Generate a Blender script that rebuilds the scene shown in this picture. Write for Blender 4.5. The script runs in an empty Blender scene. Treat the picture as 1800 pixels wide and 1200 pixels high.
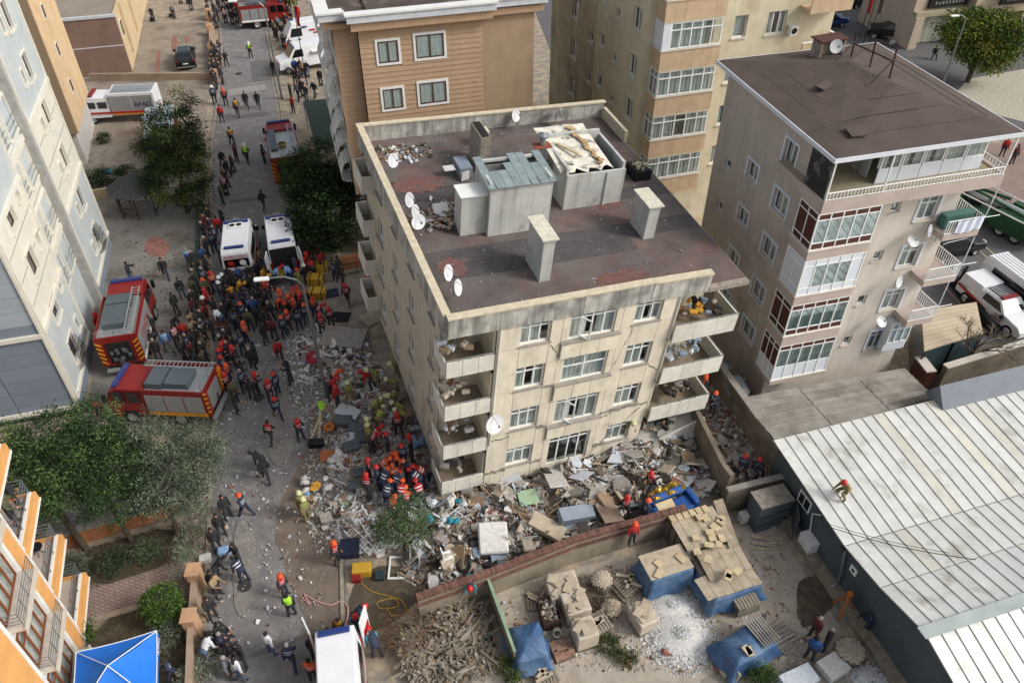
import bpy, math, random
import numpy as np
from mathutils import Vector, Matrix
rnd = random.Random(11)
S = bpy.context.scene
COL = S.collection
R = math.radians
# ------------------------------------------------------------------ camera, sky, sun, exposure
CAM_H, PITCH, FPX = 32.0, R(41), 1400.0
cd = bpy.data.cameras.new('camera'); cam = bpy.data.objects.new('camera', cd); COL.objects.link(cam)
cam.location = (0, 0, CAM_H); cam.rotation_euler = (R(90) - PITCH, 0, 0)
cd.sensor_width = 36; cd.lens = 28.0; cd.clip_end = 3000
S.camera = cam
W = bpy.data.worlds.new('World'); S.world = W; W.use_nodes = True
wn = W.node_tree; bg = wn.nodes['Background']
sky = wn.nodes.new('ShaderNodeTexSky'); sky.sky_type = 'NISHITA'; sky.sun_disc = False
SUN_EL, SUN_AZ = R(38), R(-12)          # azimuth measured from +X towards +Y
sky.sun_elevation = SUN_EL; sky.sun_rotation = R(90) - SUN_AZ
sky.air_density = 1.0; sky.dust_density = 5.0; sky.ozone_density = 1.0
hs = wn.nodes.new('ShaderNodeHueSaturation'); hs.inputs['Saturation'].default_value = 0.42
wn.links.new(sky.outputs[0], hs.inputs['Color']); wn.links.new(hs.outputs[0], bg.inputs[0])
bg.inputs[1].default_value = 0.135
sd = bpy.data.lights.new('sun', 'SUN'); sd.energy = 1.15; sd.angle = R(11); sd.color = (1, .97, .93)
so = bpy.data.objects.new('sun', sd); COL.objects.link(so)
sdir = Vector((math.cos(SUN_EL)*math.cos(SUN_AZ), math.cos(SUN_EL)*math.sin(SUN_AZ), math.sin(SUN_EL)))
so.rotation_euler = sdir.to_track_quat('Z', 'Y').to_euler()
S.view_settings.view_transform = 'Standard'; S.view_settings.look = 'None'
S.view_settings.exposure = 0.45; S.view_settings.gamma = 1.0
S.render.engine = 'CYCLES'

# ------------------------------------------------------------------ helpers
def at(px, py, z=0.0):
    """ground point (at height z) seen at a spot of the photograph"""
    u, v = (px - 900)/FPX, (600 - py)/FPX
    d = Vector((u, math.cos(PITCH) + v*math.sin(PITCH), -math.sin(PITCH) + v*math.cos(PITCH)))
    return Vector((0, 0, CAM_H)) + d*((z - CAM_H)/d.z)
def lin(c):
    return tuple((x/12.92 if x <= .04045 else ((x + .055)/1.055)**2.4) for x in c)
def hx(s, k=1.0):
    return tuple(min(1, v*k) for v in lin(tuple(int(s[i:i+2], 16)/255 for i in (0, 2, 4))))
MATS = {}
def mat(name, col, rough=.85, var=.18, sc=1.5, col2=None, c2lo=.5, c2hi=.65, streak=0, bump=0, bsc=25, metal=0, rand=0, spec=.5, local=False, brick=None):
    if name in MATS: return MATS[name]
    m = bpy.data.materials.new(name); m.use_nodes = True; n = m.node_tree; N = n.nodes; L = n.links
    b = N['Principled BSDF']
    if isinstance(col, str): col = hx(col)
    if isinstance(col2, str): col2 = hx(col2)
    tc = N.new('ShaderNodeTexCoord')
    vec = tc.outputs['Object']
    if not local:
        ge = N.new('ShaderNodeNewGeometry'); vec = ge.outputs['Position']
    rgb = N.new('ShaderNodeRGB'); rgb.outputs[0].default_value = (*col, 1); cur = rgb.outputs[0]
    if brick:
        bt = N.new('ShaderNodeTexBrick'); bt.inputs['Scale'].default_value = brick[0]
        bt.inputs['Mortar Size'].default_value = .03; bt.inputs['Color1'].default_value = (*col, 1)
        bt.inputs['Color2'].default_value = (*[c*1.25 for c in col], 1); bt.inputs['Mortar'].default_value = (*[c*.55 for c in col], 1)
        mp = N.new('ShaderNodeMapping'); mp.inputs['Rotation'].default_value = (0, 0, brick[1]); L.new(vec, mp.inputs[0]); L.new(mp.outputs[0], bt.inputs[0]); cur = bt.outputs[0]
    def noise(scale, det=5, stretch=None, rot=0):
        t = N.new('ShaderNodeTexNoise'); t.inputs['Scale'].default_value = scale; t.inputs['Detail'].default_value = det
        t.inputs['Roughness'].default_value = .6
        if stretch:
            mp = N.new('ShaderNodeMapping'); mp.inputs['Scale'].default_value = stretch
            L.new(vec, mp.inputs[0]); L.new(mp.outputs[0], t.inputs[0])
        else: L.new(vec, t.inputs[0])
        return t.outputs[0]
    def ramp(src, lo, hi, a=0, bb=1):
        r = N.new('ShaderNodeMapRange'); L.new(src, r.inputs[0])
        r.inputs[1].default_value = lo; r.inputs[2].default_value = hi; r.inputs[3].default_value = a; r.inputs[4].default_value = bb
        return r.outputs[0]
    def mix(fac, a, bcol, mode='MIX'):
        x = N.new('ShaderNodeMix'); x.data_type = 'RGBA'; x.blend_type = mode
        if isinstance(fac, float): x.inputs[0].default_value = fac
        else: L.new(fac, x.inputs[0])
        L.new(a, x.inputs[6])
        if isinstance(bcol, tuple): x.inputs[7].default_value = (*bcol, 1)
        else: L.new(bcol, x.inputs[7])
        return x.outputs[2]
    if col2 is not None:
        cur = mix(ramp(noise(sc*.6, 6), c2lo, c2hi), cur, col2)
    if var:
        v = N.new('ShaderNodeHueSaturation'); L.new(cur, v.inputs['Color'])
        L.new(ramp(noise(sc, 8), .3, .7, 1 - var, 1 + var), v.inputs['Value']); cur = v.outputs[0]
    if streak:
        s = ramp(noise(1.0, 6, (2.6, 2.6, .22)), .45, .75, 0, streak)
        cur = mix(s, cur, tuple(c*.35 for c in col), 'MIX')
    if rand:
        oi = N.new('ShaderNodeObjectInfo'); v = N.new('ShaderNodeHueSaturation'); L.new(cur, v.inputs['Color'])
        r = N.new('ShaderNodeMapRange'); L.new(oi.outputs['Random'], r.inputs[0]); r.inputs[3].default_value = 1 - rand; r.inputs[4].default_value = 1 + rand
        L.new(r.outputs[0], v.inputs['Value']); cur = v.outputs[0]
    L.new(cur, b.inputs['Base Color'])
    b.inputs['Roughness'].default_value = rough; b.inputs['Metallic'].default_value = metal
    b.inputs['Specular IOR Level'].default_value = spec
    if bump:
        bp = N.new('ShaderNodeBump'); bp.inputs['Strength'].default_value = bump; bp.inputs['Distance'].default_value = .05
        L.new(noise(bsc, 6), bp.inputs['Height']); L.new(bp.outputs[0], b.inputs['Normal'])
    MATS[name] = m; return m
def glassmat(name, tint=(.8, .86, .86)):
    if name in MATS: return MATS[name]
    m = bpy.data.materials.new(name); m.use_nodes = True; n = m.node_tree; N = n.nodes; L = n.links
    N.remove(N['Principled BSDF']); out = N['Material Output']
    t = N.new('ShaderNodeBsdfTransparent'); t.inputs[0].default_value = (*tint, 1)
    g = N.new('ShaderNodeBsdfGlossy'); g.inputs['Roughness'].default_value = .04; g.inputs[0].default_value = (.8, .85, .88, 1)
    f = N.new('ShaderNodeLayerWeight'); f.inputs[0].default_value = .25
    a = N.new('ShaderNodeMath'); a.operation = 'MULTIPLY_ADD'; a.inputs[1].default_value = .5; a.inputs[2].default_value = .1; L.new(f.outputs['Facing'], a.inputs[0])
    x = N.new('ShaderNodeMixShader'); L.new(a.outputs[0], x.inputs[0]); L.new(t.outputs[0], x.inputs[1]); L.new(g.outputs[0], x.inputs[2])
    L.new(x.outputs[0], out.inputs[0]); MATS[name] = m; return m

class G:
    """collects shapes into one mesh"""
    def __init__(s, M=None): s.v = []; s.f = []; s.m = []; s.M = M or Matrix()
    def add(s, vs, fs, m=0):
        o = len(s.v); M = s.M
        s.v += [tuple(M @ Vector(p)) for p in vs]; s.f += [tuple(i + o for i in f) for f in fs]; s.m += [m]*len(fs); return s
    def box(s, c, d, rz=0, m=0, rot=None):
        x, y, z = d[0]/2, d[1]/2, d[2]/2
        T = Matrix.Translation(c) @ (rot.to_4x4() if rot is not None else Matrix.Rotation(rz, 4, 'Z'))
        vs = [T @ Vector(p) for p in ((-x,-y,-z),(x,-y,-z),(x,y,-z),(-x,y,-z),(-x,-y,z),(x,-y,z),(x,y,z),(-x,y,z))]
        return s.add(vs, ((0,3,2,1),(4,5,6,7),(0,1,5,4),(1,2,6,5),(2,3,7,6),(3,0,4,7)), m)
    def bx(s, x0, x1, y0, y1, z0, z1, m=0):
        return s.box(((x0+x1)/2, (y0+y1)/2, (z0+z1)/2), (abs(x1-x0), abs(y1-y0), abs(z1-z0)), 0, m)
    def quad(s, a, b, c, d, m=0): return s.add((a, b, c, d), ((0,1,2,3),), m)
    def prism(s, pts, z0, z1, m=0):
        n = len(pts); vs = [(p[0], p[1], z0) for p in pts] + [(p[0], p[1], z1) for p in pts]
        return s.add(vs, [tuple(range(n-1, -1, -1)), tuple(range(n, 2*n))] + [(i, (i+1) % n, n+(i+1) % n, n+i) for i in range(n)], m)
    def extr(s, prof, x0, x1, m=0):
        """profile in (y,z) pushed along x"""
        n = len(prof); vs = [(x0, p[0], p[1]) for p in prof] + [(x1, p[0], p[1]) for p in prof]
        return s.add(vs, [tuple(range(n)), tuple(range(2*n-1, n-1, -1))] + [(i, n+i, n+(i+1) % n, (i+1) % n) for i in range(n)], m)
    def tube(s, p, q, r, r2=None, n=6, m=0):
        p, q = Vector(p), Vector(q); r2 = r if r2 is None else r2
        d = (q - p); 
        if d.length < 1e-6: return s
        d.normalize(); a = d.orthogonal().normalized(); b = d.cross(a)
        vs = []
        for (c, rr) in ((p, r), (q, r2)):
            for i in range(n):
                t = 2*math.pi*i/n; vs.append(c + a*(rr*math.cos(t)) + b*(rr*math.sin(t)))
        return s.add(vs, [(i, (i+1) % n, n+(i+1) % n, n+i) for i in range(n)] + [tuple(range(n-1, -1, -1)), tuple(range(n, 2*n))], m)
    def path(s, pts, r, n=5, m=0):
        for a, b in zip(pts, pts[1:]): s.tube(a, b, r, r, n, m)
        return s
    def lathe(s, prof, c=(0, 0, 0), n=12, m=0, rot=None):
        vs = []; fs = []; k = len(prof)
        for i in range(n):
            t = 2*math.pi*i/n
            for (r, z) in prof:
                p = Vector((r*math.cos(t), r*math.sin(t), z))
                if rot is not None: p = rot @ p
                vs.append(Vector(c) + p)
        for i in range(n):
            j = (i+1) % n
            for q in range(k-1): fs.append((i*k+q, j*k+q, j*k+q+1, i*k+q+1))
        return s.add(vs, fs, m)
    def ell(s, c, r, n=8, m=0, rot=None, k=6):
        prof = [(math.sin(math.pi*i/k), -math.cos(math.pi*i/k)) for i in range(k+1)]
        sc = Matrix.Diagonal((r[0], r[1], r[2])); 
        return s.lathe([(max(a, .001), b) for a, b in prof], c, n, m, (rot @ sc) if rot is not None else sc)
    def mesh(s, name, mats, smooth=False):
        me = bpy.data.meshes.new(name); me.from_pydata(s.v, [], s.f)
        for x in (mats if isinstance(mats, (list, tuple)) else [mats]): me.materials.append(x)
        me.polygons.foreach_set('material_index', s.m)
        if smooth: me.polygons.foreach_set('use_smooth', [True]*len(s.f))
        me.update(); return me
    def build(s, name, mats, parent=None, smooth=False, label=None):
        return link(name, s.mesh(name, mats, smooth), parent, label)
KIDS = {}
def link(name, me, parent=None, label=None, loc=None, rz=None):
    o = bpy.data.objects.new(name, me); COL.objects.link(o); o.parent = parent
    if parent is not None: KIDS.setdefault(parent.name, []).append(o)
    if label: o['label'] = label
    if loc is not None: o.location = loc
    if rz is not None: o.rotation_euler = (0, 0, rz)
    return o
def tag(o, label=None, cat=None, group=None, kind=None):
    if label: o['label'] = label
    if cat: o['category'] = cat
    if group: o['group'] = group
    if kind: o['kind'] = kind
    return o
def thing(name, label, cat, loc=(0, 0, 0), rz=0, group=None, M=None):
    o = bpy.data.objects.new(name, None); COL.objects.link(o); o.empty_display_size = .3
    if M is not None: o.matrix_world = M
    else: o.location = loc; o.rotation_euler = (0, 0, rz)
    return tag(o, label, cat, group)
def kids(o): return KIDS.get(o.name, [])
def clone(o, loc=None, rz=None, label=None, group=None, tree=None):
    c = o.copy(); COL.objects.link(c)
    if loc is not None: c.location = loc
    if rz is not None: c.rotation_euler = (0, 0, rz)
    if label: c['label'] = label
    if group: c['group'] = group
    for ch in (tree if tree is not None else kids(o)):
        d = ch.copy(); COL.objects.link(d); d.parent = c; KIDS.setdefault(c.name, []).append(d)
        for g in kids(ch):
            e = g.copy(); COL.objects.link(e); e.parent = d
    return c
def struct(name, g, m, smooth=False): return tag(g.build(name, m, None, smooth), kind='structure')
def facade(origin, u, out):
    """matrix of a wall plane: x along the wall, y into the building, z up (local to the building)"""
    u = Vector((u[0], u[1], 0)).normalized(); o = Vector((out[0], out[1], 0)).normalized()
    M = Matrix.Identity(4); M.col[0][:3] = u; M.col[1][:3] = -o; M.col[2][:3] = (0, 0, 1); M.col[3][:3] = origin
    return M
def wallgrid(g, u0, u1, z0, z1, holes, t=.22, m=0, mr=None):
    us = sorted({u0, u1, *[h[0] for h in holes], *[h[1] for h in holes]}); us = [u for u in us if u0 <= u <= u1]
    zs = sorted({z0, z1, *[h[2] for h in holes], *[h[3] for h in holes]}); zs = [z for z in zs if z0 <= z <= z1]
    mr = m if mr is None else mr
    inh = lambda u, z: any(h[0] < u < h[1] and h[2] < z < h[3] for h in holes)
    for a, b in zip(us, us[1:]):
        run = None
        for c, d in zip(zs, zs[1:]):
            if not inh((a+b)/2, (c+d)/2):
                if run is None: run = c
                last = d
            elif run is not None:
                g.quad((a, 0, run), (b, 0, run), (b, 0, last), (a, 0, last), m); run = None
        if run is not None: g.quad((a, 0, run), (b, 0, run), (b, 0, last), (a, 0, last), m)
    for (a, b, c, d) in holes:
        g.quad((a, 0, c), (a, 0, d), (a, t, d), (a, t, c), mr); g.quad((b, 0, d), (b, 0, c), (b, t, c), (b, t, d), mr)
        g.quad((a, 0, c), (a, t, c), (b, t, c), (b, 0, c), mr); g.quad((a, 0, d), (b, 0, d), (b, t, d), (a, t, d), mr)
def window(parent, F, h, cols=3, row=.3, mf=None, curtain=True, sill=True, name='window', depth=.12, open_=False, msill=None, label=None, cm=None, paneld=0):
    """one window in opening h=(u0,u1,z0,z1): frame > panes, curtain, sill"""
    a, b, c, d = h; mf = mf or MATS['pvc']; w = .07; g = G(F)
    y0, y1 = depth, depth+.06
    g.bx(a, a+w, y0, y1, c, d); g.bx(b-w, b, y0, y1, c, d); g.bx(a+w, b-w, y0, y1, c, c+w); g.bx(a+w, b-w, y0, y1, d-w, d)
    cs = [a + (b-a)*i/cols for i in range(cols+1)]
    for x in cs[1:-1]: g.bx(x-.035, x+.035, y0-.004, y1+.004, c+w, d-w)
    zt = d - (d-c)*row if row else None
    if zt: g.bx(a+w, b-w, y0+.002, y1-.002, zt-.03, zt+.03)
    o = g.build(name, mf, parent, label=label)
    rows = [(c, zt), (zt, d)] if zt else [(c, d)]
    for i in range(cols):
        for (p, q) in rows:
            if open_ and i == 1 and p == c:
                k = G(F @ Matrix.Translation((cs[i]+.04, y0, 0)) @ Matrix.Rotation(-.9, 4, 'Z')); wd = (b-a)/cols-.08
                k.bx(0, .05, 0, .05, p+.04, q-.04); k.bx(wd-.05, wd, 0, .05, p+.04, q-.04); k.bx(.05, wd-.05, 0, .05, p+.04, p+.1); k.bx(.05, wd-.05, 0, .05, q-.1, q-.04)
                k.build('open_sash', mf, o); continue
            k = G(F); k.quad((cs[i]+.03, y0+.03, p+.03), (cs[i+1]-.03, y0+.03, p+.03), (cs[i+1]-.03, y0+.03, q-.03), (cs[i]+.03, y0+.03, q-.03)); k.build('pane', MATS['glass'], o)
    if curtain:
        k = G(F); n = max(6, int((b-a)/.12)); r = random.Random(int(a*31+d*57))
        gap = r.choice([0, 0, 1, 2]); 
        for i in range(n):
            t = i/n
            if gap == 1 and .38 < t < .62: continue
            if gap == 2 and t > .7: continue
            x0, x1 = a + (b-a)*i/n, a + (b-a)*(i+1)/n; yy0, yy1 = (.26, .3) if i % 2 else (.3, .26)
            k.quad((x0, yy0+depth-.1, c), (x1, yy1+depth-.1, c), (x1, yy1+depth-.1, d), (x0, yy0+depth-.1, d))
        k.build('curtain', cm or MATS['curtain'], o)
    if sill:
        k = G(F); k.bx(a-.1, b+.1, -.09, .12, c-.07, c-.002); k.build('sill', msill or MATS['conc'], o)
    return o
def tarp_like(g, fn, nu, nv, m=0):
    vs = [fn(i/nu, j/nv) for j in range(nv+1) for i in range(nu+1)]
    g.add(vs, [(j*(nu+1)+i, j*(nu+1)+i+1, (j+1)*(nu+1)+i+1, (j+1)*(nu+1)+i) for j in range(nv) for i in range(nu)], m)
# ------------------------------------------------------------------ base materials
mat('pvc', 'e4e6e4', .45, .05); mat('glassdark', '20282c', .12, .3, 3)
glassmat('glass')
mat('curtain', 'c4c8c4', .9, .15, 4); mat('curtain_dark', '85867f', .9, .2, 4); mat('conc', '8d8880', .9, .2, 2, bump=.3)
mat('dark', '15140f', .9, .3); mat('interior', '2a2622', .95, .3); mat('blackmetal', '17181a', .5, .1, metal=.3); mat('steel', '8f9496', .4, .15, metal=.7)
mat('white', 'dcdcd8', .5, .06); mat('rubber', '141414', .8, .2)
# ================================================================== the damaged apartment block
def RT(az, tx, ty): return Matrix.Rotation(az, 4, 'Z') @ Matrix.Rotation(ty, 4, 'Y') @ Matrix.Rotation(tx, 4, 'X')
def nearer(s, M): return Matrix.Translation((0, 0, CAM_H)) @ Matrix.Scale(s, 4) @ Matrix.Translation((0, 0, -CAM_H)) @ M   # storey height 2.7 m instead of 2.85
MBM = nearer(.94, Matrix.Translation((-2.663, 25.536, 11.106)) @ RT(.36, .06, .066))
mat('cream', 'd0c8b4', .85, .12, 1.2, col2='b0a692', c2lo=.58, c2hi=.8, streak=.35, local=True)
mat('cream_panel', 'd8cfbb', .85, .1, 1.5, col2='b3aa94', c2lo=.55, c2hi=.8, streak=.3, local=True, rand=.05)
mat('spandrel', 'd2cfc3', .85, .1, 2, col2='aaa497', c2lo=.6, c2hi=.8, streak=.22, local=True, rand=.06)
mat('stained', 'b4b3ab', .9, .2, 2, col2='62625e', c2lo=.45, c2hi=.75, streak=1.3, local=True)
mat('coping', 'bfb49c', .9, .2, 3, local=True, bump=.3)
mat('left_plaster', 'bdb4a3', .9, .1, 1, col2='9c907c', c2lo=.55, c2hi=.8, streak=.25, local=True)
mat('roof_felt', '5b5552', .9, .3, .7, col2='664d48', c2lo=.44, c2hi=.74, local=True, bump=.25, bsc=8)
mat('felt_dark', '4b4747', .9, .25, 1.5, local=True); mat('felt_red', '6c4a43', .9, .3, 4, col2='5b4f4e', c2lo=.5, c2hi=.6, local=True)
mat('shed', 'b6b7b2', .85, .12, 1.5, col2='8c8b84', c2lo=.55, c2hi=.8, streak=.6, local=True)
mat('shed_top', 'a9a595', .8, .3, 2, col2='4a4640', c2lo=.55, c2hi=.75, local=True)
mat('sheet_metal', '8d9a9a', .5, .2, 3, metal=.35, local=True, rand=.08)
mat('brickred', '8a4a38', .9, .3, 6, rand=.2); mat('broken', '8d857a', .95, .35, 4, bump=.8, bsc=12)
blk = thing('damaged_apartment_block', 'cream five storey apartment block leaning over rubble, its ground floor crushed', 'apartment block', M=MBM)
def bl(x, y, z): return MBM @ Vector((x, y, z))
FF = facade((0, 0, 0), (1, 0), (0, -1))
WT = [-1.15, -3.9, -6.8, -9.75]; WB = [-2.5, -5.4, -8.3, -11.15]
BT = [-1.12, -3.75, -6.65, -9.55]; BB = [-2.7, -5.5, -8.55, -11.9]
hol = [(3.42, 4.88, WB[i], WT[i]) for i in range(4)] + [(9.17, 10.58, WB[i], WT[i]) for i in range(4)]
holb = [(5.8, 8.15, BB[i], BT[i]) for i in range(4)]
g = G(); zb = -12.55
wallgrid(G.__new__(G) if 0 else g, 2.3, 11.3, zb, -.1, [], 0) if 0 else None
g.M = FF @ Matrix.Translation((0, .03, 0)); wallgrid(g, 2.3, 11.3, zb, -.1, hol + holb, .3)
g.M = Matrix()
XL, XR, YB_ = .25, 14.6, 16.6
# left wall with openings
lh = []
for k in range(4):
    for (a, b) in ((12.7, 14.0), (9.5, 10.5), (6.1, 7.2), (2.6, 3.4)):
        z = -1.2 - 2.92*k; lh.append((a, b, z-1.45, z))
FL = facade((XL, 0, 0), (0, -1), (-1, 0)); lhm = [(-b, -a, c, d) for (a, b, c, d) in lh]
g2 = G(FL); wallgrid(g2, -YB_, -1.7, -12.3, -.1, lhm, .25); g2.build('side_wall', MATS['left_plaster'], blk)
g.bx(XL+.3, XR-1.2, YB_-.2, YB_, -12.3, -1.26); g.bx(XR-1.4, XR-1.2, 2.1, YB_-.25, -12.0, -1.26)
g.build('wall', MATS['cream'], blk)
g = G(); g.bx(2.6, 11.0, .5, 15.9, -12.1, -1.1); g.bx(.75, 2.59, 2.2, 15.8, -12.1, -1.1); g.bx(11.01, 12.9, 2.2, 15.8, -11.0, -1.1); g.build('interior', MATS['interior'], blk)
# facade panels with recessed joints
pm = MATS['cream_panel']
def panel(x0, x1, z0, z1, y=0, m=pm, t=.035, nm='panel', par=blk):
    k = G(); k.bx(x0+.012, x1-.012, y-t, y, z0+.012, z1-.012); k.build(nm, m, par)
def column(x0, x1, holes, y=0, zlo=zb, zhi=-1.1, split=None):
    zs = [zlo] + sorted([z for h in holes for z in (h[2], h[3])]) + [zhi]
    for i in range(0, len(zs), 2):
        if zs[i+1] - zs[i] > .1:
            for a, b in zip((split or [x0, x1]), (split or [x0, x1])[1:]): panel(a, b, zs[i], zs[i+1], y)
fl = [-1.1, -2.6, -5.45, -8.35, -11.2, zb]
for i in range(5):
    z1, z0 = (fl[i], fl[i+1])
    for (a, b) in ((2.3, 3.42), (4.88, 5.45), (8.5, 9.17), (10.58, 11.3)): panel(a, b, z0, z1)
column(3.42, 4.88, hol[:4]); column(9.17, 10.58, hol[4:])
# projecting middle bay with spandrel slabs
zs = [-2.72, -5.52, -8.57, -11.92]; zt = [-3.74, -6.63, -9.53]
for i in range(3):
    for a, b in ((5.5, 6.5), (6.5, 7.45), (7.45, 8.45)):
        panel(a, b, zt[i], zs[i]-.08, y=0, m=MATS['cream_panel'], t=.17, nm='spandrel')
    k = G(); k.bx(5.44, 8.51, -.22, 0, zs[i]-.07, zs[i]-.0); k.build('bay_sill', MATS['conc'], blk)
panel(5.45, 8.5, zb, -11.95); 
for i in range(4):
    for a, b in ((5.45, 5.8), (8.15, 8.5)): panel(a, b, BB[i], BT[i])
for i, h in enumerate(hol): window(blk, FF, h, 3, .28, curtain=True, label='window with curtains half drawn' if i == 5 else None)
for i, h in enumerate(holb):
    window(blk, FF, h, 4 if i != 1 else 2, .22 if i != 1 else .45, open_=(i in (0, 2)), sill=False, curtain=(i < 3), label=['window with one sash hanging open', 'window with net curtains blowing', 'window with a sash pushed open', 'broken bottom window with torn curtain'][i], depth=.06)
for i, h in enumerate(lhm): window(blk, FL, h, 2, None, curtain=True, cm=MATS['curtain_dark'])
# parapet: stained boards and coping, with its gap at the right
g = G(); xs = [0, 1.2, 2.35, 3.6, 4.9, 6.3, 7.7, 9.0, 9.72]
for a, b in zip(xs, xs[1:]):
    k = G(); k.bx(a+.006, b-.006, -.12, .18, -1.15, -.08); k.build('parapet_panel', MATS['stained'], blk)
k = G(); k.box((11.3, .03, -.66), (3.1, .3, 1.05), rot=Matrix.Rotation(.02, 3, 'Y')); k.build('parapet_panel', MATS['stained'], blk, label='cracked end panel of the parapet')
g.bx(-.02, 9.73, -.16, .22, -.08, 0); g.box((11.32, .03, -.1), (3.14, .4, .08), rot=Matrix.Rotation(.02, 3, 'Y')); 
ys = [.18, 2.4, 4.7, 7.0, 9.4, 11.8, 14.2, 16.62]
for a, b in zip(ys, ys[1:]):
    k = G(); k.bx(-.12, .14, a+.006, b-.006, -1.3, -.08); k.build('parapet_panel', MATS['stained'], blk)
g.bx(-.16, .2, .22, 16.9, -.08, 0.004)
xs = [.14, 2.2, 4.4, 6.6, 8.8, 11, 13.2, 15.1]
for a, b in zip(xs, xs[1:]):
    k = G(); k.bx(a+.006, b-.006, 16.6, 16.8, -1.2, -.08); k.build('parapet_panel', MATS['stained'], blk)
g.bx(.2, 15.2, 16.55, 16.88, -.08, 0); g.bx(15.0, 15.2, 13.4, 16.5, -1.1, -.3); g.build('coping', MATS['coping'], blk)
# roof slab, felt strips laid side by side
g = G(); g.prism([(.14, .18), (12.9, .18), (12.9, -.12), (15.15, -.1), (15.2, 16.6), (.14, 16.6)], -1.25, -1.03); g.build('roof_slab', MATS['broken'], blk)
y = .2; i = 0
while y < 16.5:
    h = min(1.02 + .15*rnd.random(), 16.58-y); k = G()
    xa = .15; xe = 15.1
    cuts = [xa] + sorted(rnd.uniform(2, 13) for _ in range(1)) + [xe]
    for a, b in zip(cuts, cuts[1:]): 
        zz = -1.0 + .006*((i) % 3)
        m = MATS['roof_felt'] if rnd.random() < .6 or y > 12 else MATS['felt_dark']
        k = G(); k.add([(a+.004, y+.006, -1.03), (b-.004, y+.006, -1.03), (b-.004, y+h-.006, -1.03), (a+.004, y+h-.006, -1.03), (a+.004, y+.006, zz), (b-.004, y+.006, zz), (b-.004, y+h-.006, zz), (a+.004, y+h-.006, zz)], ((4,5,6,7),(0,1,5,4),(1,2,6,5),(2,3,7,6),(3,0,4,7)))
        k.build('felt_strip', m, blk); i += 1
    y += h
def blob(cx, cy, rx, ry, z, m, nm, par=blk, n=46, seed=1):
    r = random.Random(seed); k = G(); pts = [(cx + rx*math.cos(2*math.pi*i/n)*r.uniform(.72, 1.15), cy + ry*math.sin(2*math.pi*i/n)*r.uniform(.7, 1.1)) for i in range(n)]
    k.prism(pts, z-.01, z); return k.build(nm, m, par)
for q in ((9.2, 1.7, 1.5, .6, 3), (1.6, 4.4, .75, .8, 4), (11.2, 7.4, .8, .4, 5), (4.3, 9.9, 1.2, .4, 7), (2.0, 11.6, 1.6, .9, 8)): blob(q[0], q[1], q[2], q[3], -.976, MATS['felt_red'], 'red_primer_patch', seed=q[4])
# roof structures
sh = thing('stair_housing', 'pale grey roof box under a slatted metal sheet roof, two sheets missing', 'roof housing', M=MBM @ Matrix.Translation((4.0, 6.3, -1)))
k = G(); k.bx(0, 3.2, 0, .15, 0, 2.75); k.bx(0, .15, .15, 2.3, 0, 2.9); k.bx(3.05, 3.2, .15, 2.3, 0, 2.9); k.bx(.15, 3.05, 2.15, 2.3, 0, 2.95); k.build('wall', MATS['shed'], sh)
k = G(); k.bx(.15, 3.05, .15, 2.15, .1, 1.9); k.build('inside', MATS['dark'], sh)
for i in range(8):
    a = -.15 + i*.44; y0 = -.15; y1 = 2.45
    if i in (1, 2): y1 = 1.2
    if i in (3,): y1 = 1.75
    if i == 6: y1 = 1.5
    k = G(); k.add([(a+.01, y0, 2.78), (a+.43, y0, 2.78), (a+.43, y1, 2.78+.08*(y1-y0)), (a+.01, y1, 2.78+.08*(y1-y0)), (a+.01, y0, 2.81), (a+.43, y0, 2.81), (a+.43, y1, 2.81+.08*(y1-y0)), (a+.01, y1, 2.81+.08*(y1-y0))], ((0,3,2,1),(4,5,6,7),(0,1,5,4),(1,2,6,5),(2,3,7,6),(3,0,4,7)))
    k.bx(a+.4, a+.44, y0, y1-.01, 2.8, 2.87) if y1 > 2 else None
    k.build('roof_sheet', MATS['sheet_metal'], sh)
k = G(); k.bx(-.05, 3.25, 1.9, 1.98, 2.85, 2.93); k.bx(-.05, 3.25, 1.2, 1.28, 2.8, 2.87); k.build('rafter', MATS['blackmetal'], sh)
k = G(); k.bx(-1.3, -.01, .35, 1.35, 0, 2.2); k.build('side_box', MATS['shed'], sh)
k = G(); k.bx(-1.38, -.01, .28, 1.42, 2.2, 2.27); k.build('side_box_lid', MATS['white'], sh)
tk = thing('tank_housing', 'white roof box with a scorched sloping lid and broken tiles on it', 'roof housing', M=MBM @ Matrix.Translation((8.6, 7.6, -1)))
k = G(); k.bx(0, 3.3, 0, .15, 0, 2.0); k.bx(0, .15, .15, 3.3, 0, 2.35); k.bx(3.15, 3.3, .15, 3.3, 0, 2.35); k.bx(.15, 3.15, 3.15, 3.3, 0, 2.6); k.bx(2.2, 2.3, -.08, 0, 0, 1.95); k.build('wall', MATS['shed'], tk)
k = G(); k.bx(.15, 3.15, .15, 3.15, .1, 1.4); k.build('inside', MATS['dark'], tk)
def lid(u, v): 
    x = -.3+2.9*u; yy = .25+3.9*v
    if v < .08: yy += .25*math.sin(u*23)
    return (x, yy, 2.1+.42*v + .03*math.sin(9*u+3*v))
k = G(); tarp_like(k, lid, 12, 12); k.build('lid', mat('scorched', 'd2cdbf', .8, .15, 3, col2='2c2824', c2lo=.5, c2hi=.68, local=True), tk)
for i in range(16):
    k = G(); t = i/15; a = rnd.random()*3
    k.box((1.6+.5*t+rnd.uniform(-.12, .12), 3.7-3.1*t, 2.2+.42*(1-t)), (.28, .2, .06), rot=Matrix.Rotation(a, 3, 'Z')); k.build('loose_tile', mat('tile', 'a98e68', .9, .3, 5, rand=.3), tk)
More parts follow.
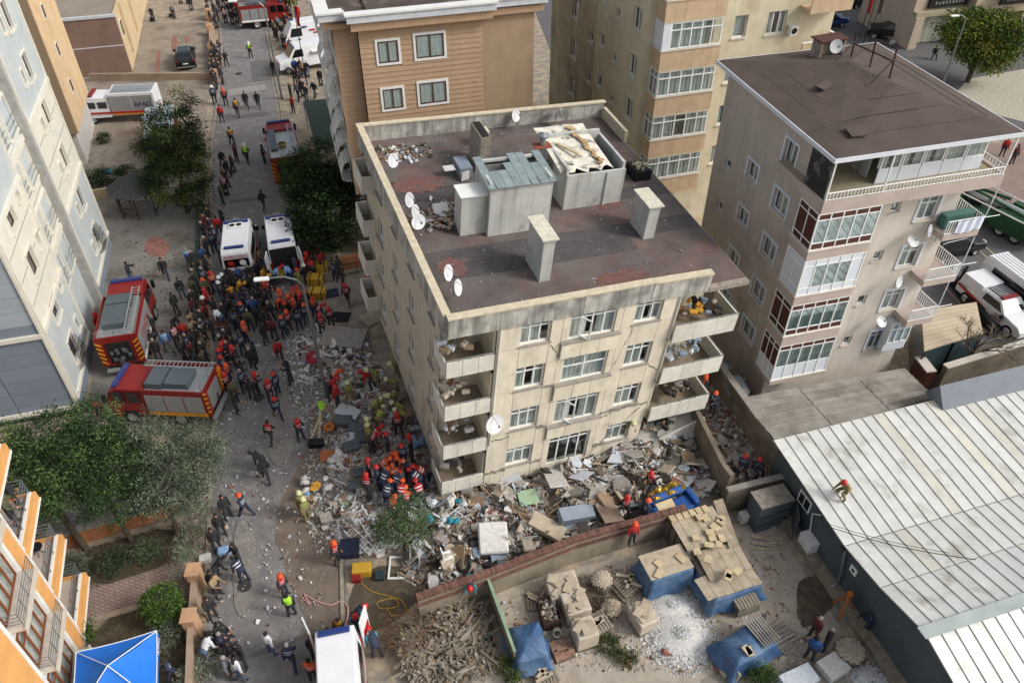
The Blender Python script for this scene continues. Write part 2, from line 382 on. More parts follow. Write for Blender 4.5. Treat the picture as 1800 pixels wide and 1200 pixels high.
k = G(); k.box((.75, 1.9, 2.42), (.16, 1.5, .08), rot=Matrix.Rotation(.5, 3, 'Z')); k.build('plank', mat('board', 'b9a988', .8, .2, 3), tk)
def chimney(x, y, w, d, h, label, m='shed', slab=True, rz=0):
    c = thing('chimney', label, 'chimney', M=MBM @ Matrix.Translation((x, y, -1)) @ Matrix.Rotation(rz, 4, 'Z'))
    k = G(); k.bx(0, w, 0, d, 0, h)
    if not slab: k.bx(.06, w-.06, .06, d-.06, h, h+.02, 1)
    k.build('stack', [MATS[m], MATS['dark']], c)
    if slab:
        k = G(); k.bx(-.12, w+.12, -.12, d+.12, h, h+.07); k.build('cap', mat('cap', 'c4bfae', .9, .2, 4, local=True), c)
    return c
chimney(5.15, 2.35, .55, 1.75, 2.35, 'white slab chimney with sloping cap at the front of the roof')
chimney(11.55, 4.2, .6, 1.5, 1.9, 'white slab chimney near the broken right edge of the roof')
chimney(5.5, 12.0, .55, 1.8, 2.1, 'unpainted grey chimney with open flues behind the metal roofed box', 'broken', False)
c = chimney(7.7, 9.4, .65, .8, 1.7, 'sooty brick chimney with a round steel flue beside the scorched lid', 'broken', False)
k = G(); k.tube((.32, .4, 1.7), (.32, .4, 3.1), .17, n=10); k.lathe([(.17, 3.1), (.3, 3.12), (.3, 3.2), (.02, 3.35)], (.32, .4, 0), 10); k.build('flue', MATS['steel'], c)
k = G(); k.box((.32, .4, 2.6), (.9, .6, .05)); k.build('flue_collar', MATS['brickred'], c)
c = thing('roof_vent', 'small whitewashed vent stub against the back parapet', 'vent', M=MBM @ Matrix.Translation((6.4, 14.6, -1)))
k = G(); k.bx(0, .5, 0, .6, 0, .9); k.build('stub', MATS['shed'], c); k = G(); k.bx(-.05, .55, -.05, .65, .9, .95); k.build('cap', MATS['cap'], c)
# balconies
def balcony(zf, x0, x1, y0, ywall, h=1.05, drop=0, label=None, side=-1, rail=True, open_left=True):
    """recessed corner balcony: slab, front panels, side panels, back wall; zf = underside of the front"""
    zt_ = zf + h
    k = G(); k.bx(x0+.01, x1-.01, y0+.1, ywall, zf+.02, zf+.16); b = k.build('balcony', mat('balcony_floor', '8a7c68', .9, .25, 3, local=True), blk, label=label)
    n = 3 if x1-x0 > 2 else 2
    for i in range(n):
        a, c = x0+(x1-x0)*i/n, x0+(x1-x0)*(i+1)/n; q = G(); q.bx(a+.01, c-.01, y0, y0+.09, zf, zt_-.06); q.build('front_panel', MATS['spandrel'], b)
    xs_ = x0 if side < 0 else x1
    q = G(); q.bx(xs_-.045, xs_+.045, y0+.1, ywall, zf, zt_-.06); q.build('side_panel', MATS['spandrel'], b)
    q = G(); q.tube((x0, y0+.04, zt_+.06), (x1, y0+.04, zt_+.06), .03, n=5); q.tube((xs_, y0+.04, zt_+.06), (xs_, ywall, zt_+.06), .03, n=5)
    for i in range(5): q.tube((x0+(x1-x0)*i/4, y0+.04, zt_-.06), (x0+(x1-x0)*i/4, y0+.04, zt_+.06), .02, n=4)
    q.build('rail', MATS['steel'], b)
    return b
for i, z in enumerate((-3.64, -6.5, -9.35, -12.2)):
    balcony(z, .02, 2.28, -.02, 1.75, h=1.0)
    k = G(); k.bx(.3, 2.3, 1.75, 1.85, z+.16, z+2.5); k.bx(2.2, 2.3, .1, 1.75, z+.16, z+2.45); k.build('balcony_wall', MATS['cream'], blk)
    FB = facade((0, 1.75, 0), (1, 0), (0, -1)); 
    k = G(); k.bx(.45, 1.3, 1.7, 1.74, z+.16, z+2.2); k.build('balcony_door', MATS['pvc'], blk)
for i, z in enumerate((-4.05, -6.95, -9.85)):
    balcony(z, 11.45, 15.05, -.3, 1.8, h=1.1, side=1)
    k = G(); k.bx(11.5, 14.4, 1.9, 2.0, z+.16, z+2.9); k.bx(11.3, 11.42, -.05, 1.8, z+.16, z+2.9); k.build('balcony_wall', MATS['cream'], blk)
    k = G(); k.bx(11.7, 12.6, 1.85, 1.89, z+.16, z+2.2); k.bx(13.0, 14.0, 1.85, 1.89, z+1, z+2.1); k.build('balcony_door', MATS['glassdark'], blk)
for i in range(4):
    z = -1.9-2.9*i
    k = G(); k.bx(-.4, XL-.01, 14.6, 16.5, z-1.15, z-1.0); b = k.build('balcony', MATS['balcony_floor'], blk)
    k = G(); k.bx(-.48, -.4, 14.5, 16.6, z-1.2, z-.1); k.bx(-.4, XL-.02, 14.5, 14.58, z-1.2, z-.1); k.bx(-.4, XL-.02, 16.52, 16.6, z-1.2, z-.1); k.build('side_panel', MATS['spandrel'], b)
for a_ in ((2.42, -.07, -9.0), (11.42, -.08, -6.9)): k = G(); k.tube((a_[0], a_[1], -1.15), a_, .05); k.build('downpipe', MATS['spandrel'], blk)
# cracks: dark irregular gaps cut as thin sunken strips between panels
def crack(pts, nm='crack'):
    k = G()
    for (a, b) in zip(pts, pts[1:]):
        w = rnd.uniform(.015, .045)
        k.add([(a[0], -.042, a[1]-w), (b[0], -.042, b[1]-w), (b[0], -.042, b[1]+w), (a[0], -.042, a[1]+w)], ((0,1,2,3),))
    k.build(nm, MATS['dark'], blk)
def jag(a, b, n=8, s=.1): return [(a[0]+(b[0]-a[0])*i/n + rnd.uniform(-s, s)*.3, a[1]+(b[1]-a[1])*i/n + rnd.uniform(-s, s)) for i in range(n+1)]
for a, b in (((4.9, -2.6), (5.45, -3.6)), ((4.9, -5.5), (5.5, -5.6)), ((8.5, -5.4), (9.2, -3.0)), ((2.4, -8.8), (3.4, -8.75)), ((4.9, -8.4), (5.4, -8.5)), ((8.5, -9.0), (9.2, -8.6)), ((2.3, -11.3), (3.4, -11.25)), ((4.9, -11.3), (5.5, -11.2)), ((4.6, -12.4), (3.5, -12.2)), ((10.6, -5.5), (11.3, -6.1)), ((8.5, -11.5), (11.2, -8.4))): crack(jag(a, b))
k = G()
for a in ((4.95, 5.45, -5.62, -5.4), (8.5, 11.25, -8.62, -8.42), (4.9, 5.5, -8.6, -8.38), (2.35, 3.45, -11.42, -11.2), (4.9, 5.45, -11.35, -11.1), (8.5, 9.2, -11.3, -11.0)):
    n = 7
    for i in range(n):
        x = a[0]+(a[1]-a[0])*i/n; x2 = a[0]+(a[1]-a[0])*(i+1)/n; k.box(((x+x2)/2, -.05, (a[2]+a[3])/2+rnd.uniform(-.05, .05)), ((x2-x)*.95, .04, (a[3]-a[2])*rnd.uniform(.3, 1)), rot=Matrix.Rotation(rnd.uniform(-.3, .3), 3, 'Y'))
tag(k.build('spalled_concrete', MATS['broken'], blk), kind='stuff')
# crushed right part of the lowest floor: tilted slab and torn balcony front
k = G(); k.box((12.6, .8, -11.6), (5.2, 2.6, .18), rot=Matrix.Rotation(-.28, 3, 'Y')); k.box((13.9, -.5, -11.3), (2.8, .1, .95), rot=Matrix.Rotation(-.35, 3, 'Y')); k.box((11.6, -.4, -12.2), (1.6, .1, .95), rot=Matrix.Rotation(-.1, 3, 'Y')); k.build('fallen_balcony', MATS['spandrel'], blk)

# ================================================================== apartment block on the right
RBM = nearer(.94, Matrix.Translation((14.5, 32.28, 14.66)) @ Matrix.Rotation(.265, 4, 'Z'))
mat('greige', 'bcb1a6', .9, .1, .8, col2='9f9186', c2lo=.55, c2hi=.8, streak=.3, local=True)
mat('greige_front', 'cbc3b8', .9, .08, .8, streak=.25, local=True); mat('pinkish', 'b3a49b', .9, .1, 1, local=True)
mat('brown_felt', '4f433c', .9, .2, .9, local=True, bump=.2, bsc=10); mat('brown_panel', '4a2318', .6, .25, 2)
mat('white_panel', 'd0d6dc', .6, .06); mat('sill_stone', 'c9c1b4', .9, .1)
rb = thing('beige_apartment_block', 'beige apartment block with glazed corner bays and a flat brown hipped roof', 'apartment block', M=RBM)
RW, RL, YW, XW = 9.15, 11.2, 1.15, .55
FRf = facade((0, YW, 0), (1, 0), (0, -1)); FRl = facade((XW, 0, 0), (0, -1), (-1, 0))
ZF = [-2.25-2.93*i for i in range(5)]     # floor levels of the terrace and the four storeys
hf = []
for i in range(4):
    z = -3.62-2.97*i; hf += [(6.85, 8.0, z-1.4, z), (5.1, 5.65, z-.62, z)]
hl = []
for i in range(4):
    z = -3.9-2.9*i; hl += [(-4.55, -3.2, z-1.2, z)]
    if i < 4: hl.append((-7.5, -6.4, z-1.25+.35, z+.1)); 
for i in range(4): hl.append((-9.9, -9.2, -5.5-2.8*i, -4.95-2.8*i))
hl.append((-4.6, -3.5, -2.4, -1.15))
g = G(FRf); wallgrid(g, XW, RW, -16.6, -2.3, hf, .2); g.build('front_wall', MATS['greige_front'], rb)
g = G(FRl); wallgrid(g, -RL, -YW, -16.6, -.35, hl, .2)
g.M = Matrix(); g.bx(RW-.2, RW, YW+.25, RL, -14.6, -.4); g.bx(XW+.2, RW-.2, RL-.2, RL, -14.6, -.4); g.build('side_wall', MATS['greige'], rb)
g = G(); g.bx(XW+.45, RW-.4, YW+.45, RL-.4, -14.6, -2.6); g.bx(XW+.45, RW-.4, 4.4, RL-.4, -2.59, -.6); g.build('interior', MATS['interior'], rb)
for h in hf: window(rb, FRf, h, 2 if h[1]-h[0] > 1 else 1, None if h[1]-h[0] < 1 else .3, msill=MATS['sill_stone'])
for h in hl: window(rb, FRl, h, 2 if h[1]-h[0] > 1 else 1, None, msill=MATS['sill_stone'])
for h in hl + hf:
    if h[1]-h[0] > 1:
        k = G(FRf if h in hf else FRl); k.bx(h[0]-.16, h[0]-.005, -.05, -.003, h[2]-.05, h[3]+.15); k.bx(h[1]+.005, h[1]+.16, -.05, -.003, h[2]-.05, h[3]+.15); k.bx(h[0]-.004, h[1]+.004, -.05, -.003, h[3]+.004, h[3]+.15); k.build('window_surround', MATS['white_panel'], rb)
# roof: low hip with sheets of felt
rx0, rx1, ry0, ry1 = 0, 10.1, 0, 11.75; ap = (5.3, 7.6, 1.0); ap2 = (6.1, 4.8, .95)
for nm, pts in (('front', [(rx0, ry0, .1), (rx1, ry0, .1), ap2, ap]), ('right', [(rx1, ry0, .1), (rx1, ry1, .1), ap2]), ('back', [(rx1, ry1, .1), (rx0, ry1, .1), ap, ap2]), ('left', [(rx0, ry1, .1), (rx0, ry0, .1), ap])):
    k = G(); k.add(pts, (tuple(range(len(pts))),)); k.build('roof', MATS['brown_felt'], rb)
def rz_(x, y):
    d = min(y/5.0, (rx1-x)/4.0, (ry1-y)/4.2, x/5.3); return .1+.9*max(0, min(1, d))
for (a, b) in (((0, 2.6), (6, 2.6)), ((1.0, 1.4), (8.6, 1.4)), ((2.6, 2.6), (7.4, 2.7)), ((4, 3.8), (7, 3.8)), ((9.2, 1.5), (9.2, 10)), ((8.4, 2.5), (8.4, 9)), ((1.2, 4), (1.2, 9)), ((2.2, 5), (2.2, 8.6))):
    k = G(); n = 8; P = [(a[0]+(b[0]-a[0])*i/n, a[1]+(b[1]-a[1])*i/n) for i in range(n+1)]
    for p, q in zip(P, P[1:]): k.tube((p[0], p[1], rz_(*p)+.0), (q[0], q[1], rz_(*q)-.003), .009, n=4)
    k.build('felt_seam', MATS['dark'], rb)
for (x, y, w, d, a) in ((3.0, 6.0, 1.1, .5, .5), (1.9, 1.5, .8, .8, -.1)):
    z = rz_(x, y); k = G(); k.box((x, y, z+.1), (w, d, .05), rot=Matrix.Rotation(a, 3, 'Z') @ Matrix.Rotation(.12, 3, 'X')); k.box((x, y, z+.03), (w*.8, d*.8, .1), a); k.build('roof_hatch', MATS['brown_felt'], rb)
g = G(); g.bx(-.03, 10.13, -.05, .0, -.12, .1); g.bx(-.05, -.0, .0, 11.8, -.12, .1); g.bx(10.1, 10.15, 0, 11.8, -.12, .1); g.bx(-.0, 10.1, 11.75, 11.8, -.12, .1); g.build('fascia', MATS['white_panel'], rb)
g = G(); g.bx(.02, 10.08, .02, 11.7, -.14, -.1); g.build('soffit', MATS['white_panel'], rb)
# terrace
k = G(); k.bx(.1, 10.05, .1, 4.3, ZF[0]-.55, ZF[0]+.02); k.bx(.06, 10.1, 0, .1, ZF[0]-.55, ZF[0]+.1); k.bx(10.02, 10.1, .1, 4.3, ZF[0]-.55, ZF[0]+.1); k.bx(.02, .1, .1, 1.7, ZF[0]-.55, ZF[0]+.1); tr = k.build('terrace', MATS['pinkish'], rb)
k = G(); k.bx(.11, 10.0, .11, 4.25, ZF[0]+.025, ZF[0]+.04); k.build('terrace_floor', mat('terrace_tile', '9a8f78', .8, .15, 3, local=True), tr)
g = G(FRl); g.quad((-YW-.3, 0, -2.3), (-.1, 0, -2.3), (-.1, 0, -.14), (-YW-.3, 0, -.14)) if 0 else None
g = G(); g.bx(.12, .16, .2, 1.9, ZF[0]+.1, -.2); g.build('mural_panel', mat('mural', '23262a', .4, .4, 3, col2='5a5f62', c2lo=.55, c2hi=.6), tr)
g = G(); g.bx(.56, 3.3, 3.3, 3.42, ZF[0], -.15); g.bx(3.3, 3.42, 1.6, 3.42, ZF[0], -.15); g.build('terrace_wall', MATS['shed'], tr)
FT = facade((0, .95, 0), (1, 0), (0, -1)); tz0, tz1 = ZF[0]+.05, -.14
for i in range(5):
    a = 3.4+1.2*i; k = G(FT); k.bx(a, a+1.16, 0, .05, tz0, tz0+.7); k.build('lower_panel', MATS['white_panel'], tr)
    window(tr, FT, (a+.02, a+1.14, tz0+.7, tz1), 1, None, sill=False, depth=0)
for x in (.15, 3.2, 9.95): k = G(); k.bx(x-.03, x+.03, .02, .08, ZF[0]+.1, -.1); k.build('post', MATS['pvc'], tr)
def railing(par, p, q, h=.42, z=0, n=40, m='pvc', r=.022, base=.0):
    k = G(); p, q = Vector(p), Vector(q); u = (q-p).normalized()
    k.tube(p+Vector((0,0,h)), q+Vector((0,0,h)), .03, n=5, m=0); k.tube(p+Vector((0,0,.06)), q+Vector((0,0,.06)), .025, n=5)
    o = k.build('railing', MATS[m], par); b = G(); b.tube((0, 0, .06), (0, 0, h), r, n=4); me = b.mesh('bar', MATS[m])
    for i in range(n+1): 
        c = p.lerp(q, i/n); s = link('bar', me, None); s.location = c; s.parent = o
    return o
railing(rb, (.15, .05, ZF[0]+.1), (9.95, .05, ZF[0]+.1), n=52); railing(rb, (10.05, .1, ZF[0]+.1), (10.05, 4.0, ZF[0]+.1), n=18)
# corner bays
for i in range(4):
    zt_, zb2 = ZF[0]-.55-2.83*i, None
    top = [-2.8, -5.5, -8.3, -11.1][i]; bot = [-4.9, -7.7, -10.4, -13.65][i]; nxt = [-5.5, -8.3, -11.1, -14.0][i]
    x1 = 3.45; style = ['brown', 'white', 'brown', 'brownwhite'][i]
    k = G(); k.bx(.0, x1, 0, YW, nxt, bot-.02); k.bx(0, XW, YW, 1.62, nxt, bot-.02); b = k.build('bay', MATS['pinkish'], rb)
    k = G(); k.bx(-.06, x1+.06, -.06, .0, bot-.05, bot+.02); k.bx(-.06, -.005, .0, 1.7, bot-.05, bot+.02); k.bx(.05, x1-.05, .2, .3, bot, top-.02) if 0 else None; k.build('bay_sill', MATS['sill_stone'], b)
    FA = facade((0, .02, 0), (1, 0), (0, -1)); FC = facade((.02, 0, 0), (0, -1), (-1, 0))
    H = top-bot
    for F_, a0, a1, nc, side in ((FA, .03, x1-.02, 5, False), (FC, -1.6, -.03, 2 if i != 3 else 3, True)):
        w = (a1-a0)/nc; fr = G(F_)
        lo, hi = (.2, .82) if style != 'brownwhite' else (.38, .86)
        if side: lo = lo if style != 'brownwhite' else .38
        zl, zh = bot+H*lo, bot+H*hi
        for j in range(nc+1): fr.bx(a0+w*j-.03, a0+w*j+.03, -.03, .05, bot, top-.01)
        for z in (bot+.03, zl, zh, top-.035): fr.bx(a0, a1, -.02, .04, z-.03, z+.03)
        o = fr.build('window_frame', MATS['pvc'], b)
        for j in range(nc):
            a, c = a0+w*j+.03, a0+w*(j+1)-.03
            for (z0, z1, lv) in ((bot+.06, zl-.03, 0), (zl+.03, zh-.03, 1), (zh+.03, top-.065, 2)):
                q = G(F_)
                if style == 'white': mm = 'glass' if (not side and lv == 1 and 0 < j < 4) else 'white_panel'
                elif style == 'brownwhite' and lv == 0: mm = 'white_panel'
                elif lv == 1 and not side: mm = 'glass'
                else: mm = 'brown_panel'
                q.bx(a, c, .0, .02, z0, z1); q.build('pane' if mm == 'glass' else 'infill_panel', MATS[mm], o)
        if not side:
            q = G(F_); n = 30
            for j in range(n):
                x0_, x1_ = a0+(a1-a0)*j/n, a0+(a1-a0)*(j+1)/n; q.quad((x0_, .1+.04*(j%2), bot), (x1_, .1+.04*((j+1)%2), bot), (x1_, .1+.04*((j+1)%2), top), (x0_, .1+.04*(j%2), top))
            q.build('curtain', MATS['curtain'], o)
    k = G(); k.bx(.3, x1-.1, .3, YW-.02, bot, top-.02); k.build('bay_inside', MATS['curtain_dark'], b)
# right-hand balconies
for i in range(3):
    zf = [-5.35, -8.3, -11.1][i]; xo = [10.05, 9.95, 9.6][i]
    k = G(); k.bx(7.9, xo, 0, 2.2, zf-.35, zf); b = k.build('balcony', MATS['pinkish'], rb)
    railing(b, (7.9, .03, zf), (xo, .03, zf), .8, n=14); railing(b, (xo-.02, .05, zf), (xo-.02, 2.2, zf), .8, n=14)
    k = G(); k.tube((xo, 0, zf+.8), (xo, 0, zf+2.5), .03); k.tube((xo, 0, zf+.75), (xo+.9, 0, zf+.75), .02); k.build('post', MATS['pvc'], b)
k = G(); k.bx(8.2, 9.9, .5, 1.0, -5.34, -4.6); k.build('storage_box', mat('teal', '3d675f', .6, .2), rb)
bay = thing('laundry', 'white striped sheet hung over the top right balcony rail', 'laundry', M=RBM)
k = G(); tarp_like(k, lambda u, v: (8.45+1.55*u, -.06+.03*math.sin(u*20), -4.52-.75*v-.05*math.sin(u*5)), 16, 4); k.build('sheet', mat('sheetwhite', 'cfd6e6', .8, .06, 4), bay)
# ground floor annex under the bay
k = G(FRf); k.bx(7.6, 9.1, -.5, -.02, -13.8, -11.6); k.build('lower_bay', MATS['white_panel'], rb)
window(rb, FRf @ Matrix.Translation((0, -.52, 0)), (7.65, 9.05, -13.2, -11.7), 3, .3, sill=False, depth=-.04)
tower = rb

# ================================================================== yellow block behind
YBM = Matrix.Translation((8.73, 46.34, 14.2)) @ Matrix.Rotation(.30, 4, 'Z')
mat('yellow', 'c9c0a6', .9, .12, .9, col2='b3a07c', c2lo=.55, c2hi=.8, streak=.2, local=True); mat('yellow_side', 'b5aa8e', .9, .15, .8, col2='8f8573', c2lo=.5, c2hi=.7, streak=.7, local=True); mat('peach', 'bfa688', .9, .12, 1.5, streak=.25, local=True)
yb = thing('yellow_apartment_block', 'pale yellow apartment block with glazed corner bays behind the damaged roof', 'apartment block', M=YBM)
FY = facade((0, 1.2, 0), (1, 0), (0, -1)); FYl = facade((-.35, 0, 0), (0, -1), (-1, 0))
hy = []; hyl = []
for k_ in range(5):
    z = 3.95-2.85*k_ 
    hy += [(5.35, 6.25, z-1.35, z), (7.65, 8.95, z-1.4, z)]; hyl += [(-3.4, -2.3, z-1.4+.55, z+.55)]
    hyl += [(-6.0, -5.4, z-1.0, z-.4), (-8.3, -7.5, z-.75, z+.1), (-10.2, -9.4, z-1.15, z-.5), (-13.6, -12.4, z-.6, z+.7)]
hy = [h for h in hy if h[2] > -14]; hyl = [h for h in hyl if h[2] > -14]
g = G(FY); wallgrid(g, -.35, 12.4, -14.2, 6, hy, .2); g.build('front_wall', MATS['yellow'], yb)
g = G(FYl); wallgrid(g, -9, -1.2, -14.2, 6, [h for h in hyl if h[0] > -9], .2); g.build('side_wall', MATS['yellow'], yb)
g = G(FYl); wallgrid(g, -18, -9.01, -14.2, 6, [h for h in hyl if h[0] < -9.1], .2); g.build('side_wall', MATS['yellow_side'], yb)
g = G(); g.bx(12.2, 12.4, 1.45, 18, -14.2, 6); g.bx(-.1, 12.1, 17.8, 18, -14.2, 6); g.bx(-.35, 12.4, 1.2, 18, 6.0, 6.2); g.build('wall', MATS['yellow'], yb)
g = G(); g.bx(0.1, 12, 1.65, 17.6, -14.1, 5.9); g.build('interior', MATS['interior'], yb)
for h in hy: window(yb, FY, h, 3 if h[1]-h[0] > 1 else 1, None, msill=MATS['sill_stone'], cm=None)
for h in hyl: window(yb, FYl, h, 2 if h[1]-h[0] > 1 else 1, None, curtain=(h[1]-h[0] > 1), msill=MATS['sill_stone'])
for k_ in range(5):
    z = 2.85-2.85*k_; top = z+1.55
    if z < -12: continue
    k = G(); k.bx(0, 3.92, 0, 1.19, z-1.2, z-.02); k.bx(-.02, -.001, 1.19, 1.75, z-1.2, z-.02) if 0 else None; b = k.build('bay', MATS['peach'], yb)
    k = G(); k.bx(-.05, 3.97, -.06, 0, z-.06, z+.02); k.bx(-.06, -.005, 0, 1.2, z-.06, z+.02); k.build('bay_sill', MATS['sill_stone'], b)
    FA = facade((0, .04, 0), (1, 0), (0, -1)); FC = facade((.04, 0, 0), (0, -1), (-1, 0))
    window(b, FA, (.5 if k_ == 1 else .04, 3.85, z+.02, top), 5, .28, sill=False, depth=0)
    if k_ == 1: q = G(); q.bx(0.02, .49, .02, .06, z, top); q.bx(.02, .06, .07, 1.18, z, top); q.build('infill_panel', MATS['white_panel'], b)
    else: window(b, FC, (-1.17, -.04, z+.02, top), 2, .28, sill=False, depth=0)
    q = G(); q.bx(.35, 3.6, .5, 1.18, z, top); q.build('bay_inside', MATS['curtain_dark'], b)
    q = G(); q.bx(0, 3.92, .0, 1.19, top+.01, z+2.85-1.21) if top+.01 < z+1.64 else None; q.build('bay_head', MATS['yellow'], b) if q.v else None
for z, lab in ((-1.7, 0), (1.15, 0)):
    k = G(); k.bx(9.7, 12.6, .1, 1.15, z+.08, z+.2); b = k.build('balcony', MATS['peach'], yb)
    k = G(); k.bx(9.7, 12.6, 0, .1, z, z+1.05); k.bx(12.5, 12.6, .1, 1.15, z, z+1.05); k.bx(12.41, 12.6, 1.15, 3.2, z, z+1.05); k.build('front_panel', MATS['peach'], b)
    k = G(); k.bx(9.66, 12.64, -.03, .12, z+1.06, z+1.12); k.bx(12.46, 12.64, .12, 3.2, z+1.06, z+1.12); k.build('coping', MATS['white'], b)
ac = thing('air_conditioner', 'grey air conditioner unit on the yellow wall beside the white balcony', 'air conditioner', M=YBM)
k = G(); k.bx(9.15, 9.65, .75, 1.15, -.35, .2); k.build('case', MATS['white'], ac); k = G(); k.lathe([(.01, 0), (.19, 0), (.19, .02)], (9.4, .74, -.07), 12, rot=Matrix.Rotation(R(90), 3, 'X')); k.build('fan', MATS['dark'], ac)

# ================================================================== tan clad block
TBM = Matrix.Translation((-7.68, 45.28, 15.17)) @ Matrix.Rotation(.278, 4, 'Z')
mat('tan', 'a78c70', .8, .08, 1.5, local=True, rand=.04); mat('tan_flat', 'a08a6f', .9, .1, 1, streak=.15, local=True); mat('cornice', 'c3c6cb', .6, .1, 2, local=True); mat('tanroof', '4b403a', .95, .35, 1.2, col2='6b6057', c2lo=.55, c2hi=.7, local=True, bump=.4)
tb = thing('tan_clad_block', 'tan apartment block with lap siding, brown windows and a white cornice', 'apartment block', M=TBM)
FTb = facade((0, 0, 0), (1, 0), (0, -1))
hT = [(0, 1.17, -1.25, 0), (2.2, 3.85, -1.2, .14), (0, 1.17, -4.05, -2.82), (2.2, 3.85, -4.0, -2.7)]
hT += [(a, b, c-5.66, d-5.66) for (a, b, c, d) in hT]
# lap boards: each board leans out a little at its foot
zz = 1.2; bh = .3; bm = {}
def lap(u0, u1, z0, z1, F_, par):
    cut = sorted([(h[0]-.14, h[1]+.14) for h in hT if h[2]-.14 < (z0+z1)/2 < h[3]+.14 and F_ is FTb])
    segs = []; x = u0
    for (a, b) in cut:
        if a > x: segs.append((x, a))
        x = b
    segs.append((x, u1))
    for (a, b) in segs:
        key = (round(b-a, 2),)
        k = G(); L_ = b-a; k.add([(0, 0, 0), (L_, 0, 0), (L_, 0, z1-z0), (0, 0, z1-z0), (0, -.055, 0), (L_, -.055, 0), (L_, -.012, z1-z0), (0, -.012, z1-z0)], ((4,5,6,7),(0,1,5,4),(0,4,7,3),(5,1,2,6),(7,6,2,3)))
        if key not in bm: bm[key] = k.mesh('siding_board', MATS['tan'])
        o = link('siding_board', bm[key], par); o.matrix_local = F_ @ Matrix.Translation((a, 0, z0))
FTj = facade((0, .7, 0), (1, 0), (0, -1)); FTs = facade((-1.0, 0, 0), (0, -1), (-1, 0))
i = 0
while zz > -9.8:
    lap(-1.0, 6.15, zz-bh, zz, FTb, tb); lap(-2.35, -1.0, zz-bh, zz, FTj, tb); zz -= bh
g = G(); g.bx(-.99, 6.14, .003, .2, -9.8, 1.2); g.bx(-2.34, -1.0, .71, .9, -9.8, 1.2); g.bx(6.16, 9.4, .15, .4, -15, 1.2); g.bx(9.2, 9.4, .4, 14, -15, 1.2); g.bx(-2.34, 9.4, 13.8, 14, -15, 1.2); g.build('wall', MATS['tan_flat'], tb)
g = G(); g.bx(-2.3, -2.34+.25, .9, 13.8, -9.8, 1.2); g.bx(-1.6, 6, 1.2, 13.6, -15.1, -9.81); g.build('street_wall', mat('palewall', 'b9b6b0', .9, .15, 1.5, local=True), tb)
g = G(); g.bx(-2.0, 9.1, .95, 13.7, -9.7, 1.0); g.build('interior', MATS['interior'], tb)
mat('brownframe', '4a2a1c', .6, .2)
for h in hT:
    k = G(FTb); a, b, c, d = h
    k.bx(a-.14, b+.14, -.09, .004, d, d+.14); k.bx(a-.14, b+.14, -.09, .004, c-.14, c); k.bx(a-.14, a, -.09, .004, c, d); k.bx(b, b+.14, -.09, .004, c, d); k.build('window_surround', MATS['white'], tb)
    k = G(FTb); k.bx(a, b, -.012, .002, c, d); k.build('window_reveal', MATS['interior'], tb)
    window(tb, FTb @ Matrix.Translation((0, -.075, 0)), h, 2, None, mf=MATS['brownframe'], sill=False, depth=0, curtain=False)
    q = G(FTb); n = 12
    for j in range(n): q.quad((a+(b-a)*j/n, -.02-.01*(j%2), c), (a+(b-a)*(j+1)/n, -.02-.01*((j+1)%2), c), (a+(b-a)*(j+1)/n, -.02-.01*((j+1)%2), d), (a+(b-a)*j/n, -.02-.01*(j%2), d))
    q.build('curtain', MATS['curtain'], tb)
# cornice stepping round the corner, flat roof
def ring(z0, z1, off, m, nm):
    k = G(); o = off
    k.bx(-1.4-o, 6.7+o, -.55-o, -.2, z0, z1); k.bx(-2.9-o, -1.41-o, .1-o, .5, z0, z1); k.bx(-2.9-o, -2.4, .5, 14.4, z0, z1); k.bx(6.71+o, 9.9+o, -.15-o, .3, z0, z1); k.bx(9.5, 9.9+o, .3, 14.4, z0, z1); k.build(nm, m, tb)
ring(.85, 1.35, 0, MATS['tan'], 'cornice_band'); ring(1.35, 1.75, .18, MATS['cornice'], 'cornice'); ring(1.75, 1.85, .28, MATS['white'], 'cornice_top')
k = G(); k.bx(-2.4, 9.5, -.2, 14.4, 1.25, 1.35); k.bx(-.3, 5.9, .6, 9, 1.36, 1.5); k.build('roof', MATS['tanroof'], tb)
# curved window grilles on the street side
FS = facade((-2.42, 0, 0), (0, -1), (-1, 0)); gm = G()
for j in range(9):
    t = -.8+.2*j; P = [(t, 0, 1.5), (t, -.35, 1.3), (t, -.62, .7), (t, -.6, .2), (t, -.3, 0), (t, 0, 0)]; gm.path(P, .025, 4)
for z, o_ in ((.2, .6), (.7, .62), (1.2, .4)): gm.tube((-.8, -o_, z), (.8, -o_, z), .02, n=4)
gme = gm.mesh('window_grille', MATS['pvc'])
for j in range(4):
    for yy in (2.2, 4.7, 7.2):
        o = link('window_grille', gme, tb); o.matrix_local = FS @ Matrix.Translation((-yy, 0, -.9-2.8*j)); 
        k = G(FS); k.bx(-yy-.6, -yy+.6, -.02, -.004, -.8-2.8*j, .5-2.8*j); k.build('window', MATS['glassdark'], tb)
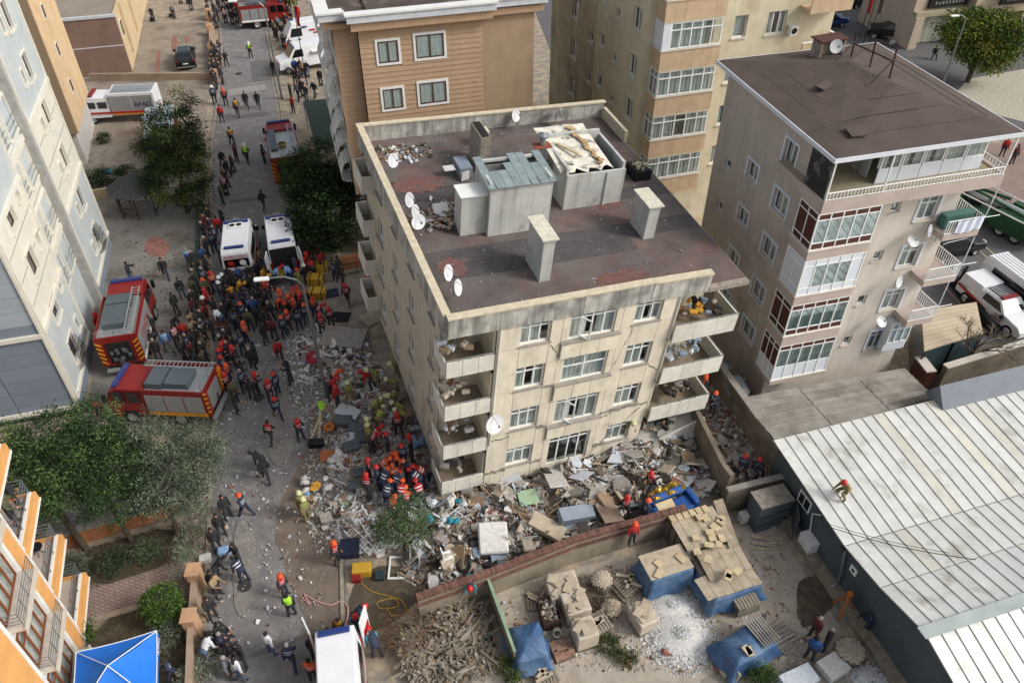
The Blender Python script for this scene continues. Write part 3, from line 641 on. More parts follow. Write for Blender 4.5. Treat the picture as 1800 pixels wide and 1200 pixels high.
# ================================================================== pale blue and white block on the left
BLM = Matrix.Translation((-27.38, 43.4, 14.05)) @ Matrix.Rotation(.274, 4, 'Z')
mat('paleblue', 'b2b9ba', .85, .08, .8, col2='98a5ab', c2lo=.55, c2hi=.8, local=True); mat('offwhite', 'd3cfc2', .85, .06, 1, streak=.1, local=True)
mat('bluegrey', '78828e', .85, .08, .8, local=True, rand=.05); mat('greypanel', '9aa2a8', .85, .08, .8, local=True, rand=.05); mat('drain', '9d9c98', .8, .2, 2)
bl_ = thing('blue_white_apartment_block', 'tall pale blue and white apartment block with panelled end wall beside the fire engines', 'apartment block', M=BLM)
FB = facade((0, 0, 0), (0, 1), (1, 0)) ; FBp = lambda d: FB @ Matrix.Translation((0, -d, 0))
FG = facade((0, -13, 0), (1, 0), (0, -1))
TOP = 8.0; g0 = -14.05
hB = []
for k_ in range(7):
    z = 6.4-2.87*k_
    if z < -13: continue
    hB += [(.9, 1.9, z-1.5, z), (2.4-4.9, -2.0, z-1.3, z-.6) if 0 else (-.3, .15, z-1.2, z-.4), (-10.9, -9.7, z-1.45, z), (-8.6, -8.1, z-1.0, z-.2)]
hM = []
for k_ in range(6):
    z = 5.9-2.87*k_; hM += [(-6.9, -5.2, z-1.9, z), (-4.6, -3.0, z-1.9, z)]
for (u0, u1, z0, z1, m, hh, dd) in ((-13, -7.3, -2.6, TOP, 'paleblue', hB, 0), (-13, -7.3, -8.3, -2.6, 'offwhite', hB, 0), (-13, -7.3, g0+1.2, -8.3, 'paleblue', hB, 0),
        (-2.5, 4.0, -2.0, TOP, 'paleblue', hB, 0), (-2.5, 4.0, -7.6, -2.0, 'offwhite', hB, 0), (-2.5, 4.0, g0+1.2, -7.6, 'paleblue', hB, 0),
        (-7.3, -2.5, -2.3, TOP, 'paleblue', hM, .45), (-7.3, -2.5, -8.0, -2.3, 'offwhite', hM, .45), (-7.3, -2.5, g0, -8.0, 'paleblue', hM, .45)):
    F_ = FB @ Matrix.Translation((0, dd, 0)); k = G(F_)
    hh2 = [h for h in hh if h[0] >= u0 and h[1] <= u1 and (h[2]+h[3])/2 > z0 and (h[2]+h[3])/2 < z1]
    hh2 = [(a, b, max(c, z0), min(d, z1)) for a, b, c, d in hh2]
    wallgrid(k, u0, u1, z0, z1, hh2, .25); k.build('wall', MATS[m], bl_)
    if m == 'offwhite':
        q = G(F_)
        for zc in (z0+1.4, z0+2.8, z0+4.2):
            if not any(h[2] < zc < h[3] for h in hh2): q.bx(u0+.02, u1-.02, -.004, .0, zc-.015, zc+.015)
            else:
                x = u0+.02
                for h in sorted(hh2):
                    if h[2] < zc < h[3]: q.bx(x, h[0]-.15, -.004, 0, zc-.015, zc+.015) if h[0]-.15 > x else None; x = h[1]+.15
                q.bx(x, u1-.02, -.004, 0, zc-.015, zc+.015)
        q.build('panel_joint', MATS['dark'], bl_)
    for h in hh2:
        big = h[1]-h[0] > 1.3
        w_ = window(bl_, F_, h, 3 if big else (2 if h[1]-h[0] > .8 else 1), None, mf=MATS['brownframe'] if not big else MATS['brownframe'], curtain=False, sill=False, depth=.15)
        a, b, c, d = h; q = G(F_); t_ = .12
        q.bx(a-t_, b+t_, -.06, -.002, d, d+t_); q.bx(a-t_-.03, b+t_+.03, -.12, -.002, c-t_, c); q.bx(a-t_, a, -.06, -.002, c, d); q.bx(b, b+t_, -.06, -.002, c, d); q.build('window_surround', MATS['offwhite'], bl_)
        if big:
            r_ = G(F_); 
            for jj in (0, .35, .7): r_.tube((a, -.12, c+.15+jj), (b, -.12, c+.15+jj), .02, n=4)
            r_.build('guard_rail', MATS['steel'], w_)
# grilles on the lowest windows
for (u, z) in ((-10.3, -12.7), (1.4, -12.6)):
    q = G(FB)
    for j in range(9): t = u-.7+.175*j; q.path([(t, -.05, z+1.6), (t, -.25, z+1.1), (t, -.45, z+.3), (t, -.05, z)], .018, 4)
    for zz in (.3, .8, 1.3): q.tube((u-.7, -.3, z+zz), (u+.7, -.3, z+zz), .018, n=4)
    q.build('window_grille', MATS['blackmetal'], bl_)
k = G(FB)
for (u0, u1) in ((-13.05, -7.25), (-2.55, 4.05)):
    k.bx(u0, u1, -.14, -.002, g0+1.0, g0+1.2); 
    for z in (-2.5 if u0 < -9 else -1.9, -8.3 if u0 < -9 else -7.6): k.bx(u0, u1, -.14, -.002, z-.12, z+.12)
for u in (-13.0, -7.35, -2.5, 4.0): k.bx(u-.06, u+.06, -.1, -.003, g0+1.2, TOP)
k.bx(-7.3, -2.5, .3, .449, -2.45, -2.15); k.bx(-7.3, -2.5, .3, .449, -8.15, -7.85); k.build('moulding', MATS['offwhite'], bl_)
k = G(FB); k.bx(-2.95, -2.5, -.05, .44, g0, TOP); k.bx(-2.52, -2.5, -.06, .3, g0, TOP); k.build('drain_shaft', MATS['drain'], bl_)
k = G(FB); k.bx(-13, -7.3, .002, .3, g0, g0+1.0); k.bx(-2.5, 4, .002, .3, g0, g0+1.0); k.build('plinth', MATS['bluegrey'], bl_)
# panelled end wall
xe = -7.5
for i in range(26):
    z1 = TOP-i*.87; z0 = z1-.87
    if z0 < g0: break
    m = 'greypanel' if z0 > -8.4 else 'bluegrey'
    for (a, b) in ((-.02, -2.9), (-2.92, -5.6)):
        q = G(); q.bx(b+.012, a-.012, -13.1, -13.0, z0+.012, z1-.012); q.build('wall_panel', MATS[m], bl_)
k = G(); k.bx(-5.6, -.01, -12.99, -12.8, g0, TOP); k.build('wall', MATS['dark'], bl_)
k = G(); k.bx(-5.8, .0, -13.25, -13.101, -8.5, -8.25); k.bx(-.12, .02, -13.2, -13.101, g0, TOP); k.bx(-5.8, 0, -13.2, -13.101, g0+.5, g0+.75); k.build('moulding', MATS['offwhite'], bl_)
k = G(); k.bx(-14, -.55, -12.75, 3.9, g0, TOP-.1); k.bx(-14, -5.6, -12.9, -12.76, g0, TOP); k.build('interior', MATS['paleblue'], bl_)
k = G(); k.bx(-14, 0, 3.91, 4.0, g0, TOP); k.build('wall', MATS['paleblue'], bl_)
k = G(); k.tube((-5.75, -13.3, g0), (-5.75, -13.3, TOP), .07); k.build('downpipe', MATS['bluegrey'], bl_)
for z in (-6.6, -11.6):
    k = G(); k.bx(-8.8, -5.9, -14.6, -12.91, z-1.1, z-1.0); k.bx(-8.8, -5.9, -14.7, -14.6, z-1.1, z-.1); k.bx(-5.9, -5.82, -14.7, -13.3, z-1.1, z-.1); k.build('balcony', MATS['offwhite'], bl_)

# ================================================================== orange tower behind it
def bldbox(name, label, M, faces, cat='apartment block'): 
    t = thing(name, label, cat, M=M); return t
c = at(160, 290); OTM = Matrix.Translation(c) @ Matrix.Rotation(.3, 4, 'Z')
mat('apricot_shaded', '8d7860', .85, .1, 1, local=True); mat('apricot', 'ccb08a', .85, .08, .8, col2='bd9f7a', c2lo=.5, c2hi=.7, local=True)  # front walls get a browner copy of the apricot, their shade put into colour
ot = thing('apricot_tower', 'apricot apartment tower with shade painted brown on its front behind the pale blue block', 'apartment block', M=OTM)
k = G(); k.bx(-9, -.3, .3, 7.7, 0, 2.9); k.build('base_wall', MATS['palewall'], ot)
k = G(); k.bx(-1.9, 0, -.2, 8, 2.9, 26); k.bx(-8, -1.901, .9, 8, 2.91, 26); k.bx(-4.0, -2.6, -.6, .899, 2.0, 26); k.build('wall', MATS['apricot_shaded'], ot)
k = G(); k.bx(.001, .06, -.2, 8, 2.9, 26); k.bx(-2.6, -2.1, -.6, -.2, 2.0, 26); k.bx(-2.599, -2.2, -.199, .899, 2, 26); k.build('side_wall', MATS['apricot'], ot)
k = G(); k.tube((-2.0, -.25, 0), (-2.0, -.25, 26), .05); k.build('downpipe', MATS['white'], ot)
for i in range(7):
    k = G(); k.bx(.061, .1, 2.6, 3.3, 5+2.9*i, 6.1+2.9*i); w = k.build('window', MATS['white'], ot); k = G(); k.bx(.1, .11, 2.68, 3.22, 5.08+2.9*i, 6.02+2.9*i); k.build('pane', MATS['glassdark'], w)

# ================================================================== low brown building at top left
c = at(233, 127); M_ = Matrix.Translation(c) @ Matrix.Rotation(.27, 4, 'Z')
lb = thing('brown_walled_block', 'cream block with a brown end wall behind the black car', 'apartment block', M=M_)
mat('mauve', '82685c', .9, .1, .8, col2='6e574d', c2lo=.5, c2hi=.7, local=True)
k = G(); k.bx(-9, 0, 0, .2, 0, 2.7); k.bx(-9, 0, .05, .2, 2.75, 5.4); k.build('end_wall', MATS['mauve'], lb)
k = G(); k.bx(-9, .05, -.05, .25, 5.4, 5.65); k.bx(-9, -.01, -.02, .04, 2.68, 2.76); k.build('cornice', MATS['cornice'], lb)
k = G(); k.bx(-9, -.2, .21, 24, 5.3, 5.55); k.bx(-9, -.2, .3, 24, 0, 5.29); k.build('roof', mat('taupe', '8a8072', .9, .15, 1, local=True), lb)
k = G(); k.bx(-.199, 0, .21, 24, 0, 5.7); k.bx(0, .25, 3, 5.5, 1.0, 5.7); k.bx(0, .25, 9, 12, 1, 5.7); k.build('side_wall', mat('cream2', 'bda886', .9, .1, 1, local=True), lb)
for j in range(5): 
    k = G(); k.bx(.001, .03, 1.2+4.2*j, 2.4+4.2*j, 3, 4.6); w = k.build('window', MATS['white'], lb); k = G(); k.bx(.031, .04, 1.3+4.2*j, 2.3+4.2*j, 3.1, 4.5); k.build('pane', MATS['glassdark'], w)

# ================================================================== orange balcony block at bottom left
ORM = Matrix.Translation((-18.26, 17.55, 6.67)) @ Matrix.Rotation(.308, 4, 'Z')
mat('orangewall', 'd09a5c', .85, .08, 1, local=True, rand=.05); mat('marble', 'bdb6ab', .6, .1, 4)
ob = thing('orange_balcony_block', 'orange and white apartment block with railed balconies in the bottom left corner', 'apartment block', M=ORM)
k = G(); k.bx(-9, -.3, -7, -.3, -6.67, 7); k.bx(-9, -1.8, -.29, 2.4, -6.67, 7); k.build('wall', MATS['orangewall'], ob)
mat('woodframe', '7d4420', .6, .2)
for i in range(28):     # cladding boards on the street wall
    z = 6.9-.48*i
    for (a, b) in ((-1.05, -.32), (-7, -3.95)):
        q = G(); q.bx(-.299, -.02, a+.006, b-.006, z-.47, z); q.build('cladding_board', MATS['orangewall'], ob)
k = G(); k.bx(-.299, .0, -1.25, -1.06, -6.67, 7); k.bx(-.299, .0, -3.94, -3.75, -6.67, 7); k.bx(-.31, .02, -.31, -.2, -6.67, 7); k.build('trim', MATS['white'], ob)
for i in range(5):
    z = 3.0-2.85*i; FJ = facade((-.1, 0, 0), (0, 1), (1, 0))
    k = G(FJ); k.bx(-3.74, -1.26, 0, .15, z+2.05, z+2.6); k.bx(-3.74, -1.26, .12, .15, z-.25, z+2.05); k.build('window_surround', MATS['white'], ob)
    window(ob, FJ, (-3.6, -1.4, z, z+2.05), 4, .3, mf=MATS['woodframe'], sill=False, depth=-.06, curtain=True)
    k = G(); k.bx(-.09, .5, -3.75, -1.25, z-.2, z-.08); k.bx(.5, .55, -3.8, -1.2, z-.3, z-.02); b = k.build('ledge', MATS['marble'], ob)
    q = G()
    for hgt in (.18, .36, .54, .72): q.tube((.5, -3.7, z+hgt), (.5, -1.3, z+hgt), .016, n=4); q.tube((.5, -3.7, z+hgt), (-.05, -3.7, z+hgt), .016, n=4)
    for j in range(5): y = -3.7+2.4*j/4; q.tube((.5, y, z-.05), (.5, y, z+.74), .018, n=4)
    q.build('railing', MATS['steel'], b)
for i in range(5):
    z = 2.85-2.85*i
    k = G(); k.bx(-1.79, -.1, -.28, 2.55, z-.35, z-.2); b = k.build('balcony', MATS['marble'], ob)
    k = G(); k.bx(-.1, .05, -.28, 2.62, z-.45, z+.0); k.bx(-1.79, -.1, 2.55, 2.62, z-.45, z); k.build('fascia', MATS['orangewall'], b)
    k = G(); k.bx(-.22, -.1, -.28, 2.6, z+.002, z+.05); k.bx(.051, .09, -.28, 2.64, z-.5, z-.4); k.build('coping', MATS['white'], b)
    k = G()
    for hgt in (.25, .45, .65, .85): k.tube((-.15, -.2, z+hgt), (-.15, 2.55, z+hgt), .02, n=4); k.tube((-.15, 2.55, z+hgt), (-1.75, 2.55, z+hgt), .02, n=4)
    for j in range(4): y = -.2+2.75*j/3; k.tube((-.15, y, z), (-.15, y, z+.87), .022, n=4)
    k.build('railing', MATS['steel'], b)

# ================================================================== shops at top right
c = at(1594, 88); SHM = Matrix.Translation(c) @ Matrix.Rotation(.27, 4, 'Z')
sp = thing('corner_shops', 'stone coloured shop building with black signs behind the roadside tree', 'shop', M=SHM)
mat('shopstone', 'aa9c8b', .9, .1, 1.2, local=True); mat('shopwood', '7d6a55', .8, .2, 3, local=True)
k = G(); k.bx(.0, 1.0, 0, .8, 0, 3.2); k.bx(6.6, 7.6, -.5, .3, 0, 3.2); k.bx(12.8, 13.6, -.6, .2, 0, 3.2); k.bx(0, 6.5, .81, 9, 3.2, 9); k.bx(6.51, 24, -.3, 9, 3.2, 9); k.bx(1.01, 24, 3.5, 9, 0, 3.19); k.bx(0, .5, .81, 9, 0, 3.19); k.build('wall', MATS['shopstone'], sp)
k = G(); k.bx(0, 6.6, .2, .8, 3.2, 3.7); k.bx(6.7, 13.7, -.8, -.31, 3.2, 3.5); k.build('canopy', MATS['terrace_tile'], sp)
for (a, b, y) in ((1.5, 6.2, .6), (9.4, 13.6, -.5)):
    k = G(); k.bx(a, b, y-.06, y+.18, 3.9, 4.9); s_ = k.build('shop_sign', MATS['blackmetal'], sp)
    r_ = random.Random(int(a)); 
    for j in range(9): k = G(); x = a+.7+.4*j; k.bx(x, x+.22, y-.075, y-.061, 4.25, 4.25+r_.choice([.3, .3, .22])); k.build('sign_letter', MATS['steel'], s_)
for (a, b) in ((1.2, 6.4), (7.8, 12.6)):
    n = 4
    for j in range(n): x0 = a+(b-a)*j/n; k = G(); k.bx(x0+.03, a+(b-a)*(j+1)/n-.03, 1.2 if a < 5 else .2, 1.25 if a < 5 else .25, .1, 3.1); k.build('shop_window', mat('blindpane', '9c9f8f', .3, .2, 4), sp)
for j in range(6):
    k = G(); a = 2+3.2*j; y = .8 if a < 6 else -.31; k.bx(a, a+1.5, y-.03, y+.0-.002, 6.0, 8.6); w = k.build('window', MATS['white'], sp); k = G(); k.bx(a+.1, a+.7, y-.04, y-.031, 6.1, 8.5); k.bx(a+.8, a+1.4, y-.04, y-.031, 6.1, 8.5); k.build('pane', MATS['glassdark'], w)
k = G(); k.bx(8.5, 13.5, -1.8, -.31, 5.2, 5.4); k.bx(8.5, 13.5, -1.9, -1.8, 5.2, 6.1); k.build('balcony', MATS['shopstone'], sp)

# ================================================================== metal roofed warehouse
WHM = Matrix.Translation((13.4, 24, 0)) @ Matrix.Rotation(.30, 4, 'Z')
mat('whitesheet', 'c9cbc6', .45, .1, 1.3, col2='9a9688', c2lo=.55, c2hi=.75, rand=.06, metal=.1); mat('whitesheet2', 'c4c2b7', .5, .12, 1.3, rand=.06); mat('slate', '4a5459', .6, .12, 1, col2='3d464b', c2lo=.5, c2hi=.7, local=True)
wh = thing('warehouse', 'dark grey warehouse under a large white ribbed metal roof', 'warehouse', M=WHM)
prof = [(1.95, 3.3), (-4.0, 2.85), (-6.3, 3.15), (-8.7, 3.75), (-14, 2.4)]
k = G(); pts = [(p[0]*1.0, p[1]-.12) for p in prof]; ys_ = [(1.8, 0)] + [(p[0], p[1]) for p in pts] + [(-14, 0)]
k.extr([(1.8, 0)] + [(min(p[0], 1.8), p[1]) for p in pts] + [(-13.9, 0)], 0, 21); k.build('wall', MATS['slate'], wh)
for (y0, z0), (y1, z1) in zip(prof, prof[1:]):
    w = .62; n = int(21/w); L_ = math.hypot(y0-y1, z0-z1); sl = math.atan2(z1-z0, y1-y0)
    k = G(); k.bx(.008, w-.008, -L_+.02, -.02, 0, .03); k.bx(0, .035, -L_+.02, -.02, .03, .075); 
    sk = (y0+4.0)/ -6*0
    me = k.mesh('roof_sheet', MATS['whitesheet'])
    for j in range(n):
        o = link('roof_sheet', me, wh); (setattr(o.material_slots[0], 'link', 'OBJECT'), setattr(o.material_slots[0], 'material', MATS['whitesheet2'])) if rnd.random() < .1 else None; o.location = (-.3+w*j, y0, z0); o.rotation_euler = (math.atan2(z0-z1, y0-y1), 0, 0)
k = G(); k.bx(-.4, 21, -4.14, -3.9, 2.74, 2.87); k.build('valley_gutter', MATS['dark'], wh)
k = G(); k.bx(-.45, 21, -8.95, -8.45, 3.8, 3.84); k.build('ridge_cap', mat('ridgecap', 'a3aca9', .5, .15, 1, metal=.2), wh)
k = G(); k.add([(8.9, 1.2, 3.3), (8.9, 2.6, 3.3), (8.9, 1.95, 4.3), (22, 1.2, 3.3), (22, 2.6, 3.3), (22, 1.95, 4.3)], ((0, 1, 2), (3, 5, 4), (0, 2, 5, 3), (1, 4, 5, 2))); k.build('roof_upstand', mat('upstand', '656d76', .5, .1), wh)
FW = facade((0, 0, 0), (0, -1), (-1, 0))
q = G(FW); q.bx(.45, 1.35, -.05, -.003, 1.65, 2.4); w_ = q.build('window', MATS['pvc'], wh); 
for a in (.52, .93): q = G(FW); q.bx(a, a+.35, -.06, -.051, 1.72, 2.33); q.build('pane', MATS['glassdark'], w_)
q = G(FW); q.bx(4.5, 4.9, -.05, -.003, 1.75, 2.15); w_ = q.build('vent_window', MATS['pvc'], wh); q = G(FW); q.bx(4.62, 4.78, -.06, -.051, 1.87, 2.03); q.build('pane', MATS['dark'], w_)
k = G(FW); k.path([(4.0, -.1, 2.7), (4.05, -.12, 2.2), (4.3, -.14, 1.2), (4.35, -.14, .4), (4.3, -.5, .2)], .07, 8); k.build('downpipe', MATS['steel'], wh)
a_ = thing('air_conditioner', 'dusty air conditioner unit on the dark warehouse wall', 'air conditioner', M=WHM)
k = G(); k.bx(-.5, -.02, -2.6, -1.75, .35, 1.0); k.build('case', MATS['white'], a_); k = G(); k.path([(-.1, -1.9, 1.0), (-.06, -1.6, 2.0), (-.2, -1.9, 2.4), (-.1, -2.1, 2.55)], .03, 6); k.build('pipe', MATS['white'], a_)
k = G(); k.bx(-.55, -.003, -12, 1.5, 0, .32); tag(k.build('stone_kerb', mat('wallstone', '8a7f6d', .95, .3, 3, bump=.8, bsc=8)), 'rough stone footing along the base of the dark warehouse wall', 'low wall').matrix_world = WHM

# older corrugated roof between the warehouse and the beige block
sr = thing('corrugated_shed', 'low shed with a dusty grey corrugated roof below the beige block', 'shed')
mat('oldsheet', '948f86', .8, .2, 1.2, col2='6f6a62', c2lo=.45, c2hi=.7, metal=.1, rand=.1)
p00, p10, p11, p01 = at(1372, 785, 2.75), at(1652, 708, 2.6), at(1590, 648, 2.3), at(1300, 700, 2.2)
k = G(); n = 22
for i in range(n):
    t0, t1 = i/n, (i+1)/n; 
    def P(s_, t_, dz=0): return (p00.lerp(p10, s_)).lerp(p01.lerp(p11, s_), t_) + Vector((0, 0, dz))
    for (a, b) in ((0, .34), (.345, .7), (.705, 1)):
        dz = .015*((i*7+int(a*10)) % 3); q = G(); q.add([P(a, t0, dz), P(b, t0, dz), P(b, t0*.45+t1*.55, dz+.005), P(a, t0*.45+t1*.55, dz+.005), P(b, t0*.15+t1*.85, dz+.07), P(a, t0*.15+t1*.85, dz+.07), P(b, t1, dz), P(a, t1, dz)], ((0,1,2,3),(3,2,4,5),(5,4,6,7)))
        q.build('corrugated_strip', MATS['oldsheet'], sr)
k = G(); k.prism([tuple(P(.01, .02)[:2]), tuple(P(.99, .02)[:2]), tuple(P(.99, .98)[:2]), tuple(P(.01, .98)[:2])], 0, 2.1); k.build('wall', MATS['broken'], sr)
# ================================================================== ground, street, pavements
mat('palegravel', 'aaa494', .95, .3, 9, col2='8d877a', bump=.6, bsc=14); mat('earth', '857d72', .95, .2, 2.0, col2='a3937c', c2lo=.45, c2hi=.6, bump=.5, bsc=6)
mat('asphalt', '737170', .95, .14, 2.2, col2='8d8a86', c2lo=.5, c2hi=.72, bump=.3, bsc=30)
mat('asphalt_dark', '5b5a5b', .95, .12, .5, bump=.3, bsc=30)
mat('mudwet', '6a5e53', .8, .15, 2.5, col2='786d62', c2lo=.4, c2hi=.7, bump=.2)
mat('paver', '8b8174', .9, .2, .6, col2='75695c', c2lo=.5, c2hi=.65, brick=(2.2, .27)); mat('paver2', '7d7a74', .9, .2, .6, col2='635d55', c2lo=.5, c2hi=.65, brick=(2.6, .27))
mat('paverred', '8a6056', .9, .2, 1, brick=(2.2, .27)); mat('pathpink', '85736a', .9, .12, 1, brick=(1.6, .31)); mat('kerb', '8f8778', .95, .2, 3, bump=.4)
mat('soil', '4e4437', .95, .25, 3, col2='565240', c2lo=.5, c2hi=.6, bump=.8, bsc=12); mat('yardsand', 'a0978a', .95, .14, 1.6, col2='94887a', c2lo=.5, c2hi=.65, bump=.35, bsc=12)
mat('concslab', '857f75', .95, .14, 2, col2='6f675b', c2lo=.5, c2hi=.65, bump=.3)
g = G(); g.quad((-900, -300, -.02), (900, -300, -.02), (900, 1500, -.02), (-900, 1500, -.02)); struct('ground', g, MATS['earth'])
LAY = [0]
def sheet(name, pts, m, z=None, sub=None):
    LAY[0] += 1; rag = name in ('wet_mud', 'worn_patch', 'wet_patch', 'garden_soil', 'paving_patch', 'planting_bed'); z = .0013*LAY[0]-.004 if z is None else z
    k = G(); P = [at(*p) if len(p) == 2 else Vector((p[0], p[1], 0)) for p in pts]; k.add([(p.x, p.y, z) for p in P], (tuple(range(len(P))),))
    if rag:
        for it in range(3 if name[0] == 'w' else 1):
            Q = []
            for a, b in zip(P, P[1:]+P[:1]): j = (b-a).length*.05 if name[0] == 'w' else 0; Q += [a.lerp(b, .25)+Vector((rnd.uniform(-j, j), rnd.uniform(-j, j), 0)), a.lerp(b, .75)+Vector((rnd.uniform(-j, j), rnd.uniform(-j, j), 0))]
            P = Q
        k = G(); k.add([(p.x, p.y, z) for p in P], (tuple(range(len(P))),))
    return struct(name, k, MATS[m])
def W3(x, y): return (x, y, 0)
sheet('street', [W3(-8.5, -3), W3(-2.5, -3), W3(-7.3, 19.1), W3(-9.5, 29.3), W3(-14.3, 48), W3(-18.5, 58), W3(-27, 88.4), W3(-46, 160), W3(-54, 160), W3(-33.7, 93.7), W3(-25.8, 62.9), W3(-19, 39), W3(-14, 20.8)], 'asphalt')
sheet('street', [W3(6, 66), W3(13, 58), W3(50, 66), W3(70, 120), W3(0, 120)], 'asphalt_dark')
sheet('street', [W3(27, 52), W3(24.5, 38), W3(31, 25), W3(45, 25), W3(50, 60)], 'asphalt_dark')
sheet('courtyard', [W3(-44, 92), W3(-34.3, 92), W3(-30.7, 80), W3(-26.9, 64.6), W3(-40, 61)], 'paver')
sheet('courtyard', [W3(-26.6, 63.5), W3(-22.4, 48), W3(-19.9, 39), W3(-18.6, 34), W3(-23, 29.5), W3(-29.5, 47.5), W3(-33, 60)], 'paver2')
sheet('driveway', [W3(-26.9, 64.2), W3(-24.2, 54.5), W3(-33, 52), W3(-37, 62)], 'concslab')
for pts in ([(262, 412), (300, 425), (292, 455), (250, 445)], [(276, 88), (283, 88), (280, 130), (272, 130)], [(302, 62), (311, 62), (313, 90), (300, 90)], [(326, 64), (334, 64), (332, 76), (325, 76)]): sheet('paving_patch', pts, 'paverred')
sheet('pavement', [W3(-19.9, 39), W3(-19.1, 39), W3(-16.9, 31.9), W3(-14.1, 20.8), W3(-11, 8), W3(-12, 8), W3(-15, 20.8), W3(-18.6, 34)], 'pathpink')
def kerb(name, pts, w=.16, h=.1, m='kerb'):
    for i, (a, b) in enumerate(zip(pts, pts[1:])):
        a, b = Vector((*a, 0)), Vector((*b, 0)); k = G(); L_ = (b-a).length; d = (b-a)/L_; k.box(((a+b)/2)+Vector((0, 0, h/2-.02)), (L_, w, h), math.atan2(d.y, d.x)); struct(name, k, MATS[m])
kerb('kerb', [(-11, 8), (-14.05, 20.8), (-16.85, 31.9), (-19.05, 39)]); kerb('kerb', [(-22.1, 49.5), (-25.8, 62.9), (-29.7, 80.4), (-33.7, 93.7)])
kerb('kerb', [(-18.3, 58.6), (-22, 72), (-27, 88.4)]); kerb('kerb', [(-7.2, 17.2), (-7.9, 21.1), (-8.0, 23)])
sheet('wet_mud', [(606, 1110), (610, 1060), (600, 990), (600, 930), (560, 905), (545, 830), (585, 790), (570, 690), (545, 700), (530, 800), (500, 860), (480, 930), (500, 1000), (540, 1080), (560, 1180)], 'mudwet')
sheet('wet_mud', [(640, 990), (612, 1060), (612, 1110), (660, 1110), (740, 1060), (770, 1000)], 'soil')
sheet('footpath', [(145, 1000), (145, 1090), (330, 1030), (320, 985), (240, 985)], 'pathpink')
sheet('garden_soil', [(110, 975), (330, 915), (318, 985), (150, 1040)], 'soil'); sheet('garden_soil', [(145, 1100), (330, 1045), (336, 1220), (140, 1230)], 'soil')
sheet('garage_lane', [(90, 900), (340, 830), (335, 905), (105, 962)], 'paver2')
sheet('side_yard', [(460, 430), (640, 460), (655, 640), (560, 600), (520, 470)], 'concslab')
sheet('yard', [W3(-2.2, 19.4), W3(12.6, 23.6), W3(16.8, 9), W3(-1, 5), W3(-1.5, 14)], 'yardsand')
sheet('yard_slab', [(1230, 1195), (1400, 1110), (1480, 1160), (1500, 1240), (1250, 1260)], 'concslab')
sheet('wet_patch', [(1398, 1060), (1400, 1020), (1450, 1010), (1480, 1025), (1470, 1060), (1440, 1090), (1410, 1110)], 'soil')
sheet('side_yard', [(1180, 520), (1260, 400), (1330, 560), (1330, 700), (1290, 660)], 'earth')
sheet('pavement', [W3(24.2, 61), W3(28, 50), W3(45, 54), W3(45, 63)], 'pathpink')
sheet('gravel_lot', [(1680, 165), (1700, 140), (1800, 122), (1860, 125), (1860, 230), (1760, 205)], 'palegravel')
sheet('planting_bed', [(1620, 640), (1800, 590), (1800, 680), (1640, 730)], 'soil')
k = G(); a, b = at(1700, 440), at(1760, 490); 
for (p, q) in (((1703, 425), (1742, 460)), ((1715, 420), (1752, 452)), ((1690, 485), (1697, 492))):
    p, q = at(*p), at(*q); d = (q-p).normalized(); nn = Vector((-d.y, d.x, 0))*.06; k.add([(p-nn).to_tuple()[:2]+(.03,), (q-nn).to_tuple()[:2]+(.03,), (q+nn).to_tuple()[:2]+(.03,), (p+nn).to_tuple()[:2]+(.03,)], ((0,1,2,3),))
struct('road_marking', k, mat('paint', 'a39c80', .8, .2))

# repairs, joints, manholes and tyre marks in the street
mat('asphalt_patch', '636160', .95, .12, 3, bump=.3); mat('asphalt_pale', '8e8a84', .95, .15, 3, bump=.3); mat('dusty', '827e79', .95, .15, 3, col2='6f6b67', c2lo=.45, c2hi=.7); mat('iron', '3a3a39', .7, .2, 6)
for pts, m in (([(395, 205), (470, 196), (472, 202), (396, 212)], 'asphalt_patch'), ([(400, 158), (466, 148), (468, 158), (402, 170)], 'asphalt_pale'), ([(405, 352), (470, 345), (470, 349), (405, 357)], 'asphalt_patch'), ([(440, 108), (475, 106), (478, 140), (446, 144)], 'asphalt_patch'), ([(378, 1170), (560, 1105), (562, 1112), (378, 1178)], 'asphalt_patch'), ([(470, 690), (520, 690), (530, 760), (500, 830), (470, 800)], 'dusty'), ([(410, 905), (450, 930), (455, 1040), (425, 1100), (405, 1040)], 'dusty'), ([(500, 590), (545, 570), (560, 610), (530, 680), (495, 660)], 'dusty')): sheet('worn_patch' if m == 'dusty' else 'street_repair', pts, m)
for i, (x, y) in enumerate(((470, 245), (455, 700), (430, 1030), (420, 130))):
    p = at(x, y); k = G(); k.lathe([(.001, .05), (.3, .05), (.33, .035)], (p.x, p.y, 0), 18); tag(k.build('manhole_cover', MATS['iron']), ['iron manhole cover beside the street fire engine', 'iron manhole cover in the open middle of the street', 'iron manhole cover in the lower street near the kerb', 'iron manhole cover in the far upper street'][i], 'manhole cover')
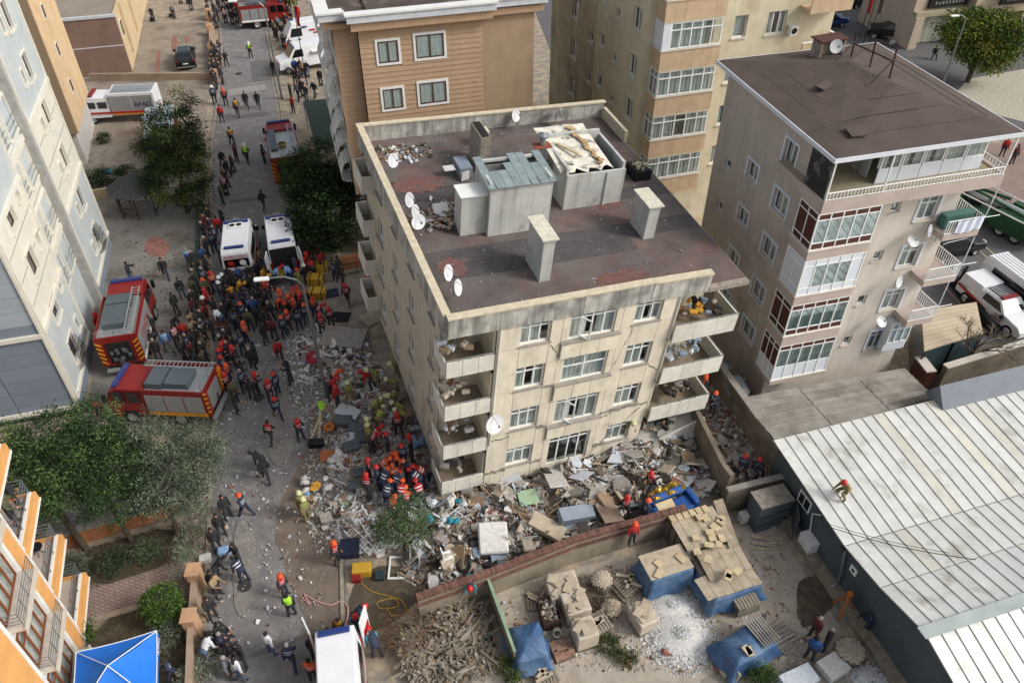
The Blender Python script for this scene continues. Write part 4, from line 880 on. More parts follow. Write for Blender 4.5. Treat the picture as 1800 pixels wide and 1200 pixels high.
# ================================================================== boundary walls and fences
def wallrun(name, label, pts, h, w, m, cat='wall', coping=None, z=0):
    t = thing(name, label, cat)
    for a, b in zip(pts, pts[1:]):
        a, b = Vector(a[:2] + (0,)), Vector(b[:2] + (0,)); L_ = (b-a).length; an = math.atan2(b.y-a.y, b.x-a.x); c = (a+b)/2
        k = G(); k.box((c.x, c.y, z+h/2), (L_, w, h), an); k.build('wall_section', MATS[m], t)
        if coping: k = G(); k.box((c.x, c.y, z+h+.04), (L_+.02, w+.1, .08), an); k.build('coping', MATS[coping], t)
    return t
def v2(p): return (p.x, p.y)
mat('orangeplaster', 'a06a45', .9, .2, 1.5, col2='8a5d40', c2lo=.5, c2hi=.7, streak=.5); mat('stonewash', '9a8672', .9, .2, 1)
mat('rough_conc', '817869', .95, .25, 1.5, col2='6a6255', c2lo=.5, c2hi=.7, bump=.6, bsc=10, streak=.3)
ow = wallrun('garden_wall', 'orange rendered garden wall with a steel rail beneath the pines', [v2(at(95, 968)), v2(at(318, 900))], .9, .22, 'orangeplaster', 'garden wall', 'conc')
a, b = at(95, 968), at(318, 900); k = G(); k.tube((a.x, a.y, 1.2), (b.x, b.y, 1.2), .03)
for i in range(8): p = a.lerp(b, i/7); k.tube((p.x, p.y, .95), (p.x, p.y, 1.2), .02)
k.build('rail', MATS['steel'], ow)
fw = wallrun('street_wall', 'pale orange street wall with square pillars along the left pavement', [v2(at(352, 1020)), v2(at(345, 1100)), v2(at(341, 1230))], .9, .28, 'stonewash', 'garden wall')
for (x, y) in ((352, 1030), (345, 1110)):
    p = at(x, y); k = G(); k.box((p.x, p.y, .65), (.5, .6, 1.3), .1); k.box((p.x, p.y, 1.34), (.6, .7, .08), .1); k.build('pillar', mat('pillarstone', 'b08d6e', .9, .15, 2), fw)
cw = wallrun('car_park_wall', 'low orange wall with stone pillars along the top left car park', [v2(at(372, 60)), v2(at(378, 150))], .8, .3, 'stonewash', 'garden wall')
for y in (35, 62, 98, 145): p = at(366+y*.09, y); k = G(); k.box((p.x, p.y, .6), (.6, .8, 1.2), .2); k.build('pillar', MATS['pillarstone'], cw)
wallrun('garden_wall', 'low wall between the car park and the white rescue truck', [v2(at(160, 142)), v2(at(372, 140))], .7, .25, 'stonewash', 'garden wall')
wallrun('cream_wall', 'cream wall below the hedge next to the gazebo', [v2(at(160, 352)), v2(at(240, 338))], .8, .2, 'cream2', 'wall')
wallrun('ramp_wall', 'low tan wall behind the yellow rescue cases', [v2(at(592, 478)), v2(at(650, 462))], 1.0, .25, 'orangeplaster', 'wall')
# crowd barrier fence
fc = thing('mesh_fence', 'dark green mesh fence running through the crowd beside the fire engines', 'fence')
a, b = at(350, 720), at(352, 395); n = 14
for i in range(n+1):
    p = a.lerp(b, i/n); k = G(); k.tube((p.x, p.y, 0), (p.x, p.y, 1.5), .035, n=6); k.build('post', mat('greenmetal', '2c4038', .6, .2), fc)
k = G()
for i in range(130): p = a.lerp(b, i/130); k.tube((p.x, p.y, .1), (p.x, p.y, 1.45), .008, n=3)
for z in (.1, .5, .95, 1.45): k.tube((a.x, a.y, z), (b.x, b.y, z), .014, n=4)
tag(k.build('mesh_wire', MATS['greenmetal'], fc), kind='stuff')
# brick topped wall across the rubble
mat('brickwall', '6c4d43', .9, .3, 5, rand=.25, bump=.4); mat('mortarwall', '857c6a', .95, .2, 1.5, bump=.5, bsc=9, streak=.4)
bw = thing('brick_topped_wall', 'concrete yard wall with a red brick top course in front of the rubble', 'wall')
P = [at(738, 1087), at(862, 1043), at(1008, 985), at(1196, 930)]; 
for a, b in zip(P, P[1:]):
    a = Vector((a.x, a.y, 0)); b = Vector((b.x, b.y, 0)); L_ = (b-a).length; an = math.atan2(b.y-a.y, b.x-a.x); c = (a+b)/2
    k = G(); k.box((c.x, c.y, .8), (L_, .26, 1.6), an); k.build('wall_section', MATS['mortarwall'], bw)
    if 'bk' not in globals(): bk_ = G(); bk_.box((0, 0, 0), (.098, .3, .2)); bk = bk_.mesh('brick', MATS['brickwall']); bk2_ = G(); bk2_.box((0, 0, 0), (.23, .13, .085)); bk2 = bk2_.mesh('brick', MATS['brickwall'])
    n = int(L_/.106)
    for i in range(n):
        p = a.lerp(b, (i+.5)/n); o = link('brick', bk, bw); o.location = (p.x, p.y, 1.7+rnd.uniform(-.01, .015)); o.rotation_euler = (0, 0, an+rnd.uniform(-.04, .04))
    k = G(); n = int(L_/.24)
    for row in range(3):
        for i in range(n):
            p = a.lerp(b, (i+(.5 if row % 2 else 0)+.25)/n); 
            for s in (-1, 1): k.box((p.x+s*.085*-math.sin(an), p.y+s*.085*math.cos(an), 1.2+.1*row), (.225, .13, .085), an)
    tag(k.build('brick_courses', MATS['brickwall'], bw), kind='stuff')
# broken wall and steps right of the rubble
mat('rawwall', '7a7060', .95, .3, 1.2, col2='5f564a', c2lo=.5, c2hi=.7, bump=.7, bsc=8)
wallrun('broken_yard_wall', 'broken grey wall running up beside the crushed corner of the cream block', [v2(at(1275, 880)), v2(at(1260, 860)), v2(at(1185, 700))], 2.0, .25, 'rawwall')
wallrun('boundary_wall', 'old grey boundary wall beside the corrugated shed', [v2(at(1385, 900)), v2(at(1372, 870)), v2(at(1250, 690)), v2(at(1235, 660))], 2.4, .25, 'rawwall', coping='conc')
wallrun('low_wall', 'low concrete wall with a pale top above the grey cabinet', [v2(at(1268, 900)), v2(at(1385, 870))], 1.7, .22, 'rawwall', coping='conc')
wallrun('planter_wall', 'stained retaining wall around the bare tree beside the beige block', [v2(at(1640, 690)), v2(at(1800, 640))], 2.0, .3, 'rawwall', coping='marble')
wallrun('maroon_pillar', 'short maroon wall end beside the glass annex of the beige block', [v2(at(1598, 668)), v2(at(1618, 695))], 1.8, .5, 'brown_panel', coping='marble')
an_ = thing('glass_annex', 'low annex with a cream boarded roof and dark glazed front beside the beige block', 'annex')
q0, q1, q2, q3 = at(1600, 672, 0), at(1700, 640, 0), at(1690, 585, 0), at(1596, 600, 0)
k = G(); k.prism([v2(q0), v2(q1), v2(q2), v2(q3)], 0, 2.35); k.build('glazed_wall', mat('darkglaze', '3c4c4f', .15, .15, 1), an_)
for i in range(9):
    t0, t1 = i/9, (i+1)/9; k = G(); A0, A1, B0, B1 = q0.lerp(q3, t0+.004), q0.lerp(q3, t1-.004), q1.lerp(q2, t0+.004), q1.lerp(q2, t1-.004)
    k.prism([v2(A0), v2(B0), v2(B1), v2(A1)], 2.36, 2.44); k.build('roof_board', mat('creamboard', 'b5a78f', .85, .12, 1, rand=.06), an_)
for t in (0, .5, 1): p = q0.lerp(q1, t); k = G(); k.tube((p.x, p.y-.04, 0), (p.x, p.y-.04, 2.35), .05); k.build('mullion', MATS['blackmetal'], an_)
tg = wallrun('road_barrier', 'long black plant trough barrier at the edge of the right hand road', [v2(at(1655, 478)), v2(at(1740, 590))], .8, .3, 'blackmetal', 'barrier')
# ================================================================== vehicles
mat('firered', '7c1917', .5, .08, 2); mat('vwhite', 'd9dcdf', .35, .05, 2); mat('lightblue', '23366e', .3, .1); mat('vglass', '0e1215', .1, .1, spec=.8); mat('locker', '4d565c', .6, .12, 2)
mat('alu', 'a9adae', .4, .1, 3, metal=.5); mat('shutter', '97999a', .45, .1, 3, metal=.3); mat('orangestripe', 'c66a1e', .5, .05); mat('redstripe', 'a62320', .5, .05); mat('tail', '7d1412', .3, .05); mat('carblack', '131518', .3, .1); mat('grille_black', '0b0b0b', .7, .1); mat('deepgreen', '1d4a2a', .5, .2, 2, col2='16301f'); mat('amber', 'c98a1a', .5, .1)
def textmesh(s, size):
    c = bpy.data.curves.new('lettering', 'FONT'); c.body = s; c.size = size; c.extrude = .004; c.align_x = 'CENTER'; c.resolution_u = 2
    o = bpy.data.objects.new('lettering', c); COL.objects.link(o); dg = bpy.context.evaluated_depsgraph_get(); me = bpy.data.meshes.new_from_object(o.evaluated_get(dg)); bpy.data.objects.remove(o); return me
def letters(s, size, m, parent, loc, rot, name='lettering'):
    me = textmesh(s, size); me.materials.clear(); me.materials.append(m); o = link(name, me, parent); o.location = loc; o.rotation_euler = rot; return o
def wheel(par, x, y, r=.42, w=.26):
    s = 1 if y > 0 else -1; k = G(); rot = Matrix.Rotation(R(90), 3, 'X')
    k.lathe([(r*.6, -w/2), (r*.94, -w/2), (r, -w/2+.04), (r, w/2-.04), (r*.94, w/2), (r*.6, w/2)], (x, y, r), 18, rot=rot); o = k.build('wheel', MATS['rubber'], par)
    q = G(); q.lathe([(.01, w*.3), (r*.3, w*.36), (r*.5, w*.3), (r*.6, w*.42)] if s < 0 else [(.01, -w*.3), (r*.3, -w*.36), (r*.5, -w*.3), (r*.6, -w*.42)], (x, y, r), 12, rot=rot); q.build('rim', MATS['alu'], o)
def body(prof, w, inset=None, m=0, g=None):
    """side profile (x,z) pushed across the width; inset(z) narrows it"""
    g = g or G(); n = len(prof); inset = inset or (lambda z: 0)
    vs = [(x, -(w/2-inset(z)), z) for x, z in prof] + [(x, w/2-inset(z), z) for x, z in prof]
    g.add(vs, [tuple(range(n)), tuple(range(2*n-1, n-1, -1))] + [(i, n+i, n+(i+1) % n, (i+1) % n) for i in range(n)], m); return g
def bevel(o, w=.04, seg=2):
    b = o.modifiers.new('bevel', 'BEVEL'); b.width = w; b.segments = seg; b.limit_method = 'ANGLE'; b.angle_limit = R(35); return o
def ladder(par, a, b, w=.35, n=12, h=.0, m='alu'):
    a, b = Vector(a), Vector(b); u = (b-a).normalized(); s = Vector((-u.y, u.x, 0))*(w/2); k = G()
    for sg in (-1, 1): k.tube(a+s*sg, b+s*sg, .035, n=5)
    for i in range(n): p = a.lerp(b, (i+.5)/n); k.tube(p-s, p+s, .018, n=4)
    return k.build('ladder', MATS[m], par)
def fire_engine(name, label, M, L=7.4, W_=2.5, H=3.0, ladder_side=1, openrear=True, openside=False, style=0):
    t = thing(name, label, 'fire engine', M=M, group='fire engines at the scene'); x0, x1 = -L/2, L/2; xc = x1-2.1
    k = G(); k.bx(x0, x1-.2, -W_/2+.25, W_/2-.25, .45, .8); k.build('chassis', MATS['grille_black'], t)
    k = body([(xc, .7), (xc, H-.25), (x1-.7, H-.2), (x1-.25, H-.45), (x1-.02, 1.6), (x1, .5), (x1-.6, .5), (x1-.7, .95), (x1-1.5, .95), (x1-1.6, .5)], W_-.1, lambda z: max(0, (z-1.5)*.05)); bevel(k.build('cab', MATS['firered'], t), .07, 3)
    k = G(); k.add([(x1-.22, -W_/2+.25, H-.5), (x1-.22, W_/2-.25, H-.5), (x1+.01, W_/2-.2, 1.65), (x1+.01, -W_/2+.2, 1.65)], ((0,1,2,3),)); k.build('windscreen', MATS['vglass'], t)
    for s in (-1, 1):
        for a in (.45, 1.25):
            k = G(); k.bx(x1-a-.6, x1-a, s*(W_/2-.06), s*(W_/2-.02), 1.65, 2.35); k.build('side_window', MATS['vglass'], t)
        k = G(); k.bx(x1-.15, x1+.05, s*(W_/2+.02), s*(W_/2+.2), 1.7, 2.2); k.build('mirror', MATS['grille_black'], t)
        k = G(); k.bx(x1-.03, x1+.02, s*(W_/2-.5), s*(W_/2-.15), .75, .95); k.build('headlight', MATS['white'], t)
    if openside:
        k = G(); k.bx(x1-1.75, x1-.75, -W_/2-.02, -W_/2+.03, .8, 2.4); k.build('open_doorway', MATS['dark'], t)
    k = G(); k.bx(x0+.02, xc-.05, -W_/2, W_/2, .8, H-.32); k.bx(x0, xc-.04, -W_/2-.01, -W_/2+.05, H-.32, H-.12); k.bx(x0, xc-.04, W_/2-.05, W_/2+.01, H-.32, H-.12); k.bx(xc-.1, xc-.04, -W_/2+.05, W_/2-.05, H-.32, H-.12); k.bx(x0, x0+.06, -W_/2+.05, W_/2-.05, H-.32, H-.12)
    bd = k.build('body', MATS['firered'], t)
    k = G(); k.bx(x0+.08, xc-.12, -W_/2+.06, W_/2-.06, H-.32, H-.29); k.build('roof_deck', MATS['alu'], t)
    n = 3; bl = (xc-.1-x0-.15)/n
    for s in (-1, 1):
        for i in range(n):
            a = x0+.15+bl*i; k = G(); k.bx(a+.04, a+bl-.04, s*(W_/2-.01), s*(W_/2+.03), 1.1, H-.5)
            sh_ = k.build('shutter', MATS['shutter'], bd)
        k = G(); k.bx(x0+.1, xc-.1, s*(W_/2+.0), s*(W_/2+.035), .82, 1.05); k.build('side_stripe', MATS['white' if s < 0 else 'amber'], bd)
    if not style:
        letters('İTFAİYE', .62, MATS['redstripe'], t, ((x0+xc)/2, -W_/2-.035, 1.65), (R(90), 0, 0))
    k = G(); k.bx(x0-.04, x0+.02, -.65, .65, 1.0, H-.55); k.build('open_bay' if openrear else 'rear_shutter', MATS['dark' if openrear else 'shutter'], bd)
    if openrear:
        k = G(); r_ = random.Random(5)
        for i in range(10): k.box((x0-.06, r_.uniform(-.5, .5), r_.uniform(1.1, 2.0)), (.12, .2, .2), r_.random())
        tag(k.build('stowed_gear', MATS['locker'], bd), kind='stuff')
    for s in (-1, 1):
        for j in range(5): k = G(); k.box((x0-.02, s*1.0, 1.1+.33*j), (.02, .38, .1), rot=Matrix.Rotation(s*.7, 3, 'X')); k.build('chevron', MATS['amber'], bd)
        k = G(); k.bx(x0-.06, x0, s*.85, s*1.1, .82, .96); k.build('tail_light', MATS['tail'], bd)
    k = G(); k.bx(x0-.25, x0, -W_/2+.1, W_/2-.1, .5, .62); k.build('rear_step', MATS['alu'], bd)
    y = ladder_side*(W_/2-.35)
    ladder(t, (x0-.1, y, H+.12), (xc+.3, y, H+.12), .42, 16)
    ys = -ladder_side
    if style == 2:
        k = G(); k.bx(x0+1.2, xc-.2, ys*.7-.25, ys*.7+.25, H-.29, H+.05); k.build('roof_locker', MATS['locker'], t)
        k = G(); 
        for i in range(3): k.lathe([(.18+.06*i, H-.28), (.24+.06*i, H-.2), (.18+.06*i, H-.12)], (x0+2.2, .05, .05*i), 14)
        k.build('hose_coil', mat('hose', 'a08c4a', .8, .2), t)
        k = G(); k.bx(x0+.1, x0+1.1, ys*.4, ys*1.0, H-.28, H-.1); k.build('roof_locker', MATS['alu'], t)
    else:
        k = G(); k.bx(x0+.9, xc-1.2, ys*.2-.7, ys*.2+.55, H-.29, H+.08); k.build('roof_locker', MATS['locker'], t)
        k = G(); k.bx(xc-1.1, xc-.2, ys*.2-.8, ys*.2+.62, H-.29, H+.08); k.build('roof_locker', MATS['locker'], t)
        k = G(); 
        for z in (.1, .25): k.tube((x0+.1, -1, H+z), (x0+.1, 1, H+z), .02)
        for yy in (-1, 0, 1): k.tube((x0+.1, yy, H-.12), (x0+.1, yy, H+.25), .02)
        k.build('roof_rail', MATS['steel'], t)
    k = G(); k.bx(x1-.75, x1-.5, -.9, .9, H-.22, H-.06); k.build('light_bar', MATS['lightblue'], t)
    for s in (-1, 1):
        for x in (x1-1.1, x0+1.7): wheel(t, x, s*(W_/2-.16), .5, .3)
    return t
def dirM(p, q, z=0, flip=False):
    """place with its nose towards q"""
    d = q-p; return Matrix.Translation(((p.x+q.x)/2, (p.y+q.y)/2, z)) @ Matrix.Rotation(math.atan2(d.y, d.x), 4, 'Z')
fire_engine('fire_engine', 'red fire engine parked nose away beside the blue block, ladder along its right side', dirM(at(204, 572, 2.9), at(220, 497, 2.9)), L=6.1, W_=2.25, ladder_side=-1)
fire_engine('fire_engine', 'red fire engine parked crossways behind the pines with its cab door open', dirM(at(350, 660, 2.8), at(206, 654, 2.8)), L=5.5, W_=2.2, H=2.75, ladder_side=-1, openrear=False, openside=True)
fire_engine('fire_engine', 'red fire engine on the street by the green tarpaulin roof, hoses on its roof', dirM(at(503, 282, 2.9), at(486, 202, 2.9)), L=7.0, W_=2.3, ladder_side=-1, style=2)
fire_engine('fire_engine', 'red fire engine at the far end of the street behind the crowd', dirM(at(443, 4, 2.6), at(477, 1, 2.6)), L=5.2, H=2.7, W_=2.2, openrear=False, style=1)
def ambulance(label, M, L=5.9, W_=2.05, H=2.75, rear='closed', fan=True):
    t = thing('ambulance', label, 'ambulance', M=M, group='ambulances in the street'); x0, x1 = -L/2, L/2
    ins = lambda z: max(0, (z-1.2))*.11
    prof = [(x0, .45), (x0+.02, H-.25), (x0+.2, H), (x1-2.1, H), (x1-1.75, H-.08), (x1-.95, 1.42), (x1-.15, 1.15), (x1, .8), (x1, .42)]
    if rear == 'open': prof = [(x0+.05, .45), (x0+.05, H-.25), (x0+.2, H)] + prof[3:]
    bevel(body(prof, W_, ins).build('body', MATS['vwhite'], t), .07, 3)
    k = G(); k.add([(x1-1.72, -.8, H-.14), (x1-1.72, .8, H-.14), (x1-.93, .86, 1.46), (x1-.93, -.86, 1.46)], ((0,1,2,3),)); k.build('windscreen', MATS['vglass'], t)
    for s in (-1, 1):
        yy = lambda z: s*(W_/2-ins(z)+.012)
        k = G(); k.add([(x1-1.05, yy(1.5), 1.5), (x1-2.0, yy(1.5), 1.5), (x1-2.0, yy(2.2), 2.2), (x1-1.5, yy(2.2), 2.2)], ((0,1,2,3),)); k.build('side_window', MATS['vglass'], t)
        k = G(); k.add([(x0+.5, yy(1.5), 1.5), (x1-2.4, yy(1.5), 1.5), (x1-2.4, yy(2.1), 2.1), (x0+.5, yy(2.1), 2.1)], ((0,1,2,3),)); k.build('side_window', MATS['vglass'], t)
        k = G(); k.bx(x0+.1, x1-.3, s*(W_/2+.003), s*(W_/2+.012), .95, 1.18); k.build('side_stripe', MATS['redstripe'], t)
        k = G(); k.bx(x1-1.25, x1-1.05, s*(W_/2), s*(W_/2+.2), 1.35, 1.6); k.build('mirror', MATS['grille_black'], t)
        for x in (x1-1.0, x0+1.15): wheel(t, x, s*(W_/2-.12), .35, .22)
        k = G(); k.bx(x0-.015, x0+.03, s*.8, s*.95, .95, 1.4); k.build('tail_light', MATS['tail'], t)
    for (x, w) in ((x0+.35, .62), (x1-2.25, .8)):
        k = G(); k.bx(x-.13, x+.13, -w, w, H+.0, H+.13); bevel(k.build('light_bar', MATS['lightblue'], t), .04)
    k = G(); k.bx(-.15, .45, -.48, .48, H, H+.12); a = bevel(k.build('roof_unit', MATS['white'], t), .05)
    for s in (-1, 1): k = G(); k.lathe([(.01, H+.13), (.17, H+.13), (.19, H+.121)], (.12, s*.22, 0), 14); k.build('fan', MATS['grille_black'], a)
    k = G(); k.lathe([(.12, H+.005), (.18, H+.02), (.2, H)], (1.0, 0, 0), 14); k.build('roof_hatch', MATS['alu'], t)
    if rear == 'closed':
        k = G(); k.bx(x0-.012, x0-.0, -.78, .78, 1.5, 2.12); w = k.build('rear_window', MATS['vglass'], t)
        for (y, m) in ((.38, 'redstripe'), (-.38, 'white')): k = G(); k.lathe([(.01, 0), (.2, 0), (.21, -.004)], (x0-.02, y, 1.8), 16, rot=Matrix.Rotation(R(-90), 3, 'Y')); k.build('badge', MATS[m], w)
        letters('AMBULANS', .3, MATS['redstripe'], t, (x0-.02, 0, 2.2), (R(90), 0, R(-90)))
        k = G(); k.bx(x0-.013, x0-.001, -.95, .95, 1.05, 1.25); k.build('rear_stripe', MATS['redstripe'], t)
        k = G(); k.bx(x0-.2, x0-.03, -.9, .9, .4, .6); k.bx(x0-.04, x0-.014, -.3, .3, .7, .85); k.build('rear_bumper', MATS['alu'], t)
    else:
        k = G(); k.bx(x0+.03, x0+.045, -.85, .85, .6, H-.3); i_ = k.build('open_bay', MATS['dark'], t)
        k = G(); k.bx(x0-.1, x0+.02, -.7, -.45, .7, 1.6); k.bx(x0-.1, x0+.02, .1, .6, .65, 1.1); k.build('seat', MATS['locker'], i_)
        for s in (-1, 1):
            if rear == 'open':
                k = G(); k.box((x0-.42, s*1.08, 1.5), (.9, .06, 1.85), s*-.15); d = k.build('rear_door', MATS['vwhite'], t)
                k = G(); k.box((x0-.42, s*1.12, 1.85), (.6, .02, .6), s*-.15); k.build('door_window', MATS['vglass'], d)
            else:
                k = G(); k.box((x0-.38, s*1.12, 1.5), (.85, .06, 1.9), s*-.35); d = k.build('rear_door', MATS['vwhite'], t)
                k = G(); k.box((x0-.38, s*1.17, 1.3), (.6, .02, .5), s*-.35); k.build('door_panel', MATS['redstripe'], d)
    return t
ambulance('white ambulance with AMBULANS lettering over its rear window, left of the two in the crowd', dirM(at(412, 425, 2.75), at(416, 375, 2.75)), L=5.7)
ambulance('white ambulance with its rear doors open and a yellow stretcher behind it', dirM(at(492, 415, 2.75), at(485, 366, 2.75)), L=5.7, rear='open')
ambulance('white ambulance at the bottom edge with rear doors open towards the street', dirM(at(590, 1156, 2.75), at(598, 1280, 2.75)), L=5.6, W_=1.85, rear='open2')
def van(name, label, cat, M, L, H, W_, m, prof, wins, group=None, extra=None, wr=.36, winset=.08, wheels=None):
    t = thing(name, label, cat, M=M, group=group); ins = lambda z: max(0, z-1.0)*winset*2
    bevel(body(prof, W_, ins).build('body', MATS[m], t), .06, 3)
    for nm, pts in wins:
        for s in (-1, 1):
            k = G(); k.add([(x, s*(W_/2-ins(z)+.012), z) for x, z in pts], (tuple(range(len(pts))),)); k.build(nm, MATS['vglass'], t)
    for x in (wheels or (L/2-.85, -L/2+.95)):
        for s in (-1, 1): wheel(t, x, s*(W_/2-.1), wr, .22)
    for s in (-1, 1):
        k = G(); k.bx(L/2-.06, L/2+.01, s*(W_/2-.45), s*(W_/2-.15), .7, .9); k.build('headlight', MATS['white'], t)
        k = G(); k.bx(-L/2-.01, -L/2+.05, s*(W_/2-.25), s*(W_/2-.08), .8, 1.15); k.build('tail_light', MATS['tail'], t)
        k = G(); k.bx(L/2-1.6, L/2-1.42, s*(W_/2), s*(W_/2+.18), 1.0, 1.2); k.build('mirror', MATS['grille_black'], t)
    return t
def front_glass(t, x0, z0, x1, z1, w, m='vglass', nm='windscreen'):
    k = G(); k.add([(x0, -w, z0), (x0, w, z0), (x1, w*1.05, z1), (x1, -w*1.05, z1)], ((0,1,2,3),)); return k.build(nm, MATS[m], t)
def suv(name, label, cat, M, m, L=4.6, W_=1.85, H=1.65, group=None, rack=True):
    a, b = -L/2, L/2
    prof = [(a, .4), (a-.02, .95), (a+.15, 1.1), (a+.45, H-.05), (a+.9, H), (b-2.0, H-.02), (b-1.25, 1.08), (b-.25, .92), (b, .7), (b, .38)]
    t = van(name, label, cat, M, L, H, W_, m, prof, [('side_window', [(a+.5, 1.08), (b-1.55, 1.08), (b-2.05, H-.14), (a+.65, H-.14)])], group, winset=.16, wr=.34)
    front_glass(t, b-1.97, H-.06, b-1.27, 1.13, .62); front_glass(t, a+.45, H-.08, a+.16, 1.14, .6, nm='rear_window')
    k = G(); k.bx(a+1.0, b-2.1, -.42, .42, H+.001, H+.012); k.build('sunroof', MATS['glassdark'], t)
    if rack:
        for s in (-1, 1): k = G(); k.tube((a+.8, s*.58, H+.05), (b-2.0, s*.58, H+.05), .025); k.build('roof_rail', MATS['alu'], t)
    k = G(); k.bx(a-.03, a-.021, -.26, .26, .72, .84); k.build('number_plate', MATS['white'], t); k = G(); k.bx(a-.05, a-.02, -.85, .85, .42, .5); k.build('bumper_trim', MATS['alu'], t)
    return t
suv('parked_car', 'black estate car parked on the block paving at top left', 'car', dirM(at(327, 117, .6), at(325, 85, .6)), 'carblack')
suv('parked_car', 'white car at the top edge beyond the yellow block', 'car', dirM(at(1440, 17, .3), at(1495, 2, .3)), 'vwhite', rack=False)
suv('parked_car', 'grey car with alloy wheels half hidden by the yellow block', 'car', dirM(at(1390, 30, .3), at(1437, 18, .3)), 'locker', rack=False)
suv('parked_car', 'black car seen below the middle balcony of the beige block', 'car', dirM(at(1640, 440, .6), at(1703, 424, .6)), 'carblack', rack=False)
suv('parked_car', 'dark car at the top edge by the street corner', 'car', dirM(at(1480, 8, .5), at(1540, -6, .5)), 'carblack', rack=False)
def pickup(label, M, m, canopy=True, group=None):
    L, W_ = 5.3, 1.9; a, b = -L/2, L/2
    prof = [(a, .5), (a, 1.15), (a+1.75, 1.15), (a+1.85, 1.72), (b-2.1, 1.76), (b-1.45, 1.2), (b-.3, 1.08), (b, .85), (b, .45)]
    t = van('pickup', label, 'pickup', M, L, 1.8, W_, m, prof, [('side_window', [(a+2.0, 1.2), (b-1.7, 1.2), (b-2.15, 1.64), (a+2.05, 1.64)])], winset=.12, wr=.42)
    front_glass(t, b-2.08, 1.71, b-1.47, 1.25, .66)
    if canopy:
        bevel(body([(a+.05, 1.16), (a+.12, 1.85), (a+1.72, 1.85), (a+1.8, 1.16)], 1.8, lambda z: max(0, z-1.2)*.15).build('canopy', MATS['vwhite'], t), .04)
        k = G(); k.bx(b-2.4, b-2.15, -.6, .6, 1.78, 1.9); k.build('light_bar', MATS['firered'], t)
        k = G(); 
        for i in range(7): k.bx(a+1.95+.16*i, a+2.02+.16*i, -.6, .6, 1.86, 1.88)
        for s in (-1, 1): k.tube((a+1.9, s*.62, 1.87), (a+3.05, s*.62, 1.87), .03)
        k.build('roof_rack', MATS['blackmetal'], t)
        for s in (-1, 1):
            k = G(); k.add([(a+.1, s*.962, .95), (a+1.6, s*.962, .75), (a+2.6, s*.962, .62), (a+2.6, s*.962, .8), (a+1.6, s*.962, .95), (a+.1, s*.962, 1.12)], ((0,1,2,3,4,5),)); k.build('side_stripe', MATS['redstripe'], t)
            for j in range(5): k = G(); k.bx(b-2.2+.16*j, b-2.12+.16*j, s*.955, s*.965, .6, .8); k.build('side_stripe', MATS['redstripe'], t)
        letters('AFAD', .3, MATS['lightblue'], t, (b-1.7, -.97, .82), (R(90), 0, 0)); letters('AFAD', .3, MATS['lightblue'], t, (a+.45, -.935, .98), (R(90), 0, 0))
    else:
        k = G(); k.bx(a+.1, a+1.75, -.8, .8, 1.151, 1.16); k.build('load_bed', MATS['grille_black'], t)
        for i in range(4): k = G(); k.box((a+.4+.3*i, -.2+.2*(i % 2), 1.35), (.25, .25, .38)); k.build('drum', MATS['white'], t)
    return t
pickup('white rescue pickup with red stripes and AFAD lettering in the right hand road', dirM(at(1722, 500, 1.2), at(1800, 560, 1.2)), 'vwhite')
suv('parked_car', 'silver car at the top right edge beyond the corner', 'car', dirM(at(1745, 8, .5), at(1790, 2, .5)), 'alu', rack=False)
for j_, (x_, y_) in enumerate(((1462, 40), (1478, 62))): suv('parked_car', ['dark blue car half hidden behind the yellow block balcony', 'black car nearest the three flag poles'][j_], 'car', dirM(at(x_-30, y_+2, .5), at(x_+12, y_-4, .5)), ['lightblue', 'carblack'][j_], rack=False) if j_ == 0 else None
pickup('dark green pickup carrying drums beyond the brown hipped roof', dirM(at(1608, 58, .8), at(1530, 50, .8)), 'carblack', canopy=False)
prof = [(-2.9, .5), (-2.9, 2.2), (-2.75, 2.5), (1.2, 2.5), (1.9, 1.4), (2.8, 1.1), (2.9, .5)]
t = van('minibus', 'white high roofed minibus parked behind the rescue pickup', 'minibus', dirM(at(1775, 465, 2.3), at(1850, 520, 2.3)), 5.8, 2.5, 2.0, 'vwhite', prof, [('side_window', [(-2.0, 1.4), (0.9, 1.4), (.9, 2.1), (-2.0, 2.1)])])
k = G(); 
for i in range(6): k.bx(-2.6, 1.0, -.7+.27*i, -.66+.27*i, 2.5, 2.52)
k.build('roof_rib', MATS['alu'], t)
prof = [(-2.7, .5), (-2.7, 2.3), (-2.6, 2.5), (.9, 2.5), (1.7, 1.5), (2.7, 1.25), (2.8, .5)]
t = van('van', 'white van with a raised bonnet beside the flag pole', 'van', dirM(at(560, 88, 1.5), at(505, 98, 1.5)), 5.6, 2.5, 2.0, 'vwhite', prof, [('side_window', [(.2, 1.5), (1.4, 1.5), (.9, 2.2), (.2, 2.2)])]); front_glass(t, .95, 2.44, 1.68, 1.55, .8)
k = G(); k.box((-1.2, 1.05, 1.9), (1.2, .5, .05)); k.build('open_flap', MATS['white'], t)
t = van('van', 'white emergency van with red and blue lettering at the top of the street', 'van', dirM(at(585, 44, 1.7), at(512, 55, 1.7)), 6.4, 2.7, 2.1, 'vwhite', [(-3.2, .5), (-3.2, 2.6), (-3.1, 2.7), (2.2, 2.7), (2.7, 1.9), (3.1, 1.2), (3.2, .5)], [('side_window', [(1.3, 1.4), (2.6, 1.4), (2.3, 2.2), (1.3, 2.2)])])
k = G(); k.bx(-1.6, 3.22, 1.02, 1.065, .55, .9); k.build('side_stripe', MATS['redstripe'], t); k = G(); k.lathe([(.01, 2.72), (.3, 2.72), (.3, 2.7)], (2.0, -.4, 0), 12); k.build('beacon', MATS['lightblue'], t)
